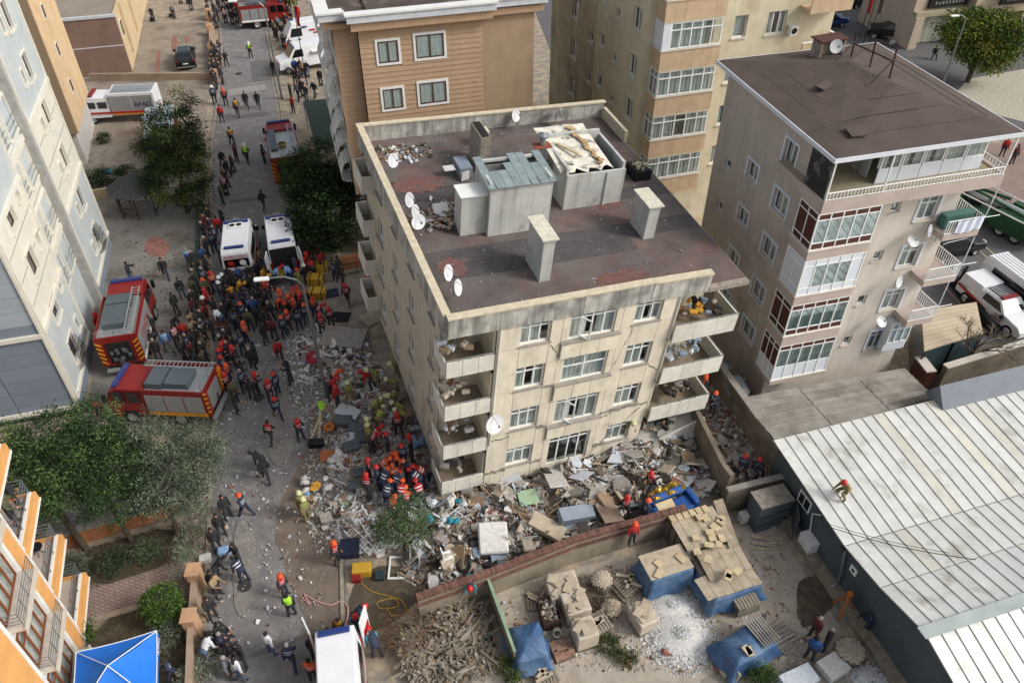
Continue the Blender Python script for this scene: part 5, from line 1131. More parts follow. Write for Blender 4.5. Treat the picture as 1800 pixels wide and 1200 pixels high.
for j, (x, z, m) in enumerate(((1.0, 2.2, 'lightblue'), (.2, 1.8, 'redstripe'), (-.6, 1.8, 'redstripe'), (-.2, 1.5, 'redstripe'))): k = G(); k.bx(x-.3, x+.3, .93, .99, z, z+.14); k.build('lettering', MATS[m], t)
# rescue truck with crew cab
M_ = dirM(at(250, 178, 1.5), at(170, 182, 1.5)); L = 6.6
t = thing('rescue_truck', 'white crew cab rescue truck with shutters and AFAD lettering by the apricot tower', 'rescue truck', M=M_)
bevel(body([(.6, .6), (.6, 2.35), (2.3, 2.4), (2.9, 1.5), (3.3, 1.3), (3.3, .5)], 2.1, lambda z: max(0, z-1.3)*.1).build('cab', MATS['vwhite'], t), .06)
for s in (-1, 1):
    for (a, b) in ((.8, 1.55), (1.75, 2.4)): k = G(); k.bx(a, b, s*.99, s*1.045, 1.45, 2.0); k.build('side_window', MATS['vglass'], t)
    for j in range(2): k = G(); k.bx(-3.2+1.9*j, -1.4+1.9*j, s*1.05, s*1.09, 1.2, 2.5); k.build('shutter', MATS['shutter'], t)
    k = G(); k.bx(-3.3, 3.2, s*1.055, s*1.1, .95, 1.12); k.build('side_stripe', MATS['redstripe'], t); k = G(); k.bx(-3.3, .4, s*1.055, s*1.1, .8, .92); k.build('side_stripe', MATS['amber'], t)
    for x in (2.3, -2.0): wheel(t, x, s*.92, .42, .25)
k = G(); k.bx(-3.35, .5, -1.05, 1.05, .75, 2.7); k.build('body', MATS['vwhite'], t); k = G(); k.bx(-3.2, .3, -.85, .85, 2.7, 2.76); k.build('roof_deck', MATS['alu'], t)
k = G(); k.bx(1.9, 2.2, -.8, .8, 2.4, 2.55); k.build('light_bar', MATS['firered'], t); ladder(t, (-3, .5, 2.95), (0, .5, 2.95), .4, 8)
letters('AFAD', .6, MATS['lightblue'], t, (-2.3, 1.11, 1.5), (R(90), 0, R(180)))
M_ = dirM(at(280, 245, 2.4), at(282, 180, 2.4)); t = thing('container_truck', 'red box truck with a pale blue roof half hidden by the tall tree', 'truck', M=M_)
k = G(); k.bx(-3.5, 2.2, -1.15, 1.15, .7, 2.6); k.build('box_body', MATS['firered'], t); k = G(); k.bx(-3.52, 2.22, -1.17, 1.17, 2.6, 2.66); k.build('roof', mat('palesteel', 'a9b9c4', .4, .1), t); bevel(body([(2.3, .5), (2.3, 2.2), (3.2, 2.1), (3.7, 1.2), (3.7, .5)], 2.1).build('cab', MATS['vwhite'], t)); front_glass(t, 3.22, 2.08, 3.62, 1.35, .85)
for s in (-1, 1):
    for x in (2.9, -2.2): wheel(t, x, s*1.0, .42, .25)
# big green machine on the right
M_ = dirM(at(1800, 395, 1.0), at(1660, 325, 1.0)); t = thing('green_crane_truck', 'large dark green machine truck with exposed pipes and engine behind the balconies', 'machine truck', M=M_)
k = G(); k.bx(-5, 5, -1.3, 1.3, .7, 1.0); k.build('deck', MATS['deepgreen'], t)
for (a, b) in ((-4.9, -1.6), (1.2, 3.2)): k = G(); k.bx(a, b, .6, 1.35, .5, 1.75); k.bx(a, b, -1.35, -.9, .5, 1.7); k.build('side_box', MATS['deepgreen'], t)
k = G(); k.bx(-5, 5, 1.3, 1.36, 1.76, 1.84); k.bx(-5, 5, -1.36, -1.3, 1.76, 1.84); k.build('edge_strip', MATS['white'], t)
k = G(); k.tube((-3.5, -.2, 1.5), (-.5, -.2, 1.5), .33, n=12); k.tube((-.3, .1, 1.4), (1.8, .1, 1.4), .25, n=12); k.build('tank', MATS['alu'], t)
k = G(); r_ = random.Random(3)
for i in range(26): x = r_.uniform(-4.5, 4.6); k.tube((x, r_.uniform(-.8, .8), 1.1), (x+r_.uniform(-1.5, 1.5), r_.uniform(-.8, .8), r_.uniform(1.2, 2)), r_.uniform(.04, .1), n=6)
for i in range(20): k.box((r_.uniform(-4.6, 4.6), r_.uniform(-.8, .6), r_.uniform(1.1, 1.6)), (r_.uniform(.2, .7), r_.uniform(.2, .5), r_.uniform(.15, .5)), r_.random())
tag(k.build('engine_parts', MATS['grille_black'], t), kind='stuff')
k = G(); k.box((1.5, 0, 1.9), (6, .16, .2), .25); k.box((-1, .4, 1.9), (5, .12, .15), -.1); k.build('boom', MATS['deepgreen'], t)
k = G(); k.bx(3.4, 4.9, -1.2, 1.2, 1.0, 2.3); k.build('cab', MATS['deepgreen'], t)
for x in (-3.6, -2.4, .3, 3.6):
    for s in (-1, 1): wheel(t, x, s*1.15, .5, .3)
# ================================================================== people
def build_pose(name, lean=0, twist=0, la=(10, 8, 15), ra=(-8, 8, 15), ll=(0, 4, 0), rl=(0, 4, 0), crouch=None, head=0, sit=False):
    """forward is +X. arms: (swing fwd deg, out deg, elbow deg); legs: (hip fwd deg, out deg, knee deg)"""
    segs = []
    thigh, shin = .43, .43
    def leg(s, a):
        hip = Vector((0, s*.095, 0)); f, o, kn = map(R, a)
        d = Vector((math.sin(f)*math.cos(o), s*math.sin(o), -math.cos(f)*math.cos(o))); knee = hip+d*thigh
        d2 = Vector((math.sin(f-kn)*math.cos(o), s*math.sin(o), -math.cos(f-kn)*math.cos(o))); ank = knee+d2*shin; return hip, knee, ank, f-kn
    LG = [leg(1, ll), leg(-1, rl)]
    low = min(l[2].z for l in LG); off = Vector((0, 0, -low+.07))
    T = Matrix.Translation(off) @ Matrix.Rotation(R(lean), 4, 'Y') @ Matrix.Rotation(R(twist), 4, 'Z')
    g = G(); S_ = []
    def cap(p, q, r1, r2, lab, n=10):
        g.tube(p, q, r1, r2, n); g.ell(p, (r1,)*3, n); g.ell(q, (r2,)*3, n); S_.append((Vector(p), Vector(q), (r1+r2)/2, lab))
    def ell(c, r, lab, rot=None):
        g.ell(c, r, 12, rot=rot, k=8); c = Vector(c); S_.append((c-Vector((0, 0, r[2]*.5)), c+Vector((0, 0, r[2]*.5)), max(r[0], r[1])*.9, lab))
    Rt = T.to_3x3()
    ell(off+Vector((0, 0, .02)), (.14, .185, .14), 3)
    for z, rx, ry in ((.14, .135, .175), (.28, .14, .19), (.4, .135, .205)): 
        c = T @ Vector((0, 0, z)); ell(c, (rx, ry, .14), 1, Rt)
    ell(T @ Vector((.0, 0, .47)), (.1, .2, .07), 1, Rt)
    neck = T @ Vector((.01, 0, .52)); Hd = T @ Matrix.Translation((.01, 0, .56)) @ Matrix.Rotation(R(head), 4, 'Y')
    cap(neck, Hd @ Vector((.01, 0, .02)), .055, .055, 0)
    hc = Hd @ Vector((.02, 0, .12)); ell(hc, (.1, .078, .125), 0, Hd.to_3x3()); ell(Hd @ Vector((.05, 0, .07)), (.06, .055, .07), 0, Hd.to_3x3())
    cap(Hd @ Vector((.11, 0, .12)), Hd @ Vector((.125, 0, .09)), .012, .018, 0, 6)
    hands = []
    for s, a in ((1, la), (-1, ra)):
        sh = T @ Vector((0, s*.19, .44)); f, o, e = map(R, a)
        d = Rt @ Vector((math.sin(f)*math.cos(o), s*math.sin(o), -math.cos(f)*math.cos(o))); el = sh+d*.29
        d2 = Rt @ Vector((math.sin(f+e)*math.cos(o*.3), s*math.sin(o*.3)-s*.25*math.sin(e), -math.cos(f+e)*math.cos(o*.3))); d2.normalize(); wr = el+d2*.25
        cap(sh, el, .075, .06, 2); cap(el, wr, .058, .044, 2); hands.append((wr, d2))
    for s, (hip, kn, an, ang) in zip((1, -1), LG):
        cap(off+hip, off+kn, .105, .078, 3); cap(off+kn, off+an, .076, .06, 3)
        cap(off+an+Vector((.0, 0, -.03)), off+an+Vector((.15, s*.02, -.045)), .042, .036, 4)
    o = bpy.data.objects.new('tmp', g.mesh('tmp', [])); COL.objects.link(o)
    m = o.modifiers.new('r', 'REMESH'); m.mode = 'VOXEL'; m.voxel_size = .027; m.use_smooth_shade = True
    m = o.modifiers.new('s', 'SMOOTH'); m.iterations = 2; m.factor = .5
    m = o.modifiers.new('d', 'DECIMATE'); m.ratio = .45
    dg = bpy.context.evaluated_depsgraph_get(); me = bpy.data.meshes.new_from_object(o.evaluated_get(dg)); bpy.data.objects.remove(o)
    # hands and eyes joined on
    vs = [tuple(v.co) for v in me.vertices]; fs = [tuple(p.vertices) for p in me.polygons]
    cs = np.array([p.center for p in me.polygons]); best = np.full(len(cs), 9.0); lab = np.zeros(len(cs), int)
    for (p, q, r_, l) in S_:
        p, q = np.array(p), np.array(q); d = q-p; t = np.clip(((cs-p)@d)/max(1e-9, d@d), 0, 1); ds = np.linalg.norm(cs-(p+t[:, None]*d), axis=1)-r_
        w = ds < best; best[w] = ds[w]; lab[w] = l
    Ti = np.array(T.inverted()); lc = cs @ Ti[:3, :3].T + Ti[:3, 3]
    lab[(lab == 1) & (((lc[:, 2] > .2) & (lc[:, 2] < .25)) | ((lc[:, 2] > .36) & (lc[:, 2] < .405)))] = 5
    g2 = G(); g2.v, g2.f, g2.m = vs, fs, list(map(int, lab))
    for (w, d) in hands:
        sd = d.orthogonal().normalized(); up = d.cross(sd)
        Mh = Matrix((( d.x, sd.x, up.x, w.x), (d.y, sd.y, up.y, w.y), (d.z, sd.z, up.z, w.z), (0, 0, 0, 1)))
        g2.M = Mh; g2.box((.05, 0, 0), (.09, .075, .03), m=0)
        for j, ln in enumerate((.065, .075, .07, .055)):
            y = -.028+.019*j; g2.tube((.092, y, 0), (.092+ln*.55, y, -.008), .0095, .009, 5, 0); g2.tube((.092+ln*.55, y, -.008), (.092+ln, y, -.03), .009, .007, 5, 0)
        g2.tube((.03, .035, 0), (.065, .065, -.01), .012, .009, 5, 0); g2.M = Matrix()
    for s in (-1, 1): g2.M = Hd; g2.box((.112, s*.03, .135), (.01, .022, .01), m=4); g2.M = Matrix()
    me2 = g2.mesh('body', [MATS['skin'], MATS['c_black'], MATS['c_black'], MATS['c_dark'], MATS['shoe'], MATS['c_black']]); me2.polygons.foreach_set('use_smooth', [True]*len(me2.polygons))
    return me2, Hd, off.z
cols = dict(black='232326', navy='252d42', dark='2e3036', red='a11f20', orange='c5532a', yellow='c08d2e', tan='8d7a5c', olive='4b4d37', white='c9ccd0', blue='23467e', lightblue='7f9fc4', teal='2c7f8f', maroon='5a2229', hivis='9fd83a', jeans='4a5a70', grey='6a6c70', khaki='7c704c', pink='b98d90', brown='5b4636')
for n_, c_ in cols.items(): mat('c_'+n_, c_, .85, .12, 8)
mat('skin', 'a8795e', .6, .08, 8); mat('shoe', '18171a', .7, .2); mat('hair', '1d1612', .8, .2); mat('hairgrey', '8f8a84', .8, .2); mat('hairred', '6b2c16', .8, .2)
for n_, c_ in dict(red='b3221c', orange='d0501c', white='dadad6', cream='c3c795', black='1a1a1c').items(): mat('h_'+n_, c_, .35, .05)
POSES = {}
for n_, a_ in dict(
    stand=dict(), arms=dict(la=(25, 6, 75), ra=(25, 6, 75)), walk=dict(la=(-25, 6, 20), ra=(28, 6, 25), ll=(24, 3, 8), rl=(-20, 3, 18), lean=4),
    back=dict(la=(-25, 10, 30), ra=(-25, 10, 30), ll=(4, 6, 0), rl=(-4, 6, 0)), phone=dict(la=(60, 10, 80), ra=(20, 6, 60), head=8),
    bend=dict(lean=48, la=(40, 8, 20), ra=(50, 8, 25), ll=(10, 5, 18), rl=(-6, 6, 8), head=10), camera=dict(la=(50, 8, 95), ra=(50, 8, 95), ll=(3, 6, 0), rl=(-3, 6, 0)),
    crouch=dict(lean=32, la=(40, 12, 40), ra=(55, 12, 40), ll=(95, 12, 120), rl=(70, 10, 110), head=-5), wide=dict(la=(10, 14, 35), ra=(15, 14, 45), ll=(8, 10, 4), rl=(-8, 10, 4)),
    sit=dict(lean=8, la=(35, 8, 50), ra=(35, 8, 50), ll=(80, 10, 85), rl=(85, 8, 90))).items(): POSES[n_] = build_pose(n_, **a_)
def capmesh(kind):
    k = G()
    if kind == 'helmet':
        k.lathe([(.145, .1), (.148, .13), (.128, .135), (.125, .2), (.095, .25), (.05, .272), (.001, .278)], (.02, 0, 0), 14); k.lathe([(.118, .105), (.118, .1), (.001, .16)], (.02, 0, 0), 10)
        k.box((.145, 0, .125), (.08, .15, .012)); k.box((.02, 0, .27), (.2, .02, .02))
    elif kind == 'hair': k.ell((.0, 0, .15), (.105, .09, .12), 12, k=8)
    elif kind == 'bun': k.ell((.0, 0, .15), (.108, .094, .122), 12, k=8); k.ell((-.08, 0, .02), (.05, .085, .17), 10)
    else: k.ell((.01, 0, .175), (.108, .09, .075), 12, k=8); k.box((.12, 0, .16), (.09, .12, .012))
    return k.mesh(kind, [MATS['hair']], True)
CAPS = {c: capmesh(c) for c in ('helmet', 'hair', 'bun', 'cap')}
HEADS = {'h': ('hair', 'hair'), 'G': ('hair', 'hairgrey'), 'L': ('bun', 'hair'), 'X': ('bun', 'hairred'), 'R': ('helmet', 'h_red'), 'O': ('helmet', 'h_orange'), 'W': ('helmet', 'h_white'), 'Y': ('helmet', 'h_cream'), 'C': ('cap', 'h_black')}
HN = {'h': 'dark hair', 'G': 'grey hair', 'L': 'long dark hair', 'X': 'red hair', 'R': 'red helmet', 'O': 'orange helmet', 'W': 'white helmet', 'Y': 'pale yellow helmet', 'C': 'black cap'}
# torso, sleeve, trousers, stripe, words
OUT = dict(k=('black', 'black', 'dark', 'black', 'black jacket'), n=('navy', 'navy', 'navy', 'white', 'navy uniform with pale bands'), j=('black', 'black', 'jeans', 'black', 'black jacket and jeans'), r=('red', 'red', 'dark', 'red', 'red jacket'),
    o=('orange', 'orange', 'navy', 'white', 'orange jacket'), q=('orange', 'navy', 'navy', 'navy', 'orange and navy rescue suit'), e=('yellow', 'black', 'dark', 'navy', 'yellow and black medic jacket'), w=('white', 'white', 'jeans', 'white', 'white top and jeans'),
    g=('hivis', 'black', 'dark', 'hivis', 'bright green safety vest'), f=('khaki', 'khaki', 'khaki', 'hivis', 'khaki firefighter suit'), b=('lightblue', 'blue', 'grey', 'lightblue', 'blue jacket over pale shirt'), t=('tan', 'tan', 'dark', 'tan', 'tan coat'),
    m=('maroon', 'maroon', 'dark', 'maroon', 'maroon jacket'), l=('olive', 'olive', 'dark', 'olive', 'olive jacket'), s=('grey', 'grey', 'dark', 'grey', 'grey top'), p=('pink', 'black', 'dark', 'pink', 'pink vest'), c=('navy', 'teal', 'navy', 'navy', 'navy vest over teal sleeves'), y=('yellow', 'yellow', 'dark', 'yellow', 'yellow jacket'),
    v=('red', 'black', 'dark', 'white', 'black and red rescue suit'), a=('blue', 'blue', 'dark', 'blue', 'blue coat'), x=('lightblue', 'lightblue', 'blue', 'lightblue', 'light blue coverall'))
PN = dict(stand='standing', arms='folding arms', walk='walking', back='hands behind back', phone='looking at a phone', bend='bending forward', camera='raising a camera', crouch='crouching', wide='legs apart', sit='sitting')
PEOPLE = []
def plabel(w, h, p, where):
    w = w.replace(' with pale bands', ''); s = f"person in {w}, {h}, {p} {where}"
    if len(s.split()) > 13: s = f"person in {w}, {h}, {where}"
    return ' '.join(s.split()[:16])
def untangle(lst):
    d = {}
    for t in lst: d.setdefault(t['label'], []).append(t)
    for l, ts in d.items():
        if 1 < len(ts) < 4 and len(l.split()) <= 14:
            ts.sort(key=lambda t: t.location.x/max(1, t.location.y)); 
            for t, w in zip(ts, ('left one', 'right one') if len(ts) == 2 else ('left one', 'middle one', 'right one')): t['label'] = l+', '+w
def person(px, py, o='k', h='h', pose='stand', face=0, where='in the crowd', z=0.0, label=None, group='crowd in the street', abs_=None):
    me, Hd, hz = POSES[pose]; hh = (Hd @ Vector((0, 0, .15))).z
    sc = rnd.uniform(.96, 1.04); fa = R(face)
    if abs_ is None:
        q = at(px, py, z+hh*sc); hx_ = Hd.translation.x*sc; p = Vector((q.x-hx_*math.cos(fa), q.y-hx_*math.sin(fa), z))
    else: p = Vector(abs_)
    w = OUT[o]
    t = thing('person', label or plabel(w[4], HN[h], PN[pose], where), 'person', p, fa, group); t.scale = (sc,)*3
    b = link('body', me, t)
    for i, n_ in ((1, w[0]), (2, w[1]), (3, w[2]), (5, w[3])): b.material_slots[i].link = 'OBJECT'; b.material_slots[i].material = MATS['c_'+n_]
    cp, cm = HEADS[h]; c = link('helmet' if cp == 'helmet' else ('cap' if cp == 'cap' else 'hair'), CAPS[cp], t); c.matrix_local = Hd; c.material_slots[0].link = 'OBJECT'; c.material_slots[0].material = MATS[cm]
    PEOPLE.append(t); return t
def crowd(where, group, rows, z=0.0):
    for r_ in rows:
        px, py, o = r_[:3]; h = r_[3] if len(r_) > 3 else rnd.choice('hhhG'); pose = r_[4] if len(r_) > 4 else rnd.choice(('stand', 'stand', 'arms', 'back', 'phone', 'wide')); face = r_[5] if len(r_) > 5 else rnd.uniform(-50, 40)
        person(px, py, o, h, pose, face, where, z=r_[6] if len(r_) > 6 else z, group=group)
rn = rnd.random
# top of the picture
crowd('on the top left paving', 'onlookers in the top left car park', [(263, 13, 'k', 'h', 'arms', -80), (300, 8, 's', 'h', 'stand', -70), (331, -6, 'k', 'h', 'stand', -60), (312, -18, 'k', 'h', 'stand', -60), (324, -18, 'k', 'h', 'stand', -90)])
crowd('by the car park wall', 'officers along the car park wall', [(x, y, rnd.choice('kkkn'), rnd.choice('hhC'), rnd.choice(('stand', 'back', 'arms')), rnd.uniform(-40, 40)) for (x, y) in ((370, 70), (381, 70), (371, 84), (382, 86), (370, 96), (381, 95), (368, 103), (380, 103), (367, 111), (374, 108), (383, 110), (371, 120), (385, 118), (374, 128), (381, 80), (374, 76), (362, 6), (372, 3), (379, 12), (366, 18), (375, 24), (360, -6), (370, -8), (381, -4))])
crowd('behind the far tape', 'police line at the far end of the street', [(392, 16, 'p', 'h', 'stand', -80), (404, 18, 'k', 'h', 'back', -90), (412, 14, 'n', 'h', 'stand', -90), (420, 18, 'n', 'h', 'arms', -95), (429, 18, 'k', 'G', 'back', -80), (438, 16, 'k', 'h', 'wide', -90), (446, 18, 'n', 'h', 'stand', -90), (455, 20, 'y', 'h', 'stand', -85), (465, 20, 'k', 'h', 'back', -100), (471, 22, 'n', 'h', 'stand', -90)] +
    [(388+8*i+rnd.uniform(-3, 3), 3+rnd.uniform(-4, 5), rnd.choice('kkknlsmra'), rnd.choice('hhhGL'), 'stand', rnd.uniform(-120, -60)) for i in range(7)] + [(386+8*i+rnd.uniform(-3, 3), -10+rnd.uniform(-3, 3), rnd.choice('kknls'), 'h', 'stand', -90) for i in range(12)])
crowd('on the far right pavement', 'people on the far right pavement', [(488+rnd.uniform(-6, 22), 2+5.5*i, rnd.choice('kknlasm'), rnd.choice('hhhGL'), rnd.choice(('stand', 'back', 'arms')), rnd.uniform(-120, -60)) for i in range(14)])
crowd('by the emergency van', 'people by the emergency van', [(479, 38, 'l', 'h', 'stand', -100), (492, 43, 'k', 'h', 'walk', -110), (500, 25, 'k', 'h', 'stand', -80), (506, 41, 'k', 'h', 'stand', -95), (497, 12, 'k', 'h', 'stand', -90), (488, 8, 'n', 'h', 'stand', -90), (503, 8, 'm', 'h', 'stand', -90)])
crowd('by the flag pole', 'onlookers by the white van', [(515, 104, 'a', 'h', 'stand', -60), (525, 104, 'k', 'h', 'stand', -60), (529, 109, 't', 'G', 'stand', -80), (537, 108, 'j', 'h', 'back', -100), (515, 122, 'k', 'G', 'arms', -90), (523, 123, 'n', 'h', 'stand', -120), (507, 146, 'k', 'h', 'stand', -150), (520, 148, 'n', 'h', 'walk', -110), (528, 140, 'k', 'h', 'stand', -90), (535, 150, 'j', 'h', 'stand', -100), (549, 143, 'k', 'h', 'walk', -120), (560, 122, 'k', 'h', 'stand', -90)])
for a_ in ((436, 75, 'g', 'W', 'phone', -80, 'person in bright green safety vest and white helmet alone in the upper street'), (393, 90, 'k', 'h', 'camera', -60, 'person in black raising a camera at the edge of the upper street'), (477, 106, 'k', 'h', 'stand', -100, 'dark clothed person of the pair talking above the fire engine on the street'), (484, 107, 'm', 'R', 'stand', -140, 'person in maroon with a red helmet, right one of the talking pair'),
    (371, 152, 'n', 'W', 'stand', -70, 'person in navy and a white helmet next to the tall tree top'), (391, 156, 'q', 'O', 'stand', -80, 'person in orange and navy suit at the pavement edge'), (384, 186, 'r', 'h', 'stand', -60, 'person in a red hooded jacket on the pavement above the tree'), (412, 174, 'e', 'h', 'walk', 100, 'medic in yellow and black walking up the street'),
    (428, 162, 'k', 'h', 'walk', -80, 'officer in black walking down the middle of the street, left one of two'), (449, 162, 'k', 'C', 'walk', -80, 'officer in black walking down the middle of the street, right one of two'), (402, 225, 'e', 'h', 'walk', 120, 'medic in orange and navy running along the kerb'), (410, 254, 'm', 'h', 'stand', 60, 'person in maroon jacket and jeans beside the medic'),
    (429, 255, 'g', 'W', 'walk', 90, 'traffic officer in green vest and white cap left of the street fire engine'), (459, 256, 'n', 'h', 'stand', 0, 'person leaning at the left flank of the street fire engine'), (511, 170, 'r', 'h', 'stand', -120, 'person in red standing right of the street fire engine cab'), (458, 336, 'k', 'h', 'walk', 80, 'person in black walking up behind the two ambulances'),
    (220, 462, 'j', 'h', 'phone', 0, 'person in black jacket and jeans alone left of the yard, reading'), (281, 455, 'k', 'h', 'walk', -70, 'person in black striding alone across the courtyard'), (311, 490, 'j', 'h', 'stand', -40, 'person in black jacket and jeans between courtyard and fence'), (300, 516, 'k', 'h', 'stand', -20, 'person in long black clothes right of the first fire engine'),
    (312, 553, 'k', 'h', 'bend', 20, 'person in black bending over near the fence'), (285, 583, 'b', 'h', 'wide', -70, 'person in open blue jacket and pale blue shirt above the ladder'), (262, 582, 'k', 'h', 'arms', -60, 'person in black with folded arms behind the crossways fire engine'), (267, 597, 'k', 'G', 'stand', -70, 'grey haired person in black just above the ladder'),
    (253, 550, 'y', 'O', 'stand', 170, 'person in yellow at the flank of the first fire engine'), (259, 556, 'k', 'h', 'stand', 150, 'person in black at the flank of the first fire engine'), (165, 552, 'r', 'R', 'stand', 0, 'firefighter in red squeezed between the blue block and the first fire engine'), (166, 708, 'r', 'R', 'bend', -60, 'firefighter in red by the corner of the blue block above the pines'),
    (316, 566, 'r', 'h', 'stand', -60, 'person in red patterned jacket left of the mesh fence'), (302, 574, 'p', 'L', 'stand', -30, 'woman in pink carrying a bag near the fence'), (323, 588, 'n', 'G', 'stand', 0, 'bald person in navy leaning at the fence'), (314, 600, 'k', 'h', 'stand', 0, 'dark clothed person just above the ladder end'),
    (485, 599, 'r', 'h', 'walk', -70, 'firefighter in bright red walking at the edge of the rubble'), (503, 637, 'k', 'h', 'camera', 180, 'camera operator in black at the left edge of the rubble'), (521, 738, 'v', 'R', 'camera', -40, 'rescuer in red and black aiming a camera below the rubble edge'), (481, 700, 'n', 'R', 'walk', -60, 'rescuer in navy with red helmet in the middle of the street'),
    (469, 741, 'v', 'h', 'walk', 80, 'rescuer in black and red holding a helmet near the olive tree'), (458, 808, 'k', 'h', 'walk', 110, 'person in long dark coat walking away in the lower street'), (443, 795, 'k', 'h', 'bend', 180, 'person in black stepping into the shade of the olive tree'), (420, 870, 'n', 'O', 'walk', 160, 'rescuer with orange helmet walking by the olive tree'),
    (524, 865, 'f', 'Y', 'stand', -30, 'firefighter in khaki at the rubble edge, upper of the pair'), (531, 876, 'f', 'Y', 'stand', -20, 'firefighter in khaki at the rubble edge, lower of the pair'), (585, 953, 'v', 'O', 'stand', -20, 'rescuer with orange helmet left of the dark blue crates'), (491, 1011, 'v', 'O', 'stand', -20, 'rescuer with orange helmet in the lower street'),
    (503, 1046, 'g', 'h', 'stand', 110, 'person in bright green vest below the orange helmet in the lower street'), (466, 1113, 'w', 'h', 'stand', 60, 'person in pale grey hoodie and jeans at the bottom of the street'), (503, 1133, 'n', 'G', 'walk', 100, 'person in navy jacket with a round badge on the back near the bottom'), (414, 1131, 'k', 'h', 'wide', -120, 'person in black facing the woman with long hair at the kerb'),
    (410, 1158, 'w', 'L', 'stand', 60, 'woman with long dark hair, white top and jeans at the kerb'), (391, 1155, 's', 'G', 'stand', 20, 'balding person in grey shirt at the kerb by the bushes'), (575, 1105, 'e', 'L', 'stand', -60, 'medic in black and cream, left of the two behind the bottom ambulance'), (593, 1088, 'e', 'h', 'phone', -100, 'medic in dark blue and cream between the bottom ambulance and the rescuers'),
    (623, 1083, 'c', 'R', 'stand', 70, 'person in teal sleeves and red helmet left of its twin'), (636, 1066, 'c', 'R', 'bend', 20, 'person in teal sleeves and red helmet nearest the brown bush'), (650, 1109, 'c', 'R', 'bend', 120, 'person in red helmet and white bag beside the open ambulance door'), (545, 1117, 'k', 'h', 'stand', -60, 'person in black beside the left open door of the bottom ambulance'),
    (541, 1160, 'o', 'h', 'stand', 90, 'person in orange coat along the left flank of the bottom ambulance'), (287, 1162, 'n', 'h', 'walk', -150, 'person in navy beside the blue gazebo tent'),
    (1242, 660, 'q', 'O', 'stand', 200, 'rescuer in orange at the broken right corner of the leaning block', 1.2), (1259, 690, 'n', 'O', 'arms', -140, 'rescuer with orange helmet holding a white sheet beyond the broken corner', 1.0), (1311, 800, 'n', 'R', 'sit', -100, 'rescuer with red helmet sitting on the low wall, left one', .9), (1335, 805, 'n', 'R', 'sit', -60, 'rescuer with red helmet sitting on the low wall, right one', .9),
    (1146, 831, 'v', 'R', 'walk', 200, 'rescuer in red and navy stepping over the rubble above the blue sofa', 1.0), (1103, 872, 'v', 'R', 'walk', -80, 'rescuer with red helmet climbing down the rubble left of the blue sofa', .9), (1139, 879, 'n', 'O', 'stand', 20, 'rescuer with orange helmet handling the blue sofa', .9), (1116, 919, 'r', 'O', 'stand', -60, 'rescuer in bright red on the brick topped wall', .7),
    (826, 1029, 'c', 'R', 'bend', -90, 'person in red helmet stooping behind the brick topped wall', .4), (1487, 846, 'f', 'R', 'crouch', 200, 'firefighter crouching on the white metal roof', 3.0),
    (1443, 1086, 'm', 'G', 'stand', 200, 'grey haired person in maroon coat in the yard'), (1464, 1106, 'k', 'G', 'stand', 160, 'bald person in black jacket in the yard'), (1438, 1122, 'a', 'h', 'stand', 60, 'person in blue jeans jacket in the yard'), (1521, 1079, 'n', 'h', 'bend', 190, 'person in navy leaning by the dark warehouse wall'),
    (1774, 243, 'r', 'h', 'stand', -100, 'person in red patterned jacket on the road beyond the terrace'), (1792, 256, 'm', 'h', 'stand', -80, 'person in maroon walking beyond the terrace'), (1647, 82, 'k', 'h', 'sit', -100, 'person in black sitting outside the corner shop'), (1690, 338, 'k', 'h', 'stand', -60, 'dark clothed person next to the green machine'), (1700, 470, 'k', 'h', 'stand', 0, 'person in black behind the middle balcony')):
    person(a_[0], a_[1], a_[2], a_[3], a_[4], a_[5], label=a_[6], z=a_[7] if len(a_) > 7 else 0, group='people around the site')
crowd('beside the tall tree', 'people under the tall tree', [(386, 265, 'k'), (403, 272, 'k'), (395, 281, 'k'), (388, 296, 'l'), (390, 310, 'p', 'L', 'stand', -80), (365, 385, 'k'), (355, 378, 'm'), (352, 391, 'k'), (372, 398, 'n'), (378, 381, 'r', 'h', 'back', 110), (357, 417, 'k'), (362, 366, 'k'), (385, 366, 'k'), (368, 408, 'n'), (393, 300, 'k'), (384, 325, 'l')])
crowd('left of the mesh fence', 'onlookers lining the mesh fence on the courtyard side', [(325, 438, 'b'), (333, 442, 'k'), (336, 474, 'l'), (333, 491, 'l', 'L'), (333, 511, 'k'), (334, 524, 'm'), (331, 548, 't', 'L'), (333, 562, 't'), (334, 580, 'k'), (331, 600, 'm'), (338, 615, 'k')])
crowd('right of the mesh fence', 'onlookers lining the mesh fence on the street side', [(351, 434, 'a'), (356, 449, 'k', 'h'), (352, 471, 'n', 'G'), (355, 491, 'l', 'O'), (354, 523, 'm', 'W'), (349, 546, 'k', 'G'), (350, 562, 'n', 'G'), (350, 574, 'k', 'G'), (351, 590, 'l'), (350, 602, 'k'), (351, 615, 'l'), (358, 460, 'k'), (362, 478, 'k'), (351, 503, 'k'), (357, 508, 'r', 'R'), (358, 540, 'r', 'h', 'bend')])
crowd('behind the left ambulance', 'crowd behind the ambulances', [(x, y, o, h) for x, y, o, h in ((385, 443, 'k', 'h'), (390, 452, 'k', 'G'), (397, 466, 'k', 'h'), (404, 476, 'k', 'h'), (415, 470, 'a', 'h'), (426, 460, 'k', 'G'), (433, 467, 'k', 'G'), (445, 462, 'k', 'G'), (437, 451, 'n', 'h'), (452, 457, 'k', 'h'), (462, 466, 'k', 'h'), (453, 437, 't', 'L'), (410, 460, 'k', 'h'), (418, 452, 'k', 'G'), (400, 455, 'n', 'h'), (470, 440, 'k', 'h'), (445, 480, 'k', 'h'), (437, 483, 'k', 'h'), (425, 480, 'n', 'h'), (410, 488, 'k', 'h'), (395, 485, 'k', 'h'))])
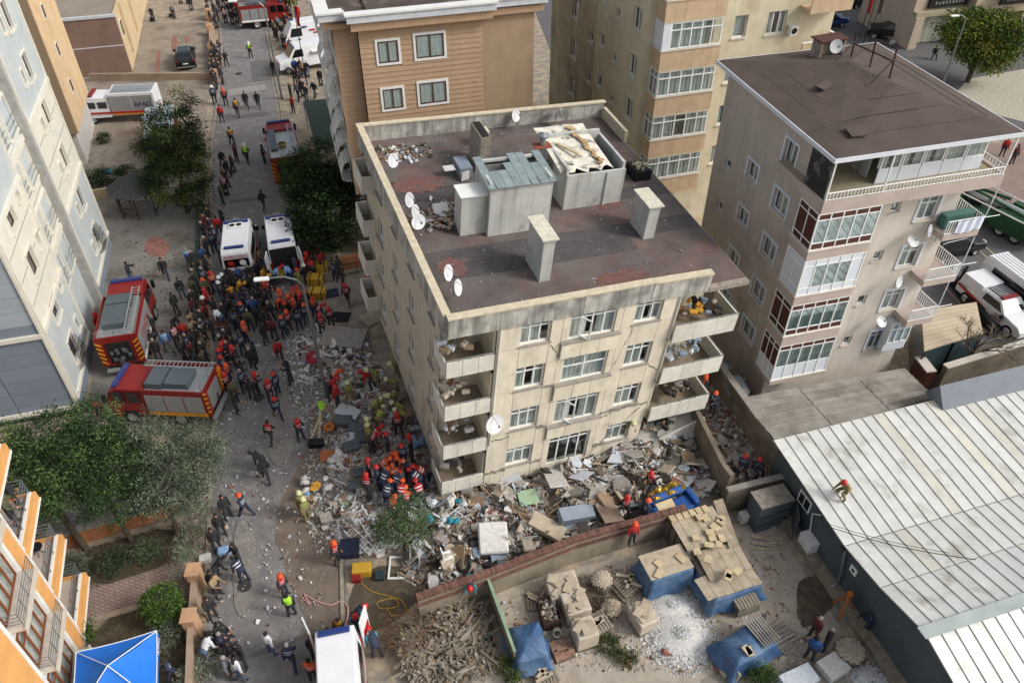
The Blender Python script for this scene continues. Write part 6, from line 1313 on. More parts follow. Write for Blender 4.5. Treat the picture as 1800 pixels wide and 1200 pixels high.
crowd('in the dense crowd', 'rescuers and officials in the middle of the street', [(369, 479, 'o', 'R'), (383, 487, 'n', 'W'), (389, 482, 'n', 'W'), (382, 496, 'n', 'W'), (402, 502, 'y', 'h'), (387, 516, 'n', 'h'), (388, 534, 'k', 'G'), (373, 525, 'k', 'h'), (376, 544, 'w', 'h', 'bend', 160), (418, 490, 'y', 'h'), (401, 512, 'k', 'h'), (432, 494, 'e', 'h', 'bend'), (448, 492, 'k', 'G'), (412, 508, 'n', 'h'), (421, 516, 'n', 'h'), (430, 506, 'n', 'C'), (438, 512, 'n', 'h'), (446, 510, 'k', 'h'), (412, 522, 'n', 'h'), (433, 520, 'n', 'h'), (421, 533, 'n', 'O'), (443, 524, 'a', 'G'), (455, 527, 'k', 'h'), (470, 531, 'k', 'G'), (407, 528, 'k', 'h'), (462, 512, 'k', 'h'), (433, 545, 'l', 'G', 'back', 90), (408, 545, 'n', 'h', 'stand', 90), (417, 556, 'k', 'h'), (425, 505, 'k', 'h'), (455, 505, 'k', 'h'), (447, 540, 'k', 'h', 'stand', 90), (459, 545, 'k', 'h'), (395, 500, 'k', 'h'), (398, 525, 'k', 'h'), (410, 535, 'k', 'h')])
crowd('at the open ambulance', 'rescuers at the stretcher', [(474, 452, 'x', 'R', 'bend', 0), (478, 458, 'x', 'W', 'bend', 10), (506, 452, 'r', 'O', 'bend', 180), (500, 467, 'x', 'R', 'bend', 160), (488, 471, 'x', 'R', 'bend', 20), (460, 470, 'y', 'L'), (472, 477, 'e', 'h', 'back', 90), (466, 492, 'v', 'R'), (463, 498, 'v', 'R', 'arms', 20), (489, 440, 'k', 'h'), (502, 436, 'k', 'h'), (512, 440, 'n', 'h'), (495, 448, 'n', 'h'), (521, 450, 'r', 'h'), (532, 466, 'k', 'W'), (543, 456, 'r', 'h', 'bend', 120), (521, 473, 'f', 'R'), (545, 430, 'r', 'R'), (557, 432, 'r', 'R'), (562, 442, 'r', 'h', 'phone'), (536, 444, 'r', 'R')])
crowd('by the street lamp', 'rescuers gathered at the street lamp', [(489, 509, 'o', 'O'), (492, 526, 'o', 'R', 'bend'), (498, 533, 'k', 'R'), (502, 547, 'v', 'O', 'stand', -30), (493, 557, 'n', 'O', 'stand', -30), (514, 526, 'q', 'O', 'back', 100), (513, 507, 'o', 'R'), (521, 504, 'o', 'R'), (525, 517, 'v', 'R'), (549, 524, 'q', 'R', 'back', 100), (566, 535, 'v', 'R', 'bend'), (577, 541, 'v', 'R', 'stand', -60), (561, 553, 'v', 'R'), (533, 535, 'n', 'O', 'stand', -60), (520, 545, 'n', 'h', 'stand', -60), (536, 512, 'k', 'R'), (505, 520, 'v', 'O')])
crowd('near the yellow cases', 'people on the side yard', [(584, 459, 'n', 'h', 'arms', -120), (592, 452, 'k', 'h'), (606, 500, 'v', 'R', 'walk', -90), (644, 484, 'n', 'R'), (637, 497, 'f', 'Y'), (655, 493, 'f', 'Y')])
crowd('above the olive tree', 'people standing in the street centre', [(426, 567, 'o', 'O', 'stand', 60), (419, 587, 'n', 'h', 'stand', -30), (402, 592, 'k'), (459, 567, 'k', 'h', 'stand', -20), (475, 560, 'm', 'h', 'back', 90), (436, 612, 'k', 'G', 'back', 80), (442, 602, 'k', 'h', 'arms', 180), (405, 609, 'v', 'R', 'stand'), (420, 636, 'k', 'h'), (420, 651, 'n', 'G', 'arms'), (445, 656, 'v', 'R'), (436, 667, 'k', 'h', 'back', 100), (468, 668, 'v', 'R'), (480, 657, 'n', 'R', 'stand', 160), (387, 604, 'r', 'R'), (382, 615, 'n', 'R'), (386, 627, 'n', 'R'), (395, 640, 'q', 'O'), (383, 647, 'o', 'O'), (392, 656, 'v', 'R'), (375, 682, 'g', 'h', 'stand', 60), (404, 671, 'l', 'h'), (376, 652, 't', 'h'), (391, 580, 'k', 'G', 'sit'), (399, 568, 'k'), (384, 590, 'k'), (396, 601, 'k'), (390, 592, 'r', 'h'), (407, 690, 'k', 'h'), (366, 560, 'k')])
crowd('in the upper rubble', 'rescuers digging in the upper rubble', [(594, 651, 'o', 'O', 'bend', 0), (589, 664, 'r', 'R', 'bend', 10), (588, 679, 'r', 'R', 'stand', -20), (610, 671, 'f', 'Y', 'wide', -40), (636, 652, 'r', 'R', 'bend', 180), (648, 649, 'f', 'Y', 'bend', 200), (687, 636, 'f', 'Y', 'bend', -120), (682, 665, 'f', 'Y', 'bend', 200), (665, 700, 'f', 'Y', 'bend', 20), (672, 697, 'f', 'Y', 'bend', 40), (684, 692, 'f', 'Y', 'bend', -120), (693, 707, 'f', 'Y', 'bend', 180), (671, 717, 'f', 'Y', 'bend', 60), (698, 719, 'f', 'Y', 'bend', 180), (697, 727, 'v', 'R', 'back', 100), (644, 736, 'f', 'Y', 'stand', 90), (645, 746, 'f', 'Y', 'stand', 60), (666, 750, 'v', 'R', 'bend', 30), (664, 761, 'v', 'R', 'bend', 0), (678, 762, 'n', 'R', 'stand', 20), (719, 764, 'v', 'R', 'stand', -150)], .35)
crowd('in the huddle by the side wall', 'rescuers huddled by the side wall', [(645, 807, 'v', 'R', 'stand', 0), (660, 820, 'n', 'R', 'stand', 10), (642, 834, 'v', 'R', 'walk', 80), (681, 806, 'o', 'O', 'bend', 20), (693, 795, 'o', 'O', 'bend', -60), (702, 806, 'o', 'O', 'bend', 160), (678, 826, 'n', 'O', 'bend', 60), (691, 820, 'o', 'O', 'bend', 120), (705, 782, 'n', 'R', 'stand', -90), (723, 826, 'n', 'R', 'bend', 160), (731, 819, 'v', 'R', 'bend', 180), (683, 848, 'n', 'O', 'bend', 70), (706, 848, 'v', 'O', 'bend', 80), (712, 858, 'o', 'O', 'crouch', 90), (692, 874, 'o', 'O', 'crouch', 60), (732, 847, 'v', 'R', 'bend', 120), (700, 832, 'n', 'R', 'bend', 60), (712, 815, 'n', 'h', 'bend', 200)], .4)
crowd('by the street wall', 'people beside the street wall', [(408, 956, 'k', 'h', 'arms', -120), (389, 980, 'k', 'h', 'bend', 30), (410, 983, 'n', 'h', 'bend', 140), (367, 1004, 'k', 'L', 'stand', -60), (371, 1012, 't', 'h', 'arms', -20), (369, 930, 'k', 'h', 'stand', -60), (361, 1051, 'k', 'L', 'arms', -40), (379, 1095, 'k', 'h', 'sit', -20), (382, 1114, 'n', 'G', 'sit', 30), (394, 1131, 'k', 'h', 'sit', 0), (360, 1112, 'k', 'h', 'sit', -20), (357, 1121, 's', 'h', 'sit', 20), (366, 1118, 'w', 'h', 'bend', 60), (388, 872, 'k', 'h', 'stand', -40), (378, 905, 'k', 'h', 'stand', -60)])
ol = Matrix(ORM)
for (x, y, z, o, h, fa, lb) in ((-.7, 1.4, 2.85, 'k', 'h', -20, 'person in black on the highest orange framed balcony'), (-.5, 2.1, 0, 'k', 'G', 20, 'person in black leaning over the middle orange framed balcony'), (-.5, 1.3, 0, 'l', 'h', 0, 'person in olive on the middle orange framed balcony'), (-.5, .5, 0, 's', 'X', 0, 'woman with red hair on the middle orange framed balcony')):
    p = ol @ Vector((x, y, z-.2)); person(0, 0, o, h, 'phone' if h == 'h' else 'stand', fa+18, label=lb, abs_=p, group='people on the orange balconies')
p = MBM @ Vector((10.9, .35, -11.4)); person(0, 0, 'f', 'Y', 'bend', -80, label='firefighter in khaki leaning out of the crushed bottom window row', abs_=p, group='people around the site')
# past about 300 people the farthest ones are one mass
def join_far(far):
    V, F, MI, ms, names = [], [], [], [], {}
    for t in far:
        Mt = Matrix.LocRotScale(t.location, t.rotation_euler, t.scale)
        for c in kids(t):
            Mc = Mt @ (c.matrix_local if c.data in CAPS.values() else Matrix()); me = c.data; n0 = len(V); A = np.empty(len(me.vertices)*3); me.vertices.foreach_get('co', A); A = A.reshape(-1, 3); Mn = np.array(Mc); V += (A @ Mn[:3, :3].T + Mn[:3, 3]).tolist()
            sl = [s_.material for s_ in c.material_slots]
            for p in me.polygons:
                F.append([n0+i for i in p.vertices]); m_ = sl[p.material_index]; k_ = names.setdefault(m_.name, len(ms)); 
                if k_ == len(ms): ms.append(m_)
                MI.append(k_)
        for c in kids(t): bpy.data.objects.remove(c)
        bpy.data.objects.remove(t)
    me = bpy.data.meshes.new('far_crowd'); me.from_pydata(V, [], F); [me.materials.append(m) for m in ms]; me.polygons.foreach_set('material_index', MI); me.update(); tag(link('far_crowd', me), 'distant crowd of dark clothed people filling the far end of the street', 'crowd', kind='stuff')
PEOPLE.sort(key=lambda t: (t['group'] not in ('people around the site', 'people on the orange balconies'), t.location.length)); join_far(PEOPLE[300:]); PEOPLE = PEOPLE[:300]
untangle(PEOPLE)
# ================================================================== rubble
mat('r_white', 'c4c2be', .9, .2, 6); mat('r_grey', '908b84', .95, .25, 6); mat('r_beige', 'a69b8b', .95, .25, 6); mat('r_brick', '84574a', .95, .25, 6); mat('r_dark', '37332f', .95, .3, 6)
mat('r_wood', '86725a', .9, .3, 6); mat('r_blue', '7d8f9f', .7, .2, 6); mat('r_pale', 'b9c0c6', .8, .15, 6); mat('r_red', '84504a', .8, .2, 6); mat('r_green', '8ca585', .8, .15, 6); mat('r_dust', 'a8a39c', .98, .22, 3, col2='857d74', bump=1.0, bsc=9)
RM = [MATS['r_'+n] for n in ('white', 'grey', 'beige', 'brick', 'dark', 'wood', 'blue', 'pale', 'red', 'green')]
nr = np.random.RandomState(5)
def pips(P, poly):
    x, y = P[:, 0], P[:, 1]; ins = np.zeros(len(P), bool); n = len(poly)
    for i in range(n):
        (x1, y1), (x2, y2) = poly[i], poly[(i+1) % n]
        c = ((y1 > y) != (y2 > y)) & (x < (x2-x1)*(y-y1)/(y2-y1+1e-12)+x1); ins ^= c
    return ins
def edged(P, poly):
    d = np.full(len(P), 99.); n = len(poly)
    for i in range(n):
        a, b = np.array(poly[i]), np.array(poly[(i+1) % n]); ab = b-a; t = np.clip(((P-a)@ab)/(ab@ab), 0, 1); d = np.minimum(d, np.linalg.norm(P-(a+t[:, None]*ab), axis=1))
    return d
def bumpy(x, y): return .5+.17*(np.sin(1.7*x+.6*y)+np.sin(2.3*y-1.1*x+2)+np.sin(3.9*x+2.7*y+1)*.6)
def shards(name, pts, z, size, weights, parent, flat=.35, tilt=.6, kind='stuff', longr=None):
    """many broken pieces as one mesh"""
    n = len(pts); base = np.array([(-1,-1,-1),(1,-1,-1),(1,1,-1),(-1,1,-1),(-1,-1,1),(1,-1,1),(1,1,1),(-1,1,1)], float)*.5
    sz = size[:, None]*np.stack([nr.uniform(.6, 1.4, n), nr.uniform(.4, 1.1, n), nr.uniform(flat*.4, flat, n)], 1)
    if longr is not None: sz[:, 0] = size*longr; sz[:, 1] = nr.uniform(.04, .12, n); sz[:, 2] = nr.uniform(.02, .07, n)
    V = base[None]*sz[:, None, :]*(1+nr.uniform(-.28, .28, (n, 8, 3))*(0 if longr is not None else 1))
    a, b, c = nr.uniform(0, 6.28, n), nr.normal(0, tilt, n), nr.normal(0, tilt, n)
    if longr is not None: b *= .4
    def rot(V, ax, an):
        ca, sa = np.cos(an)[:, None], np.sin(an)[:, None]; i, j = [(1, 2), (2, 0), (0, 1)][ax]; U = V.copy(); U[..., i] = ca*V[..., i]-sa*V[..., j]; U[..., j] = sa*V[..., i]+ca*V[..., j]; return U
    V = rot(rot(rot(V, 0, b), 1, c), 2, a); V[..., 0] += pts[:, 0:1]; V[..., 1] += pts[:, 1:2]; V[..., 2] += z[:, None]
    F = np.array([(0,3,2,1),(4,5,6,7),(0,1,5,4),(1,2,6,5),(2,3,7,6),(3,0,4,7)]); F = (F[None]+8*np.arange(n)[:, None, None]).reshape(-1, 4)
    me = bpy.data.meshes.new(name); me.from_pydata(V.reshape(-1, 3).tolist(), [], F.tolist())
    for m in RM: me.materials.append(m)
    w = np.array(weights, float); me.polygons.foreach_set('material_index', np.repeat(nr.choice(len(w), n, p=w/w.sum()), 6).astype(int)); me.update()
    o = link(name, me, parent)
    if kind: o['kind'] = kind
    return o
#          white grey beige brick dark wood blue pale red green
W_MIX = [5, 8, 4, 2.4, 2, 1.2, .4, 2, .5, .25]; W_BRICK = [1, 4, 3, 6, 1, .4, .1, .3, .2, .05]
def heap(name, label, px, H, n, w, ramp_=1.6, big=90, planks=120, hz=0):
    t = thing(name, label, 'rubble'); poly = [tuple(at(*p)[:2]) for p in px]; A = np.array(poly); lo, hi = A.min(0), A.max(0)
    def hf(P): return hz+H*np.clip(edged(P, poly)/ramp_, 0, 1)*bumpy(P[:, 0], P[:, 1])*1.1
    nx, ny = int((hi[0]-lo[0])/.35)+1, int((hi[1]-lo[1])/.35)+1; gx, gy = np.meshgrid(np.linspace(lo[0], hi[0], nx), np.linspace(lo[1], hi[1], ny)); P = np.stack([gx.ravel(), gy.ravel()], 1); ins = pips(P, poly)
    z = np.where(ins, hf(P)-.04+nr.uniform(-.05, .05, len(P)), hz-.12); k = G(); k.v = [(a, b, c) for (a, b), c in zip(P.tolist(), z.tolist())]
    k.f = [(j*nx+i, j*nx+i+1, (j+1)*nx+i+1, (j+1)*nx+i) for j in range(ny-1) for i in range(nx-1) if ins[j*nx+i] or ins[j*nx+i+1] or ins[(j+1)*nx+i]]; k.m = [0]*len(k.f); tag(k.build('dust_shade_bed', MATS['r_dust'] if H < .8 else mat('r_bed', '6b645b', .98, .3, 2, col2='4b453e', bump=1.0, bsc=9), t, True), kind='stuff')  # deep heap's bed is darker: shade in the rubble gaps put into its colour
    def pick(n): 
        Q = nr.uniform(lo, hi, (int(n*3), 2)); Q = Q[pips(Q, poly)]; return Q[:n]
    Q = pick(n); shards('small_fragments', Q, hf(Q)+.03, np.abs(nr.lognormal(-2.5, .5, len(Q))), w, t)
    Q = pick(n//16); shards('mid_fragments', Q, hf(Q)+.08, nr.uniform(.18, .42, len(Q)), w, t, flat=.3, tilt=.45)
    Q = pick(planks); L_ = nr.uniform(.6, 2.0, len(Q)); shards('laths_and_bars', Q, hf(Q)+.15, L_, [3, 2, 1, 0, 2, 5, .5, 2, 0, 0], t, longr=1.0, tilt=.5)
    Q = pick(big); zz = hf(Q)
    for (q, z_) in zip(Q, zz):
        s = rnd.uniform(.4, 1.1 if H < .8 else 1.5); k = G(); n_ = rnd.choice((4, 5, 6)); th = rnd.uniform(.04, .16); pts = [(s*.5*math.cos(6.28*i/n_)*rnd.uniform(.6, 1.2), s*.4*math.sin(6.28*i/n_)*rnd.uniform(.6, 1.2)) for i in range(n_)]; k.prism(pts, -th/2, th/2)
        o = k.build('concrete_slab', RM[rnd.choices(range(10), [3, 7, 4, .5, 1.2, 1.2, .15, 1.6, .08, .05])[0]], t); o.location = (q[0], q[1], z_+rnd.uniform(.1, .3)); o.rotation_euler = (rnd.gauss(0, .35), rnd.gauss(0, .35), rnd.uniform(0, 6.3))
    return t, hf
up_poly = [(525, 590), (590, 575), (640, 590), (668, 650), (700, 700), (740, 790), (765, 860), (735, 950), (660, 980), (600, 960), (565, 915), (600, 860), (560, 820), (600, 760), (560, 720), (590, 680), (520, 640)]
t1, h1 = heap('rubble_heap', 'scattered grey and white rubble with household goods along the street side of the leaning block', up_poly, .4, 15000, [7, 9, 3, 1.6, 2, .9, .25, 2.5, .25, .1], 1.0, 26, 60)
low_poly = [(735, 950), (700, 900), (770, 850), (850, 835), (1060, 775), (1200, 700), (1262, 850), (1195, 915), (1005, 970), (862, 1028), (770, 1055), (700, 1010)]
t2, h2 = heap('rubble_heap', 'deep rubble of slabs, bars and furniture between the leaning block and the brick wall', low_poly, 1.1, 13000, [5, 9, 5, 2.0, 2.2, 1.6, .25, 1.6, .25, .12], 1.6, 150, 240)
t3, h3 = heap('rubble_heap', 'reddish brick rubble on the raised strip right of the broken corner', [(1205, 700), (1262, 640), (1300, 690), (1375, 850), (1270, 880)], .5, 2200, W_BRICK, 1.0, 14, 14, hz=.3)
Q = nr.uniform((-16, 17), (-7, 45), (2600, 2)); k_ = np.array([[(-0.27*(q[1]-19)-8.2)] for q in Q])[:, 0]; Q = Q[(Q[:, 0] < k_) & (Q[:, 0] > k_-6.2)]; Q = Q[nr.uniform(0, 1, len(Q)) < np.exp(-(k_[(np.zeros(0, int))] if 0 else 0))][:1500]
shards('street_litter', Q, np.full(len(Q), .03), np.abs(nr.lognormal(-2.9, .5, len(Q))), [8, 5, 2, 1, .3, .3, .3, 3, .2, 0], None).update(dict()) if 0 else tag(shards('street_litter', Q, np.full(len(Q), .05), np.abs(nr.lognormal(-2.9, .5, len(Q))), [8, 5, 2, 1, .3, .3, .3, 3, .2, 0], None), 'pale crumbs of plaster and paper strewn over the street', 'debris', kind='stuff')
P_ = [tuple(at(*p)[:2]) for p in ((490, 600), (560, 570), (620, 700), (610, 930), (560, 980), (520, 880), (545, 780), (500, 680))]; A = np.array(P_); Q = nr.uniform(A.min(0), A.max(0), (9000, 2)); Q = Q[pips(Q, P_)]
tag(shards('rubble_fringe', Q, np.full(len(Q), .06), np.abs(nr.lognormal(-2.8, .5, len(Q))), [8, 8, 3, 1.2, .8, .5, .2, 3, .2, 0], None), 'fine pale fringe of rubble spreading from the heap onto the street', 'debris', kind='stuff')
P_ = [tuple(at(*p)[:2]) for p in ((870, 1180), (870, 1060), (1190, 950), (1370, 940), (1400, 1060), (1480, 1180))]; A = np.array(P_); Q = nr.uniform(A.min(0), A.max(0), (3400, 2)); Q = Q[pips(Q, P_)]
tag(shards('yard_litter', Q, np.full(len(Q), .03), np.abs(nr.lognormal(-2.7, .5, len(Q))), [1, 3, 6, 1, .6, 2, 0, .6, 0, 0], None), 'dusty chips of wood and stone strewn over the yard', 'debris', kind='stuff')
P_ = [tuple(at(*p)[:2]) for p in ((215, 410), (340, 410), (335, 640), (240, 640))]; A = np.array(P_); Q = nr.uniform(A.min(0), A.max(0), (900, 2)); Q = Q[pips(Q, P_)]
mat('r_leafdark', '1f1c10', .9, .2); o_ = shards('fallen_leaves', Q, np.full(len(Q), .02), nr.uniform(.05, .12, len(Q)), [0, 0, 0, 0, 1, .15, 0, 0, 0, 0], None, flat=.1, tilt=.2); tag(o_, 'dark fallen leaves scattered on the courtyard paving', 'leaves', kind='stuff')

def zat(px, py, hf=None, g0=0.0):
    p = at(px, py, g0)
    if hf is not None:
        for _ in range(3): z = float(hf(np.array([[p.x, p.y]]))[0]); p = at(px, py, z)
    return p
def slab(name, label, cat, px, py, sx, sy, sz, rz, m, hf=None, tilt=(0, 0), lift=.15, z=0, group=None, bev=.02):
    p = zat(px, py, hf, z); k = G(); k.box((0, 0, sz/2), (sx, sy, sz)); o = k.build(name, MATS[m] if isinstance(m, str) else m); o.location = (p.x, p.y, p.z+lift-.02 if hf is not None else p.z+.01); o.rotation_euler = (tilt[0], tilt[1], rz); bevel(o, bev, 1)
    return tag(o, label, cat, group)
slab('wall_panel', 'pale green broken panel lying on the rubble below the leaning block', 'panel', 928, 880, 1.0, .8, .05, .3, 'r_green', h2, (.25, .1), .3)
slab('door', 'tall dirty white door leaning against the bottom of the leaning block', 'door', 975, 852, .9, 2.2, .08, .15, 'r_white', h2, (-.5, 0), .5)
slab('mattress', 'grey white mattress slab on the rubble below the diggers', 'mattress', 612, 728, 1.3, .75, .16, -.35, 'r_pale', h1, (.05, .1), .15)
slab('wardrobe', 'blue grey cabinet lying tilted in the middle of the rubble', 'cabinet', 1010, 912, 1.7, .7, .45, .3, mat('bluecab', '7d8894', .7, .15, 2), h2, (.2, .15), .25)
slab('fridge', 'white fridge fallen on its side, left in the rubble by the tyres', 'fridge', 866, 955, 1.35, 1.5, .6, .1, 'r_white', h2, (.3, .05), .2, bev=.06)
slab('cupboard', 'cream cupboard door standing in the rubble between fridge and brick wall', 'cupboard', 927, 965, .5, 1.4, .12, .1, 'r_beige', h2, (-.5, .1), .4)
slab('foam_block', 'large yellowish white foam piece in the centre of the rubble', 'foam', 960, 935, 1.7, .8, .35, -.45, mat('foam', 'a89c88', .9, .15, 3), h2, (.1, .25), .3)
slab('washing_machine', 'white washing machine below the left bottom balcony', 'washing machine', 818, 862, .6, .6, .7, .2, 'r_white', h2, (.1, .1), .1, bev=.04)
slab('table_top', 'pale blue grey panel beside the tyres in the rubble', 'panel', 877, 985, .8, .6, .06, .3, 'r_blue', h2, (.4, .2), .3)
slab('rug', 'brown dusty rug rolled out on the rubble left of the rescuers', 'rug', 1065, 900, 1.0, 2.2, .06, .25, mat('rug', '8d7a6c', .95, .2, 3), h2, (-.25, .1), .35)
slab('drawer_front', 'orange brown wooden board by the mattress', 'board', 605, 748, .7, .35, .04, -.1, mat('orangewood', '9c5a2c', .6, .2, 3), h1, lift=.25)
slab('chipboard', 'torn orange brown chipboard sheet low in the street side rubble', 'board', 590, 805, 1.5, .7, .05, .1, MATS['orangewood'], h1, (.1, .1), .2)
for (x, y, a, l) in ((605, 745, .1, 'upper'), (628, 760, -.4, 'right'), (640, 775, .3, 'middle'), (618, 790, .5, 'lower')): slab('armchair', f'dark grey broken armchair part in the street side rubble, {l} one', 'armchair', x, y, .9, .6, .35, a, 'locker', h1, (.15, .1), .15, group='dark armchair parts', bev=.06)
for (x, y, l) in ((630, 835, 'upper'), (622, 857, 'lower')): slab('monitor', f'dark square screen lying in the rubble, {l} of two', 'screen', x, y, .6, .5, .15, .4, 'locker', h1, (.1, .1), .15)
slab('case', 'black case under the leaning boards at the rubble edge', 'case', 557, 783, .8, .45, .35, .05, 'blackmetal', None, z=.0)
slab('tool_crate', 'navy blue crate beside the white ladder frame', 'crate', 616, 968, .9, .9, .4, .1, mat('navybox', '1d2740', .6, .15), None)
slab('equipment_case', 'yellow equipment case alone at the edge of the lower street', 'case', 637, 1006, .85, .55, .45, .08, mat('caseyellow', 'b8922a', .6, .15), None, group='yellow equipment cases')
slab('tool_box', 'dark green tool box right of the yellow case', 'tool box', 668, 1014, .4, .45, .25, .1, mat('darkteal', '1f3138', .6, .2), None)
slab('generator', 'small red generator beside the yellow case', 'generator', 627, 1020, .4, .3, .3, .1, 'firered', None)
for (x, y, l) in ((563, 475, 'uppermost'), (556, 498, 'middle'), (560, 522, 'lowest')):
    o = slab('equipment_case', f'yellow equipment case with black straps on the side yard, {l} of three', 'case', x, y, 1.0, .75, .6, .35 if l == 'uppermost' else 0, 'caseyellow', None, group='yellow equipment cases')
    for s in (-.3, .3): k = G(); k.box((s, 0, .31), (.06, .77, .63)); k.build('strap', MATS['blackmetal'], o)
slab('navy_mat', 'navy blue bag lying on the side yard paving', 'bag', 583, 517, .9, .8, .15, .3, 'navybox', None); slab('steel_plate', 'dark steel plate at the top of the rubble', 'plate', 600, 558, 1.1, 1.0, .06, -.1, 'blackmetal', None)
slab('concrete_slab', 'big cracked concrete slab at the top of the rubble heap', 'slab', 605, 600, 2.6, 1.7, .2, -.1, 'r_grey', h1, (.03, .05), .25); slab('concrete_slab', 'pale concrete slab leaning at the back corner of the leaning block', 'slab', 655, 560, 1.5, 1.0, .15, .9, 'r_beige', None, (.3, .2))
slab('stretcher', 'yellow stretcher board laid before the open ambulance', 'stretcher', 496, 472, .5, 1.9, .12, 1.57-1.5, 'caseyellow', None, z=.75); slab('stretcher', 'blue stretcher mat beside the yellow one at the open ambulance', 'stretcher', 487, 465, .45, 1.7, .1, .1, 'bluecab', None, z=.75)
def planks(name, label, px, py, n, L_, m, hf=None, sp=.18, rz=0, z=0):
    t = thing(name, label, 'planks'); p = zat(px, py, hf, z)
    for i in range(n): k = G(); k.box((0, 0, .03), (L_*rnd.uniform(.8, 1), .12, .04)); o = k.build('plank', MATS[m], t); a = rz+rnd.uniform(-.12, .12); o.location = (p.x+sp*i*-math.sin(rz), p.y+sp*i*math.cos(rz), p.z+.06*(i % 2)+.02); o.rotation_euler = (0, rnd.uniform(-.04, .04), a)
    return t
planks('timber_boards', 'two pale timber boards standing over the black case', 562, 755, 2, 2.6, 'board', None, .22, 1.6)
planks('metal_strips', 'three white strips on the street by the camera operator', 535, 672, 3, 1.2, 'r_white', None, .2, -.4)
planks('metal_rails', 'white rail bars in the rubble by the brick wall', 960, 945, 5, 2.6, 'r_white', h2, .2, .1)
def tyre(px, py, label, tx=.5, hf=None):
    p = zat(px, py, hf); k = G(); k.lathe([(.2, -.09), (.3, -.11), (.34, -.05), (.34, .05), (.3, .11), (.2, .09), (.2, -.09)], (0, 0, 0), 18); o = k.build('tyre', MATS['rubber'], None, True); o.location = (p.x, p.y, p.z+.25); o.rotation_euler = (tx, .2, 0); tag(o, label, 'tyre', 'tyres in the rubble')
for a_ in ((816, 998, 'black tyre nearest the white chair frame'), (850, 975, 'black tyre against the fallen fridge'), (835, 962, 'tyre half buried left of the fridge')): tyre(*a_, hf=h2)
k = G(); k.lathe([(.15, -.08), (.26, -.1), (.3, 0), (.26, .1), (.15, .08), (.15, -.08)], (0, 0, 0), 16); o = k.build('hose_reel', mat('reelorange', 'b5622a', .7, .2), None, True); p = zat(580, 757, h1); o.location = (p.x, p.y, p.z+.3); tag(o, 'round orange reel on the rubble beside the dark armchairs', 'reel')
k = G(); k.lathe([(.01, 0), (.33, .02), (.42, .3), (.38, .28), (.3, .06), (.01, .05)], (0, 0, 0), 16); o = k.build('tub', mat('tubred', '9a2530', .5, .1), None, True); p = zat(552, 633, h1); o.location = (p.x, p.y, p.z+.1); o.rotation_euler = (.4, 0, 0); tag(o, 'red plastic tub on the upper rubble', 'tub')
t = thing('window_frame', 'empty white window frame lying on the ground beside the rubble', 'window frame', at(712, 998), .03); k = G(); k.bx(-.75, .75, -.6, -.52, .02, .1); k.bx(-.75, .75, .52, .6, .02, .1); k.bx(-.75, -.67, -.519, .519, .02, .1); k.bx(.67, .75, -.519, .519, .02, .1); k.build('frame', MATS['pvc'], t)
t = thing('ladder_frame', 'white folding ladder frame fallen between the crate and small tree', 'ladder', at(652, 935), 2.2); ladder(t, (-1.3, 0, .25), (1.3, 0, .5), .5, 6, m='pvc'); ladder(t, (-1.2, .5, .2), (.6, .9, .4), .4, 5, m='pvc')
t = thing('plastic_chair', 'broken white plastic chair by the tyres', 'chair', zat(786, 985, h2), .4); k = G(); k.box((0, 0, .4), (.45, .45, .04)); k.build('seat', MATS['pvc'], t); k = G(); k.box((-.2, 0, .65), (.05, .42, .45)); k.build('backrest', MATS['pvc'], t)
for sx in (-.18, .18):
    for sy in (-.18, .18): k = G(); k.tube((sx, sy, 0), (sx, sy, .4), .02); k.build('leg', MATS['pvc'], t)
# blue sofa frame with foil
t = thing('sofa', 'bright blue overturned sofa with gold foil and a board on it', 'sofa', zat(1180, 905, h2), .45); mat('sofablue', '1c4f93', .7, .15, 4); mat('foil', 'b3923a', .25, .2, 6, metal=.7)
k = G(); k.box((0, 0, .35), (2.1, .85, .6)); bevel(k.build('seat', MATS['sofablue'], t), .1, 2); k = G(); k.box((-.1, .65, .75), (2.1, .35, .9), rot=Matrix.Rotation(.4, 3, 'X')); bevel(k.build('backrest', MATS['sofablue'], t), .1, 2)
for s in (-1, 1): k = G(); k.box((s*1.15, .1, .5), (.3, 1.0, .75)); bevel(k.build('armrest', MATS['sofablue'], t), .08, 2)
k = G(); tarp_like(k, lambda u, v: (-.9+1.8*u, .35+.8*v, 1.1+.12*math.sin(13*u+4*v)+.1*math.sin(9*v)-.3*v*v), 14, 8); o = k.build('foil_blanket', MATS['foil']); o.matrix_world = Matrix.Translation(zat(1180, 905, h2)) @ Matrix.Rotation(.45, 4, 'Z'); tag(o, 'crumpled gold rescue foil over the blue sofa', 'blanket')
slab('board', 'square tan board on the front of the blue sofa', 'board', 1172, 893, .9, .75, .05, .4, 'board', None, (.25, 0), z=1.6)
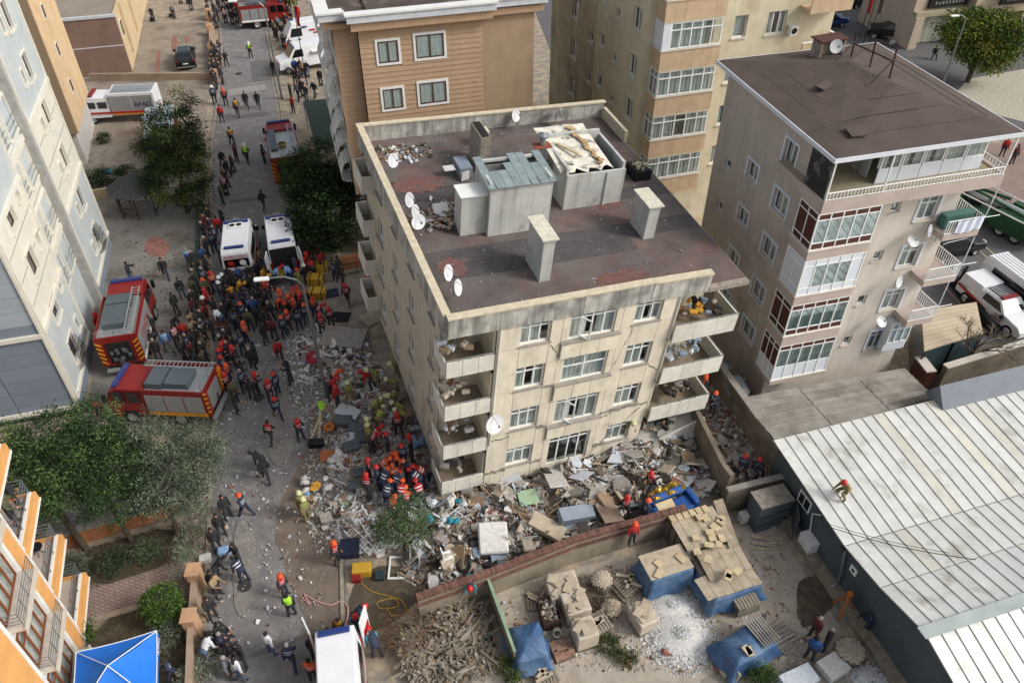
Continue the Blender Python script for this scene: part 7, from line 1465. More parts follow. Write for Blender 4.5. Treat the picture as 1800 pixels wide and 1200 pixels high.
# cloth heaps
def clothpile(px, py, label, cols_, r=.5, hf=h1, n=12):
    t = thing('clothes_heap', label, 'clothes', zat(px, py, hf)); rr = random.Random(px)
    for i in range(n):
        k = G(); s = rr.uniform(.12, .28); k.ell((0, 0, 0), (s, s*.7, .1), 10, k=6); k.v = [(x+rr.uniform(-.04, .04), y+rr.uniform(-.04, .04), z+rr.uniform(-.03, .05)) for x, y, z in k.v]; o = k.build('cloth', MATS[rr.choice(cols_)], t); o.location = (rr.uniform(-r, r), rr.uniform(-r, r), .12+rr.uniform(0, .2)); o.rotation_euler = (rr.uniform(-.4, .4), rr.uniform(-.4, .4), rr.uniform(0, 6))
    return t
clothpile(555, 862, 'spilled white, yellow and blue packets where the street meets rubble', ['r_white', 'r_pale', 'c_yellow', 'c_lightblue', 'r_white'], .7, n=14); clothpile(595, 815, 'white crumpled cloth heap in the street side rubble', ['r_white', 'r_pale'], .5); clothpile(722, 745, 'pink bedding against the side wall of the leaning block', ['c_pink', 'r_pale'], .5); clothpile(738, 778, 'blue bedding against the side wall of the leaning block', ['c_lightblue', 'r_pale'], .45)
clothpile(820, 1025, 'pink and teal toys scattered behind the brick topped wall', ['c_pink', 'c_teal', 'r_red', 'r_white'], .5, h2, 9); clothpile(565, 715, 'bright green bag on the rubble', ['c_hivis'], .15, h1, 3); clothpile(785, 905, 'white and teal rags under the bottom left balcony', ['r_white', 'c_teal', 'r_pale'], .8, h2, 10); clothpile(1060, 860, 'white torn insulation in the rubble', ['r_white', 'r_pale'], .7, h2, 10); clothpile(920, 885, 'blue cloth beside the green panel', ['c_blue'], .2, h2, 3)
# goods on the balconies of the leaning block
for (x, y, z, w_, lb) in ((.6, .9, -2.5, ['r_beige', 'r_grey', 'r_pale', 'r_wood'], 'boxes and rolled carpets'), (.8, 1.1, -5.4, ['r_brick', 'r_beige'], 'dustpan and rags'), (1.0, .9, -8.3, ['r_white', 'r_grey', 'r_pale', 'r_wood'], 'round table and planks'), (1.0, .9, -11.2, ['r_grey', 'r_dark', 'r_grey'], 'grey sacks'), (13.2, .8, -3.1, ['r_blue', 'c_yellow', 'r_dark', 'r_grey'], 'bags and wires'), (13.2, .8, -5.9, ['r_white', 'r_blue', 'r_pale'], 'white cabinets'), (13.2, .8, -8.8, ['r_dark', 'r_grey', 'c_olive'], 'broken belongings'), (12.6, .4, -11.1, ['r_grey', 'r_wood', 'r_dark'], 'mangled belongings')):
    t = thing('balcony_goods', f"{lb} on the {'left' if x < 5 else 'right'} balcony, storey {['top', 'second', 'third', 'lowest'][min(3, int((-z-2)/2.9+.1))]}", 'goods', M=MBM); rr = random.Random(int(z*10+x))
    for i in range(30 if x > 5 else 12):
        k = G(); s = rr.uniform(.12, .5); k.box((x+rr.uniform(-.6, .6)*(1.9 if x > 5 else 1), y+rr.uniform(-.5, .5), z-.1+rr.uniform(0, .35)), (s, s*.6, s*.5), rot=Matrix.Rotation(rr.uniform(0, 3), 3, 'Z') @ Matrix.Rotation(rr.uniform(-.5, .5), 3, 'X')); bevel(k.build('item', MATS[rr.choice(w_)], t), .04)
# satellite dishes 
def dish(loc, az, tilt=.5, r=.36, label='satellite dish', M=None):
    t = thing('satellite_dish', label, 'satellite dish', M=(M or Matrix()) @ Matrix.Translation(loc) @ Matrix.Rotation(az, 4, 'Z')); rot = Matrix.Rotation(R(90)-tilt, 3, 'Y'); n = 6
    k = G(); k.tube((-.12, 0, -.5), (-.12, 0, 0), .025); k.build('mast', MATS['steel'], t)
    k = G(); k.lathe([(r*i/n if i else .001, .18*r*(i/n)**2) for i in range(n+1)], (0, 0, 0), 18, rot=rot); k.lathe([(r*i/n if i else .001, .18*r*(i/n)**2-.012) for i in range(n+1)][::-1], (0, 0, 0), 18, rot=rot); k.build('reflector', mat('dishwhite', 'c9cccd', .5, .08, 4), t, True)
    k = G(); q = rot @ Vector((0, 0, r*.9)); k.tube(rot @ Vector((-r*.8, 0, .1)), q, .015); k.box(q, (.08, .08, .1)); k.build('receiver_arm', MATS['steel'], t); return t
for x, y, az, lb in ((.9, 12.8, -1.0, 'near the back left corner of the red roof'), (.75, 9.0, -.8, 'by the green rag on the parapet'), (.75, 7.9, -.7, 'middle one of the parapet cluster'), (.7, 7.1, -1.3, 'largest one facing the camera at the left parapet'), (.9, 3.0, -.75, 'upper of the front left pair'), (1.0, 1.9, -.65, 'lower of the front left pair'), (9.1, 16.2, -1.0, 'by the steel flue at the back parapet'), (11.8, 16.0, -.2, 'at the back right parapet')):
    dish((x, y, -.1), az, .35, .38, f'white satellite dish {lb}', MBM)
dish((2.35, -.5, -6.85), -1.3, .4, .5, 'white satellite dish at the left balcony edge of the leaning block', MBM)
for x, z, az in ((7.35, -5.25, -1.0), (6.6, -5.8, -1.5), (8.2, -5.6, -.6), (6.7, -8.4, -1.2), (6.6, -11.2, -1.4)): dish((x, .5, z), az, .3 if az > -1.3 else .9, .33, f"grey satellite dish on the beige block, {'left of the top window' if x == 7.35 else 'lying flat, lower left' if x == 6.6 and z > -6 else 'upper right' if x == 8.2 else 'second window down' if z > -9 else 'third window down'}", RBM)
dish((5.4, 9.1, 1.3), -1.8, .3, .36, 'rusty satellite dish on the brown hipped roof', RBM)
# roof things
t = thing('antenna_box', 'grey timber box under the dish on the brown hipped roof', 'box', M=RBM @ Matrix.Translation((4.8, 9.5, .3)) @ Matrix.Rotation(.1, 4, 'Z')); k = G(); k.bx(0, 1.6, .6, .75, 0, 1.1); k.bx(0, .12, 0, .6, 0, 1.1); k.bx(1.5, 1.6, 0, .6, 0, 1.1); k.build('side', MATS['broken'], t); k = G(); k.bx(-.1, 1.7, -.1, .9, 1.1, 1.17); k.build('lid', MATS['brown_panel'], t)
t = thing('sign_frame', 'rusty steel billboard frame standing on the brown hipped roof', 'steel frame', M=RBM); mat('rust', '3c2220', .8, .3, 4); X0, X1 = (5.6, 8.8), (6.6, 4.2)
k = G(); a, b = Vector((6.3, 8.8, .55)), Vector((6.3, 5.5, .85))
for f_ in (0, .5, 1): p = a.lerp(b, f_); k = G(); k.tube(p, p+Vector((-.1, 0, 1.5)), .05); k.build('post', MATS['rust'], t)
for h_ in (1.5, .9): k = G(); k.tube(a+Vector((0, 0, h_)), b+Vector((0, 0, h_)), .04); k.build('rail', MATS['rust'], t)
for p in (a, b): k = G(); k.tube(p+Vector((0, 0, 1.1)), p+Vector((-1.5, -.5, .1)), .035); k.build('brace', MATS['rust'], t)
# junk heap on the red roof
t = thing('roof_junk', 'heap of planks, white basin and rubbish beside the roof box', 'junk', M=MBM @ Matrix.Translation((2.6, 8.4, -.98))); Q = nr.normal(0, 1, (420, 2))*(.75, .5); shards('junk_pieces', Q, .05+.3*np.exp(-(Q**2).sum(1)), nr.uniform(.05, .28, len(Q)), [3, 2, 4, 2, 2, 3, .4, 1, .2, .3], t)
k = G(); k.box((-.3, .2, .35), (.8, .7, .25), rot=Matrix.Rotation(.3, 3, 'X')); bevel(k.build('basin', MATS['r_white'], t), .08); k = G(); k.box((.2, -.2, .3), (1.6, .12, .05), .5); k.build('plank', MATS['board'], t)
t = thing('roof_junk', 'wood scraps and a chair frame in the back left roof corner', 'junk', M=MBM @ Matrix.Translation((1.7, 14.9, -.98))); Q = nr.normal(0, 1, (150, 2))*(.9, .5); shards('junk_pieces', Q, np.full(len(Q), .06), nr.uniform(.05, .25, len(Q)), [2, 1, 2, 1, 2, 3, 0, 1, 0, 0], t); k = G(); 
for i in range(8): k.tube((1.8+.15*i, .2, .1), (1.9+.15*i, .7, .25), .015)
k.build('chair_frame', MATS['steel'], t)
t = thing('stove', 'old green metal stove with an open door beside the grey chimney', 'stove', M=MBM @ Matrix.Translation((4.6, 12.0, -.98))); k = G(); k.box((0, .2, .35), (.7, 1.3, .6)); k.build('body', MATS['bluecab'], t); k = G(); k.box((-.1, -.6, .3), (.5, .04, .5), .3); k.box((-.8, .1, .45), (.6, .5, .05)); k.build('door', MATS['r_white'], t)
t = thing('planter_box', 'black box planter with dry plants at the right edge of the red roof', 'planter', M=MBM @ Matrix.Translation((13.6, 9.2, -.98))); k = G(); k.bx(0, 1.0, 0, 1.2, 0, .6); k.build('box', MATS['blackmetal'], t)
Q = nr.uniform((.1, .1), (.9, 1.1), (90, 2)); shards('dry_plants', Q, np.full(90, .65), nr.uniform(.05, .2, 90), [0, 0, 1, 0, 2, 2, 0, 0, 0, 1], t); slab('plastic_sheet', 'bright blue plastic sheet on the red roof', 'sheet', 0, 0, .6, .5, .02, 0, mat('skyblue', '3f9fc4', .5, .1)).matrix_world = MBM @ Matrix.Translation((3.55, 7.0, -.97))
tag(shards('roof_crumbs', *(lambda Q: (Q, np.full(len(Q), -.95)))(nr.uniform((.5, .6), (14, 16), (420, 2))), np.abs(nr.lognormal(-3.3, .5, 420)), [6, 3, 2, 1, 0, 0, .3, 2, 0, 0], None), 'small pale crumbs scattered over the red felt roof', 'debris', kind='stuff').matrix_world = MBM
# ================================================================== builder's yard
mat('tarpblue', '2f527a', .6, .25, 1.5, col2='6e8598', c2lo=.4, c2hi=.8, bump=.7, bsc=7); mat('cardboard', 'a89c88', .9, .15, 3, col2='8f8069', c2lo=.5, c2hi=.7, rand=.1); mat('pallet', '7d7567', .9, .25, 4, rand=.3); mat('limestone', 'a89c8a', .95, .2, 4, rand=.1); mat('plasticwrap', 'b5aa9a', .5, .2, 4, bump=.5, bsc=7); mat('gravel', 'c2c1bc', .9, .2, 9)
def pallet(par, M, w=1.2, d=1.0, n=7, name='pallet'):
    k = G(M)
    for i in range(n): k.bx(-w/2+w*i/n+.01, -w/2+w*(i+1)/n-.03, -d/2, d/2, .1, .125)
    for y in (-d/2+.05, 0, d/2-.05): k.bx(-w/2, w/2, y-.05, y+.05, 0, .099)
    return k.build(name, MATS['pallet'], par)
def drape(par, w, d, h, m, top=None, skirt=.85, seed=1, name='tarpaulin', flare=.25):
    rr = random.Random(seed); n = 44; rows = []
    def per(t, e):
        t = (t % 1)*4; s, f = int(t), t-int(t); W2, D2 = w/2+e, d/2+e; c = [(-W2, -D2), (W2, -D2), (W2, D2), (-W2, D2)]; a, b = c[s], c[(s+1) % 4]; return a[0]+(b[0]-a[0])*f, a[1]+(b[1]-a[1])*f
    ph = [rr.uniform(0, 6) for _ in range(3)]
    k = G(); R_ = 7
    for j in range(R_+1):
        v = j/R_
        for i in range(n):
            t = i/n; wob = (math.sin(t*44+ph[0])+.6*math.sin(t*71+ph[1]))*.06*v; e = .02+flare*v*v+wob; x, y = per(t, e); z = h-h*skirt*v*(1-.12*(1+math.sin(t*25+ph[2]))*.5); k.v.append((x, y, z))
    k.v.append((0, 0, h+.05)); c = len(k.v)-1
    for j in range(R_):
        for i in range(n): k.f.append((j*n+i, (j+1)*n+i, (j+1)*n+(i+1) % n, j*n+(i+1) % n))
    for i in range(n): k.f.append((i, (i+1) % n, c))
    k.m = [0]*len(k.f); return k.build(name, MATS[m], par, True)
def covered(label, px, py, w, d, h, rz, m='tarpblue', lid=True, cat='covered stack', boards=3, seed=1, lidm='cardboard'):
    t = thing('covered_stack', label, cat, at(px, py), rz); k = G(); k.box((0, 0, h/2-.02), (w-.1, d-.1, h-.08)); k.build('crate', MATS['pallet'], t); drape(t, w, d, h, m, seed=seed)
    if lid: k = G(); k.box((0, .05, h+.09), (w+.1, d+.05, .05)); k.build('lid', MATS[lidm], t)
    rr = random.Random(seed)
    for i in range(boards): k = G(); k.box((rr.uniform(-w*.35, w*.35), rr.uniform(-d*.35, d*.35), h+.16), (rr.uniform(.3, .5), rr.uniform(.25, .4), .06), rr.uniform(0, 3)); k.build('loose_board', MATS['board'], t)
    return t
covered('blue tarpaulined stack with a pale board top in the middle of the yard', 1165, 1018, 2.0, 1.25, 1.25, .33, seed=3, boards=3)
covered('blue and white tarpaulined stack beside the leaning sheet wall', 928, 1150, 1.25, 1.5, 1.1, .25, seed=5, boards=0, lid=False)
t = covered('low stack under blue sheet with a corrugated top at the lower right of the yard', 1305, 1150, 2.2, 1.2, .95, .5, seed=7, boards=2, lid=False)
k = G(); 
for i in range(7): k.box((.5+.13*i, .1, 1.05), (.07, 1.3, .05))
k.build('corrugated_sheet', MATS['oldsheet'], t); k = G(); k.box((-1.2, -.2, .3), (.05, .5, .7), rot=Matrix.Rotation(.4, 3, 'Y')); k.box((-1.1, -.6, .3), (.05, .5, .7), rot=Matrix.Rotation(.4, 3, 'Y')); k.build('leaning_board', MATS['board'], t)
# the big covered stack of boards
t = thing('board_covered_stack', 'largest yard stack, roofed with many tan boards over blue sheet and pallets', 'covered stack', at(1262, 1020), .33)
k = G(); k.box((0, .95, .55), (2.2, 3.4, 1.08)); k.build('crate', MATS['pallet'], t); 
for (x, y, w, d, z, a) in ((-.1, 1.9, 2.3, 1.9, 1.5, .0), (.15, .2, 2.1, 1.5, 1.25, -.05), (-.15, -.75, 2.7, 1.2, 1.15, .06), (1.25, 1.9, .5, 2.6, 1.35, -.25)):
    n = 6
    for i in range(n): k = G(); k.box((x-w/2+w*(i+.5)/n, y, z+.01*(i % 2)), (w/n-.015, d+rnd.uniform(-.1, .1), .04), a); k.build('board', MATS['cardboard'], t)
for i in range(16): k = G(); k.box((rnd.uniform(-1.1, 1.1), rnd.uniform(-.9, 2.7), 1.6 if i > 5 else 1.65), (rnd.uniform(.3, .45), rnd.uniform(.25, .35), .06), rnd.uniform(0, 3)); k.build('loose_board', MATS['board'], t)
for i in range(6): k = G(); k.box((-1.1+.34*i, 2.75, 1.6), (.28, .36, .08), rnd.uniform(-.2, .2)); k.build('loose_board', MATS['board'], t)
o = drape(t, 2.3, 1.6, .95, 'tarpblue', seed=9); o.location = (0, -.55, .05)
for i in range(4): pallet(t, Matrix.Translation((.35, -1.5, .12+.16*i)), 1.1, .9, 7)
for i in range(5): k = G(); k.box((-1.2, 1.0+.45*i, .65), (.05, .35, 1.2)); k.build('slat', MATS['pallet'], t)
def wrapped(label, px, py, w, d, h, rz, seed=1):
    t = thing('wrapped_pallet', label, 'pallet stack', at(px, py), rz, 'dusty wrapped pallets in the yard'); pallet(t, Matrix.Identity(4), w, d); k = G(); k.box((0, 0, h/2+.12), (w, d, h)); bevel(k.build('wrapped_load', MATS['plasticwrap'], t), .06, 2)
    rr = random.Random(seed); 
    for i in range(6): k = G(); k.box((rr.uniform(-w*.3, w*.3), rr.uniform(-d*.3, d*.3), h+.16+.02*i), (rr.uniform(.3, .6), rr.uniform(.2, .5), .03), rr.uniform(0, 3)); k.build('cardboard_sheet', MATS['cardboard'], t)
wrapped('wrapped pallet nearest the camera, right of the small brick stack', 1026, 1125, .95, .95, 1.0, .3, 1); wrapped('wrapped pallet in the middle of the three dusty ones', 1010, 1078, 1.1, 1.1, .9, .3, 2); wrapped('wrapped pallet at the back by the wall, topped with boards', 988, 1045, 1.4, 1.2, .8, .25, 3)
wrapped('tan stack with square slabs on top beside the gravel', 1128, 1095, .95, 1.1, .75, .45, 4)
def stones(label, px, py, r, h, n, rs, cage=True):
    t = thing('stone_basket', label, 'stone pile', at(px, py), 0, 'wire baskets of round stones'); rr = random.Random(px)
    ms = []
    for i in range(3): k = G(); k.ell((0, 0, 0), (rs, rs*.85, rs*.8), 8, k=5); k.v = [(x*(1+rr.uniform(-.1, .1)), y*(1+rr.uniform(-.1, .1)), z) for x, y, z in k.v]; ms.append(k.mesh('stone', MATS['limestone'], True))
    for i in range(n):
        a = 2.4*i; q = i/n; rad = r*math.sqrt(q); z = h-.28*(rad/r)**2*h if rad < r*.93 else rr.uniform(.1, h*.8); rad = min(rad, r*.9); o = link('stone', rr.choice(ms), t); o.location = (rad*math.cos(a), rad*math.sin(a), z); o.rotation_euler = (rr.random()*3, rr.random()*3, 0)
    k = G(); k.lathe([(r*.96, 0), (r*.98, h*.5), (r*.85, h*.75), (.01, h*.85)], (0, 0, 0), 16); k.build('heap_core', MATS['broken'], t)
    for z in (.15, h*.5, h*.78): k = G(); k.path([(1.03*r*math.cos(i*.4), 1.03*r*math.sin(i*.4), z) for i in range(17)], .012, 4); k.build('wire_hoop', MATS['rust'], t)
stones('wire basket of round stones against the brick topped wall', 1056, 1030, .48, .75, 70, .1); stones('wire basket of round stones in front of the crate of pallets', 1074, 1075, .45, .45, 60, .1); stones('heap of pale cobbles at the bottom right by the orange tripod', 1490, 1150, .6, .5, 70, .12)
def gravel(label, cx, cy, rx, ry, h, n):
    t = thing('gravel_pile', label, 'gravel', at(cx, cy)); k = G(); k.lathe([(1, 0), (.75, .3), (.4, .8), (.01, 1)], (0, 0, -.02), 20); k.v = [(x*rx, y*ry, z*h) for x, y, z in k.v]; k.build('core', MATS['gravel'], t, True)
    Q = nr.normal(0, .5, (n, 2)); q = np.linalg.norm(Q, axis=1); Q = Q[q < 1.25]; q = q[q < 1.25]; z = h*np.clip(1-q, 0, 1)**1.2+.03; shards('pebbles', Q*np.array([rx, ry]), z, nr.uniform(.05, .1, len(Q)), [8, 2, 1, 0, 0, 0, 0, 4, 0, 0], t, flat=.8)
gravel('heap of white gravel spreading towards the low right of the yard', 1195, 1118, 1.5, 1.5, .4, 2600); gravel('smaller pale gravel heap behind the white one', 1180, 1068, 1.3, .9, .4, 1500); gravel('white gravel at the bottom edge by the dark warehouse', 1530, 1200, .8, .8, .35, 900)
# heap of broken pallets behind the sheet wall
t = thing('timber_heap', 'large heap of broken pallet timber left of the leaning sheet wall', 'timber heap', at(790, 1130)); a0 = at(790, 1130)
poly = [tuple((at(*p)-a0)[:2]) for p in ((690, 1130), (760, 1070), (850, 1065), (875, 1185), (800, 1200), (720, 1200))]; A = np.array(poly); 
Q = nr.uniform(A.min(0), A.max(0), (900, 2)); Q = Q[pips(Q, poly)]; hh_ = .15+.35*bumpy(Q[:, 0]*1.5, Q[:, 1]*1.5); pm_ = {}
for i, q in enumerate(Q[:290]):
    l = rnd.choice((.45, .6, .75, .9, 1.0, 1.15, 1.3, 1.5))
    if l not in pm_: k = G(); k.box((0, 0, 0), (l, rnd.choice((.06, .1, .14)), rnd.choice((.02, .03, .06)))); pm_[l] = k.mesh('plank', MATS['pallet'])
    o = link('plank', pm_[l], t); o.location = (q[0], q[1], hh_[i]+rnd.uniform(0, .15)); o.rotation_euler = (rnd.gauss(0, .14), rnd.gauss(0, .14), rnd.choice((.4, 2.0, 1.2, -.5))+rnd.gauss(0, .25))
shards('splinters', Q, hh_-.05, nr.uniform(.4, .9, len(Q)), [0, 1, 2, 0, 1, 4, 0, 0, 0, 0], t, longr=1.0)
t = thing('sheet_wall', 'tall narrow green edged sheet wall standing between the timber heap and the stacks', 'wall', at(880, 1110), 0); a, b = at(858, 1045)-at(880, 1110), at(905, 1175)-at(880, 1110)
d = (b-a); an = math.atan2(d.y, d.x); c = (a+b)/2; k = G(); k.box((c.x, c.y, .7), (d.length, .06, 1.4), an); k.build('sheet', MATS['rawwall'], t); k = G(); k.box((c.x, c.y, 1.43), (d.length, .12, .05), an); k.build('top_rail', mat('mint', '7f9a7c', .7, .2), t)
t = thing('open_crate', 'open slatted crate filled with logs beside the back pallets', 'crate', at(965, 1085), .2)
for s in (-.4, .4):
    for z in (.1, .3, .5, .7): k = G(); k.box((s, 0, z), (.03, 1.2, .12)); k.build('slat', MATS['rust'], t)
for s in (-.6, .6):
    for z in (.1, .3, .5, .7): k = G(); k.box((0, s, z), (.76, .03, .12)); k.build('slat', MATS['rust'], t)
shards('logs', nr.uniform((-.33, -.53), (.33, .53), (90, 2)), nr.uniform(.45, .65, 90), nr.uniform(.1, .2, 90), [0, 2, 3, 0, 1, 2, 0, 0, 0, 0], t, flat=.7)
k = G(); k.lathe([(.18, 0), (.18, .35), (.15, .35), (.15, 0)], (0, 0, .2), 14, rot=Matrix.Rotation(.9, 3, 'X')); o = k.build('clay_pipe', MATS['r_beige'], None, True); o.location = at(978, 1112); tag(o, 'bent clay pipe piece beside the wrapped pallets', 'pipe')
bk3 = bk2.copy(); bk3.materials[0] = mat('oldbrick', '86695a', .95, .2, 5, rand=.25)
t = thing('brick_stack', 'low stack of old bricks left of the nearest wrapped pallet', 'brick stack', at(988, 1145), .35); pallet(t, Matrix.Identity(4), .9, .9)
for z in range(2):
    for i in range(4):
        for j in range(7):
            if rnd.random() < .85: o = link('brick', bk3, t); o.location = (-.33+.22*i, -.36+.12*j, .17+.09*z); o.rotation_euler = (0, 0, rnd.uniform(-.15, .15))
for (x, y, rz_, l, st) in ((1050, 1105, .6, 'beside the wrapped pallets', 3), (958, 1190, .35, 'at the bottom edge', 2), (945, 1055, .1, 'leaning by the brick topped wall', 1), (1097, 1035, -.9, 'standing behind the blue stack', 3)):
    t = thing('pallet_stack', f'weathered wooden pallets {l}', 'pallets', at(x, y), rz_, 'wooden pallets in the yard')
    for i in range(st): pallet(t, Matrix.Translation((rnd.uniform(-.08, .08), rnd.uniform(-.08, .08), .15*i)) @ Matrix.Rotation(rnd.uniform(-.1, .1), 4, 'Z') @ Matrix.Rotation(.08*i, 4, 'X'), 1.0, .9)
    for i in range(3): k = G(); k.box((rnd.uniform(-.3, .3), rnd.uniform(-.3, .3), .15*st+.1), (.8, .14, .03), rnd.uniform(0, 3)); k.build('plank', MATS['cardboard'], t)
t = thing('metal_cabinet', 'dark grey metal cabinets with a dusty top by the low wall', 'cabinet', at(1345, 915), .3); k = G(); k.bx(-.9, 0, -.5, .5, 0, 1.9); k.bx(.02, .9, -.4, .6, 0, 1.75); k.build('case', MATS['slate'], t); k = G(); k.bx(-.93, .03, -.53, .53, 1.9, 1.95); k.bx(.031, .93, -.43, .63, 1.75, 1.8); k.build('top', MATS['broken'], t)
for z in (.5, 1.1): k = G(); k.bx(-.88, -.02, -.52, -.501, z, z+.04); k.bx(.04, .88, -.42, -.401, z, z+.04); k.build('door_gap', MATS['dark'], t)
slab('open_door', 'slate grey door leaning open beside the metal cabinets', 'door', 1390, 935, .05, 1.0, 1.6, -.2, 'slate', None); slab('white_appliance', 'small white appliance beside the metal cabinets', 'appliance', 1306, 915, .5, .4, .6, .3, 'r_white', None, bev=.04)
planks('fallen_boards', 'long dusty boards fallen by the board covered stack', 1350, 965, 5, 1.6, 'cardboard', None, .16, -.1); planks('roof_sheets', 'grey corrugated sheets lying by the lower tarpaulined stack', 1385, 1130, 6, 1.2, 'oldsheet', None, .18, .5)
slab('paving_slab', 'stack of pale cracked paving slabs at the bottom right', 'slabs', 1462, 1175, 1.1, .9, .35, .5, 'r_white', None); slab('roof_hatch', 'white framed hatch at the bottom right edge of the yard', 'hatch', 1400, 1200, 1.5, .8, .5, .4, 'r_pale', None)
t = thing('tripod', 'orange surveying tripod by the dark warehouse wall', 'tripod', at(1478, 1075))
for a in (0, 2.1, 4.2): k = G(); k.tube((0, 0, 1.4), (.5*math.cos(a), .5*math.sin(a), 0), .035); k.build('leg', MATS['orangestripe'], t)
k = G(); k.box((0, 0, 1.45), (.2, .2, .12)); k.build('head', MATS['orangestripe'], t)
t = thing('timber_posts', 'bundle of grey posts leaning along the warehouse footing', 'timber', at(1555, 1150), -1.2)
for i in range(6): k = G(); k.tube((-.9, .14*i, .1+.03*i), (.9, .14*i, .15), .05); k.build('post', MATS['pallet'], t)
slab('grey_tarpaulin', 'grey tarpaulin sheet bulging over the wall by the beige block', 'tarpaulin', 1288, 690, 1.2, 1.5, .9, .3, mat('greytarp', '7d8387', .5, .15, 2, bump=.5, bsc=4), None, (.2, .1), z=1.2, bev=.3)
def hose(pts, r, m, name, label, cat):
    k = G(); P = [at(*p)+Vector((0, 0, r+.02)) for p in pts]; Q = []
    for i in range(len(P)-1):
        p0, p1, p2, p3 = P[max(0, i-1)], P[i], P[i+1], P[min(len(P)-1, i+2)]
        for j in range(6): t = j/6; Q.append(.5*((2*p1)+(p2-p0)*t+(2*p0-5*p1+4*p2-p3)*t*t+(3*p1-p0-3*p2+p3)*t**3))
    k.path(Q+[P[-1]], r, 5); tag(k.build(name, m if not isinstance(m, str) else MATS[m]), label, cat)
hose([(635, 1025), (655, 1040), (690, 1050), (700, 1065), (670, 1070), (665, 1058), (700, 1052), (715, 1075), (690, 1082), (680, 1068)], .02, 'caseyellow', 'hose', 'thin yellow hose looped on the ground near the brown bush', 'hose')
hose([(530, 1050), (545, 1062), (535, 1045), (552, 1055), (580, 1064), (600, 1057), (612, 1070), (608, 1100)], .035, mat('tape', 'b58d8c', .8, .3, 9), 'barrier_tape', 'crumpled red and white barrier tape on the lower street', 'tape')
hose([(1640, 480), (1700, 548), (1775, 608)], .03, 'tape', 'barrier_tape', 'red and white barrier tape strung by the right hand road', 'tape')
hose([(375, 31), (420, 33), (500, 22)], .03, 'caseyellow', 'barrier_tape', 'yellow barrier tape across the far end of the street', 'tape')
hose([(1235, 760), (1260, 775), (1310, 768), (1335, 735)], .02, 'blackmetal', 'cable', 'black cable sagging over the brick rubble', 'cable')
k = G(); a, b = at(1455, 925, 3.2), at(1715, 983, 3.6); P = [a.lerp(b, i/12)-Vector((0, 0, .25*math.sin(math.pi*i/12))) for i in range(13)]; k.path(P, .018, 4); k.path([p+Vector((.05, .1, .05)) for p in P[:11]], .012, 4); tag(k.build('cable', MATS['blackmetal']), 'slack black cable stretched over the white metal roof', 'cable')
for i, (p_, q_) in enumerate((((560, 45, 9), (355, 60, 8)), ((575, 700, 7.8), (640, 400, 9)))):
    a, b = at(p_[0], p_[1]) + Vector((0, 0, p_[2])), at(q_[0], q_[1]) + Vector((0, 0, q_[2]))
# ================================================================== street furniture
def lamp(label, base, ht, arm, rz, z0=0, m='steel'):
    t = thing('street_lamp', label, 'street lamp', base, rz); k = G(); k.tube((0, 0, 0), (0, 0, ht*.55), .11, .09, 10); k.tube((0, 0, ht*.55), (0, 0, ht), .09, .06, 10); k.build('pole', MATS[m], t)
    k = G(); k.path([(0, 0, ht), (arm*.15, 0, ht+.35), (arm*.5, 0, ht+.6), (arm, 0, ht+.6)], .045, 6); k.build('arm', MATS[m], t)
    k = G(); k.box((arm+.3, 0, ht+.58), (.75, .28, .14)); bevel(k.build('lamp_head', MATS['pvc'], t), .05, 2); return t
b = at(575, 700); lamp('grey street lamp rising from the rubble with its arm over the crowd', b, 8.0, 1.6, math.pi+.15)
lamp('tall street lamp with a curved arm at the far end of the street', at(496, 175), 8.5, 2.2, math.pi+.2); lamp('white street lamp in front of the leafy tree at top right', at(1652, 160), 6.5, .9, math.pi+.1)
def flag(label, px, py, h, m, rz=.3, fl=True):
    t = thing('flag_pole', label, 'flag pole', at(px, py), rz); k = G(); k.tube((0, 0, 0), (0, 0, h), .05, .03, 8); k.build('pole', MATS['blackmetal'], t)
    if fl: k = G(); tarp_like(k, lambda u, v: (.05+.35*u*(1+.3*math.sin(6*v)), .12*math.sin(7*u+5*v), h-.1-1.8*v), 8, 12); k.build('flag', MATS[m], t)
flag('tall pole with a limp red flag between the vans and the tan block', 540, 150, 7.5, 'c_red'); flag('left of three poles beyond the hipped roof, with a red flag', 1500, 105, 6.5, 'c_red'); flag('middle of three poles beyond the hipped roof', 1509, 105, 6.5, 'c_red', fl=False); flag('right of three poles beyond the hipped roof, with an olive flag', 1518, 105, 6.5, 'c_olive')
t = thing('tarpaulin_roof', 'dark green tarpaulin roof beside the street fire engine', 'canopy', at(560, 250)); c0 = at(560, 250); k = G(); P = [at(x, y, 2.6)-c0 for x, y in ((533, 178), (590, 172), (600, 258), (556, 262))]
k.add([tuple(p) for p in P]+[(p.x, p.y, p.z-.08) for p in P], ((0,3,2,1),(4,5,6,7),(0,1,5,4),(1,2,6,5),(2,3,7,6),(3,0,4,7))); k.build('sheet', mat('tarpgreen', '283a30', .8, .15, 1), t)
for p in P: k = G(); k.tube((p.x, p.y, 0), (p.x, p.y, 2.5), .04); k.build('post', MATS['steel'], t)
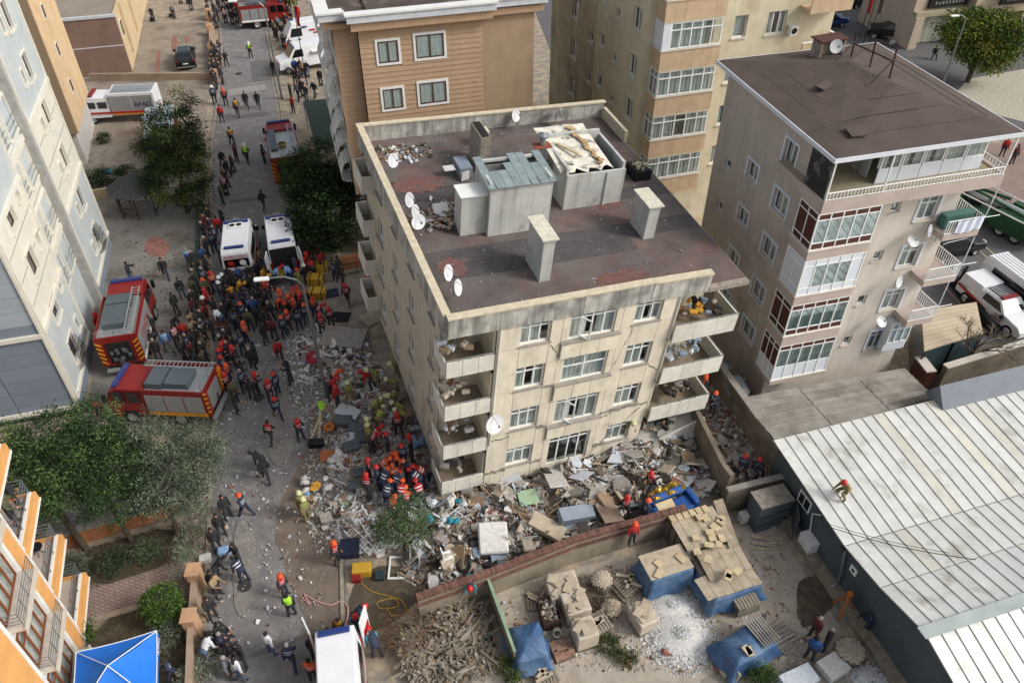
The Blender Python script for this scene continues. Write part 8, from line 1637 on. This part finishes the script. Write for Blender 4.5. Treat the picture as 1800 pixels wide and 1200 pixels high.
# gazebo
t = thing('gazebo', 'timber gazebo with a dark octagonal roof beside the tall tree', 'gazebo', at(252, 368), .2); k = G(); n = 8
k.v = [(2.1*math.cos(6.283*i/n), 2.1*math.sin(6.283*i/n), 2.0) for i in range(n)]+[(.35*math.cos(6.283*i/n), .35*math.sin(6.283*i/n), 2.9) for i in range(n)]+[(0, 0, 3.0)]
k.f = [(i, (i+1) % n, n+(i+1) % n, n+i) for i in range(n)]+[(n+i, n+(i+1) % n, 2*n) for i in range(n)]; k.m = [0]*len(k.f); k.build('roof', mat('shingle', '454a46', .9, .2, 4), t)
for i in range(n):
    a = 6.283*i/n; x, y = 1.6*math.cos(a), 1.6*math.sin(a); k = G(); k.tube((x, y, 0), (x, y, 2.05), .07); k.build('post', mat('darkwood', '4c3a2a', .8, .25, 3), t)
    if i != 6: b = a+6.283/n; x2, y2 = 1.6*math.cos(b), 1.6*math.sin(b); k = G(); [k.tube((x, y, z), (x2, y2, z), .035) for z in (.4, .9)]; k.tube((x, y, .4), (x2, y2, .9), .03); k.build('railing', MATS['darkwood'], t)
t = thing('gazebo_tent', 'bright blue folding tent with a white trimmed edge at bottom left', 'tent', at(232, 1232), .31); mat('tentblue', '1b6fd0', .55, .1, 2); 
for s in range(4):
    a = s*math.pi/2; Rm = Matrix.Rotation(a, 3, 'Z'); k = G(); ns = 10
    def tf(u, v): x = (-1.5+3*u)*(1-v); y = -1.5*(1-v); z = 2.1+.85*v-.1*math.sin(math.pi*u)*(1-v)-.12*math.sin(math.pi*v); return tuple(Rm @ Vector((x, y, z)))
    tarp_like(k, tf, ns, 8); k.build('roof_panel', MATS['tentblue'], t, True)
    k = G(); tarp_like(k, lambda u, v: tuple(Rm @ Vector((-1.5+3*u, -1.5-.02*math.sin(9*u), 2.1-.3*v-.1*math.sin(math.pi*u)))), 10, 2); k.build('valance', MATS['tentblue'], t); k = G(); k.path([tuple(Rm @ Vector((-1.5+3*i/10, -1.51, 2.12-.1*math.sin(math.pi*i/10)))) for i in range(11)], .02, 4); k.tube(Rm @ Vector((-1.5, -1.5, 2.1)), (0, 0, 2.96), .018); k.build('white_trim', MATS['pvc'], t)
    p = Rm @ Vector((-1.46, -1.46, 0)); k = G(); k.tube(p, (p.x, p.y, 2.1), .03); k.build('leg', MATS['steel'], t)
    if s == 1: letters('AFAD', .3, MATS['pvc'], t, tuple(Rm @ Vector((.9, -1.54, 1.85))), (R(90), 0, a))
t = thing('barrow', 'flat handcart standing in the crowd', 'cart', at(393, 575, 0), .1); k = G(); k.box((0, 0, .5), (.8, 1.3, .06)); k.build('bed', MATS['brownframe'], t); k = G(); k.path([(-.42, -.65, .55), (.42, -.65, .55), (.42, .65, .55), (-.42, .65, .55), (-.42, -.65, .55)], .03, 5); k.build('frame', MATS['steel'], t)
for s in (-.35, .35): wheel(t, 0, s, .2, .06)
for (px, py, m, l, c) in ((190, 305, 'c_teal', 'turquoise tub beside the hedge', 'tub'), (362, 985, 'r_white', 'white bag against the street wall', 'bag'), (362, 1080, 'cardboard', 'cardboard box of supplies at the street wall', 'box'), (352, 1092, 'r_wood', 'brown carton folded open at the street wall', 'box'), (395, 972, 'c_lightblue', 'blue water bottle packs between the officers', 'packs'), (268, 37, 'blackmetal', 'black bag on the paving at far left', 'bag'), (302, 30, 'blackmetal', 'black bag beside the grey jacketed onlooker', 'bag'), (1568, 78, 'r_white', 'white bin outside the corner shop', 'bin')): slab(c.replace(' ', '_'), l, c, px, py, .55, .4, .35, .3, m, None, bev=.06)
t = thing('steel_fence', 'black steel railing across the side yard', 'fence'); a, b = at(605, 512), at(640, 500)
for (a, b) in ((at(603, 515), at(606, 485)), (at(606, 485), at(645, 478))):
    k = G(); k.tube((a.x, a.y, .9), (b.x, b.y, .9), .025); k.tube((a.x, a.y, .15), (b.x, b.y, .15), .025); k.build('rail', MATS['blackmetal'], t)
    for i in range(9): p = a.lerp(b, i/8); k = G(); k.tube((p.x, p.y, 0), (p.x, p.y, .95), .015, n=4); k.build('bar', MATS['blackmetal'], t)
t = thing('cafe_chair', 'dark metal chair on the lowest orange framed balcony', 'chair', M=ORM @ Matrix.Translation((-.8, 2.0, -3.05))); k = G(); k.lathe([(.01, .45), (.25, .45), (.25, .48)], (0, 0, 0), 12); k.build('seat', MATS['blackmetal'], t); k = G(); [k.tube((.22*math.cos(a), .22*math.sin(a), 0), (-.15*math.cos(a), -.15*math.sin(a), .45), .015) for a in (0, 1.57, 3.14, 4.71)]; k.build('legs', MATS['blackmetal'], t)
# ================================================================== trees and shrubs
def leafmat(name, c, rough=.7):
    m = mat(name, c, .85, .3, 2.5, spec=.12); return m
for n_, c_ in dict(pine1='3a5030', pine2='51693c', pine3='263823', olive1='5f6b58', olive2='77826e', olive3='434e3f', dark1='2c3c22', dark2='3f5230', dark3='1b2818', lime1='49682a', lime2='5f7f35', dry1='6a4a3a', dry2='7d6350', aut1='5f6b2e', aut2='7b7a34', silver='8d9180', bark_l='6d665a').items(): leafmat('lf_'+n_, c_)
mat('bark', '4b4135', .95, .3, 5, bump=.6); mat('barkpale', '7c7364', .95, .3, 5)
def leafmesh(name, C, N, L, Wd, mats, par, droop=.3, ids=None):
    n = len(C); D = nr.normal(0, 1, (n, 3)); D[:, 2] -= droop; D += N*1.2; D /= np.linalg.norm(D, axis=1)[:, None]+1e-9
    S_ = np.cross(D, nr.normal(0, 1, (n, 3))); S_ /= np.linalg.norm(S_, axis=1)[:, None]+1e-9; l = L*nr.uniform(.6, 1.3, n)[:, None]; w = Wd*nr.uniform(.7, 1.3, n)[:, None]
    V = np.stack([C, C+D*l*.5+S_*w*.5, C+D*l, C+D*l*.5-S_*w*.5], 1); me = bpy.data.meshes.new(name); me.from_pydata(V.reshape(-1, 3).tolist(), [], np.arange(4*n).reshape(-1, 4).tolist())
    for m in mats: me.materials.append(MATS[m])
    me.polygons.foreach_set('material_index', (nr.randint(0, len(mats), n) if ids is None else ids).astype(int)); me.update(); o = link(name, me, par); return o
def tree(name, label, cat, loc, h, blobs, n, L, Wd, mats, trunk=.12, clump=26, cs=.32, droop=.3, bark='bark', group=None, low=0.0, limbs=7, lean=(0, 0)):
    """blobs: (x,y,z,rx,ry,rz) relative to the foot; leaves sit in clumps through the shells"""
    t = thing(name, label, cat, loc, 0, group); B = np.array(blobs, float); vol = B[:, 3]*B[:, 4]*B[:, 5]; Cs, Ns, Is = [], [], []
    cs *= 1.0; nc = max(8, n//clump); pick = nr.choice(len(B), nc, p=vol/vol.sum()); U = nr.normal(0, 1, (nc, 3)); U /= np.linalg.norm(U, axis=1)[:, None]; r = nr.uniform(.45, 1.05, nc)**.5
    cc = B[pick, :3]+U*r[:, None]*B[pick, 3:]; cc[:, 2] = np.maximum(cc[:, 2], low); rep = np.repeat(np.arange(nc), clump); P = cc[rep]+nr.normal(0, cs, (len(rep), 3))*np.array([1, 1, .42])
    ids = np.clip(nr.normal(nr.randint(0, len(mats), nc)[rep], .5).round(), 0, len(mats)-1); leafmesh('crown' if trunk else 'foliage', P, U[rep], L, Wd, mats, t, droop, ids)
    if trunk:
        k = G(); top = Vector((lean[0], lean[1], h*.75)); k.tube((0, 0, 0), top*.5, trunk, trunk*.75, 8); k.tube(top*.5, top, trunk*.75, trunk*.3, 7); k.build('trunk', MATS[bark], t)
        k = G()
        for i in range(limbs):
            j = nr.randint(nc); s = top*rnd.uniform(.4, .95); e = Vector(cc[j]); m_ = s.lerp(e, .5)+Vector((0, 0, .15)); k.tube(s, m_, trunk*.35, trunk*.22, 5); k.tube(m_, e, trunk*.22, trunk*.08, 5)
        k.build('limb', MATS[bark], t)
    return t
def cone(h, r, z0, n=5, sq=.5): return [(0, 0, z0+(h-z0)*(i+.5)/n, r*(1-.75*i/n), r*(1-.75*i/n), (h-z0)/n*.8) for i in range(n)]
PG = 'pines along the garden wall'
tree('pine_tree', 'large green pine left of the pines by the balcony block', 'pine tree', at(152, 965), 7.2, [(0, .8, 4.4, 2.0, 1.6, .9), (-1.0, .8, 5.0, 1.8, 1.6, 1.0), (.4, .8, 5.6, 1.4, 1.3, .9), (-2.4, 1.2, 4.2, 1.6, 1.4, 1.0), (-3.2, 2.0, 4.8, 1.4, 1.3, 1.0), (-1.2, -.3, 3.4, 1.6, 1.2, .7), (-.4, 1.6, 6.2, 1.3, 1.2, .8)], 26000, .17, .05, ['lf_pine3', 'lf_pine1', 'lf_pine2'], .16, 85, .25, .1, group=PG, lean=(-.9, .5))
tree('pine_tree', 'bright green pine in the middle, in front of the crossways fire engine', 'pine tree', at(232, 952), 7.4, [(0, .8, 4.3, 2.1, 1.6, .9), (.1, .6, 5.0, 1.9, 1.7, 1.0), (-.2, 1.0, 5.9, 1.5, 1.4, .9), (-.3, 1.6, 6.8, .9, .9, .7), (.3, -.2, 3.3, 1.8, 1.1, .7)], 26000, .17, .05, ['lf_pine3', 'lf_pine1', 'lf_pine3', 'lf_pine2'], .12, 85, .25, .1, group=PG, lean=(-.4, .3))
tree('olive_tree', 'grey green olive tree overhanging the street', 'olive tree', at(312, 940), 6.8, [(.3, .4, 3.8, 1.9, 1.6, 1.0), (1.5, .8, 4.4, 1.6, 1.5, 1.0), (.8, .2, 3.0, 1.5, 1.2, .8), (0, 1.2, 5.6, 1.1, 1.0, .8), (1.6, 1.8, 4.8, 1.1, 1.1, .8), (-.4, 1.9, 6.3, .5, .5, .6)], 25000, .15, .04, ['lf_olive3', 'lf_olive3', 'lf_olive1', 'lf_olive2'], .13, 60, .22, .1, lean=(.4, .3))
tree('trailing_shrub', 'silvery trailing shrub spilling over the street wall', 'shrub', at(342, 960), 1.6, [(0, .9, 1.0, .55, .9, .5), (.05, -.3, .9, .5, 1.0, .5), (.1, -1.5, .8, .45, .7, .4)], 5000, .09, .03, ['lf_silver', 'lf_olive2', 'lf_olive1', 'lf_dark2'], 0, 25, .14)
tree('tall_tree', 'tall dark feathery tree between the gazebo and the street', 'tree', at(330, 375), 8.5, [(0, 0, 3.0, 2.2, 2.3, 1.6), (.2, .6, 4.8, 2.2, 2.0, 1.6), (.2, 1.2, 6.5, 1.9, 1.8, 1.3), (.4, 2.0, 7.8, 1.3, 1.3, .9), (-1.0, 1.0, 5.5, 1.5, 1.5, 1.2), (.9, -.4, 1.6, 1.2, 1.4, 1.0)], 26000, .24, .06, ['lf_dark3', 'lf_dark1', 'lf_dark3', 'lf_dark2', 'lf_aut1'], .16, 70, .3, .5, limbs=12, lean=(.2, 1.0))
tree('broad_tree', 'broad dark green tree right of the ambulances against the tan block', 'tree', at(580, 440), 7, [(0, 0, 3.2, 2.5, 2.3, 1.5), (-.4, 1.5, 4.2, 2.2, 2.0, 1.3), (.7, .8, 4.8, 1.9, 1.8, 1.2), (.1, -1.3, 2.2, 2.0, 1.3, 1.1)], 17000, .24, .11, ['lf_dark3', 'lf_dark1', 'lf_dark3', 'lf_dark2'], .2, 55, .3, .2, limbs=9)
tree('green_shrub', 'mid green shrubby tree between street fire engine and broad dark tree', 'tree', at(545, 345), 4.5, [(0, 0, 2.4, 1.7, 1.9, 1.4), (.9, 1.3, 2.8, 1.6, 1.6, 1.2), (-.7, -1.0, 1.6, 1.0, 1.3, 1.0)], 8000, .17, .07, ['lf_dark1', 'lf_dark2', 'lf_lime1'], .12, 30, .28)
tree('small_tree', 'small green tree growing out of the rubble', 'tree', at(716, 975), 3.6, [(0, 0, 2.2, 1.25, 1.1, .8), (.3, .2, 2.9, .9, .9, .6), (-.6, .1, 2.1, .8, .8, .6)], 7500, .11, .045, ['lf_olive3', 'lf_dark2', 'lf_olive1', 'lf_pine2'], .1, 26, .2, .1)
tree('street_tree', 'leafy tree turning yellow in front of the corner shops', 'tree', at(1700, 145), 7.5, [(0, 0, 4.2, 3.2, 2.8, 2.0), (-1.6, .6, 5.2, 2.4, 2.2, 1.5), (1.6, .5, 5.0, 2.5, 2.2, 1.5), (.6, -.6, 3.0, 2.4, 2.0, 1.4)], 18000, .27, .14, ['lf_dark1', 'lf_lime1', 'lf_aut1', 'lf_aut2'], .25, 30, .45, .2, limbs=9)
tree('garden_tree', 'yellowish green tree at the top edge beside the emergency van', 'tree', at(512, 28), 6, [(0, 0, 3.5, 2.2, 2.2, 2.0), (.8, 1, 4.5, 1.8, 1.8, 1.3)], 4500, .32, .15, ['lf_aut1', 'lf_dark1', 'lf_aut2'], .2, 26, .45)
tree('round_bush', 'dense round clipped bush beside the brick footpath', 'bush', at(297, 1085), 1.9, [(0, 0, 1.05, .85, .8, .95)], 7500, .085, .05, ['lf_lime1', 'lf_dark2', 'lf_lime2', 'lf_dark1'], .06, 14, .08, .0)
tree('hedge', 'dark clipped hedge above the cream wall', 'hedge', at(200, 325), 1.4, [(-1.2, -.2, .8, 1.0, .6, .6), (0, .1, .8, 1.2, .6, .6), (1.3, .4, .8, 1.0, .6, .6)], 5500, .13, .06, ['lf_dark1', 'lf_dark3', 'lf_dark2'], 0, 26, .2)
tree('dry_bush', 'reddish brown dry bush between the brown soil and the timber heap', 'bush', at(715, 1125), 1.5, [(0, 0, .7, 1.1, .9, .5), (-.9, -.3, .5, .7, .7, .4), (.9, .4, .6, .7, .6, .4)], 6500, .14, .012, ['lf_dry1', 'lf_dry2', 'lf_dark3'], 0, 26, .22, 0)
tree('weeds', 'green weeds in the middle of the yard', 'weeds', at(1095, 1155), .5, [(-.6, .5, .2, .5, .4, .15), (.1, -.1, .2, .5, .3, .15)], 2500, .1, .03, ['lf_dark1', 'lf_aut1', 'lf_dark3'], 0, 20, .12, -.3)
for (x, y, r_, ms, l) in ((300, 1120, .55, ['lf_silver', 'lf_olive1', 'lf_dark2'], 'pale leafed shrub beside the blue tent'), (365, 1170, .6, ['lf_silver', 'lf_silver', 'lf_olive1'], 'cream rosette shrub on the street wall, upper one'), (348, 1195, .55, ['lf_silver', 'lf_silver', 'lf_olive2'], 'cream rosette shrub on the street wall, lower one'), (145, 1120, .5, ['lf_dark1', 'lf_lime1'], 'green shrub between balcony block and lawn'), (205, 995, .6, ['lf_dark1', 'lf_olive3'], 'low green shrub under the pines'), (265, 975, .55, ['lf_olive1', 'lf_dark2'], 'grey green shrub under the pines near the street'), (135, 1005, .55, ['lf_olive1', 'lf_olive3'], 'greyish shrub nearest the balcony block'), (1335, 1195, .4, ['lf_dark1', 'lf_lime1'], 'green weeds at the bottom edge of the yard'), (900, 1185, .4, ['lf_dark1', 'lf_aut1'], 'green weeds at the foot of the sheet wall'), (185, 250, .5, ['lf_dark3', 'lf_dark1'], 'dark shrub in the sunken yard by the apricot tower')):
    tree('shrub', l, 'shrub', at(x, y), .9, [(0, 0, .4, r_, r_, .4)], 1400, .15, .035, ms, 0, 20, .16, -.1)
# dry stalks round the baskets
tree('dry_stalks', 'tangle of dry stalks around the stone baskets', 'weeds', at(1045, 1050), .6, [(-.3, 0, .3, .9, .5, .25), (.4, -.6, .3, .5, .6, .25)], 2500, .35, .012, ['lf_dry2', 'lf_bark_l', 'lf_dark3'], 0, 20, .25, -.2)
# bare tree at the right
t = thing('bare_tree', 'leafless dark tree behind the white metal roof', 'bare tree', at(1690, 660, .3)); k = G(); tw = G(); rr = random.Random(4)
def grow(p, d, l, r, lv, G_):
    q = p+d*l; (G_ if lv > 2 else tw).tube(p, q, r, r*.7, 5 if lv > 2 else 3)
    if lv == 0: return
    for _ in range(3 if lv > 1 else 4):
        e = (d+Vector((rr.gauss(0, .5), rr.gauss(0, .5), rr.gauss(.05, .3)))).normalized(); grow(q, e, l*rr.uniform(.65, .9), r*.6, lv-1, G_)
grow(Vector((0, 0, 0)), Vector((.15, .1, 1)).normalized(), 1.1, .13, 5, k); k.build('trunk', MATS['bark'], t); tag(tw.build('twigs', MATS['barkpale'], t), kind='stuff')
# grass and ground cover
def grass(label, px, n, mats, L=.12):
    poly = [tuple(at(*p)[:2]) for p in px]; A = np.array(poly); Q = nr.uniform(A.min(0), A.max(0), (n*2, 2)); Q = Q[pips(Q, poly)][:n]; C = np.stack([Q[:, 0], Q[:, 1], np.full(len(Q), .03)], 1); N = np.tile([0, 0, .6], (len(Q), 1)); o = leafmesh('grass', C, N, L, .02, mats, None, -.5); tag(o, label, 'grass', kind='stuff')
grass('thin grass and ground cover under the pines', [(110, 975), (330, 915), (318, 985), (150, 1040)], 5000, ['lf_dark1', 'lf_olive3', 'lf_dry2'])
grass('patchy grass on the lawn around the blue tent', [(145, 1100), (330, 1045), (336, 1220), (140, 1230)], 6000, ['lf_dark1', 'lf_olive3', 'lf_dry2', 'lf_aut1'])
grass('weeds along the foot of the warehouse wall', [(1385, 905), (1400, 905), (1500, 1060), (1485, 1075)], 1500, ['lf_dark1', 'lf_dry2', 'lf_aut1'])
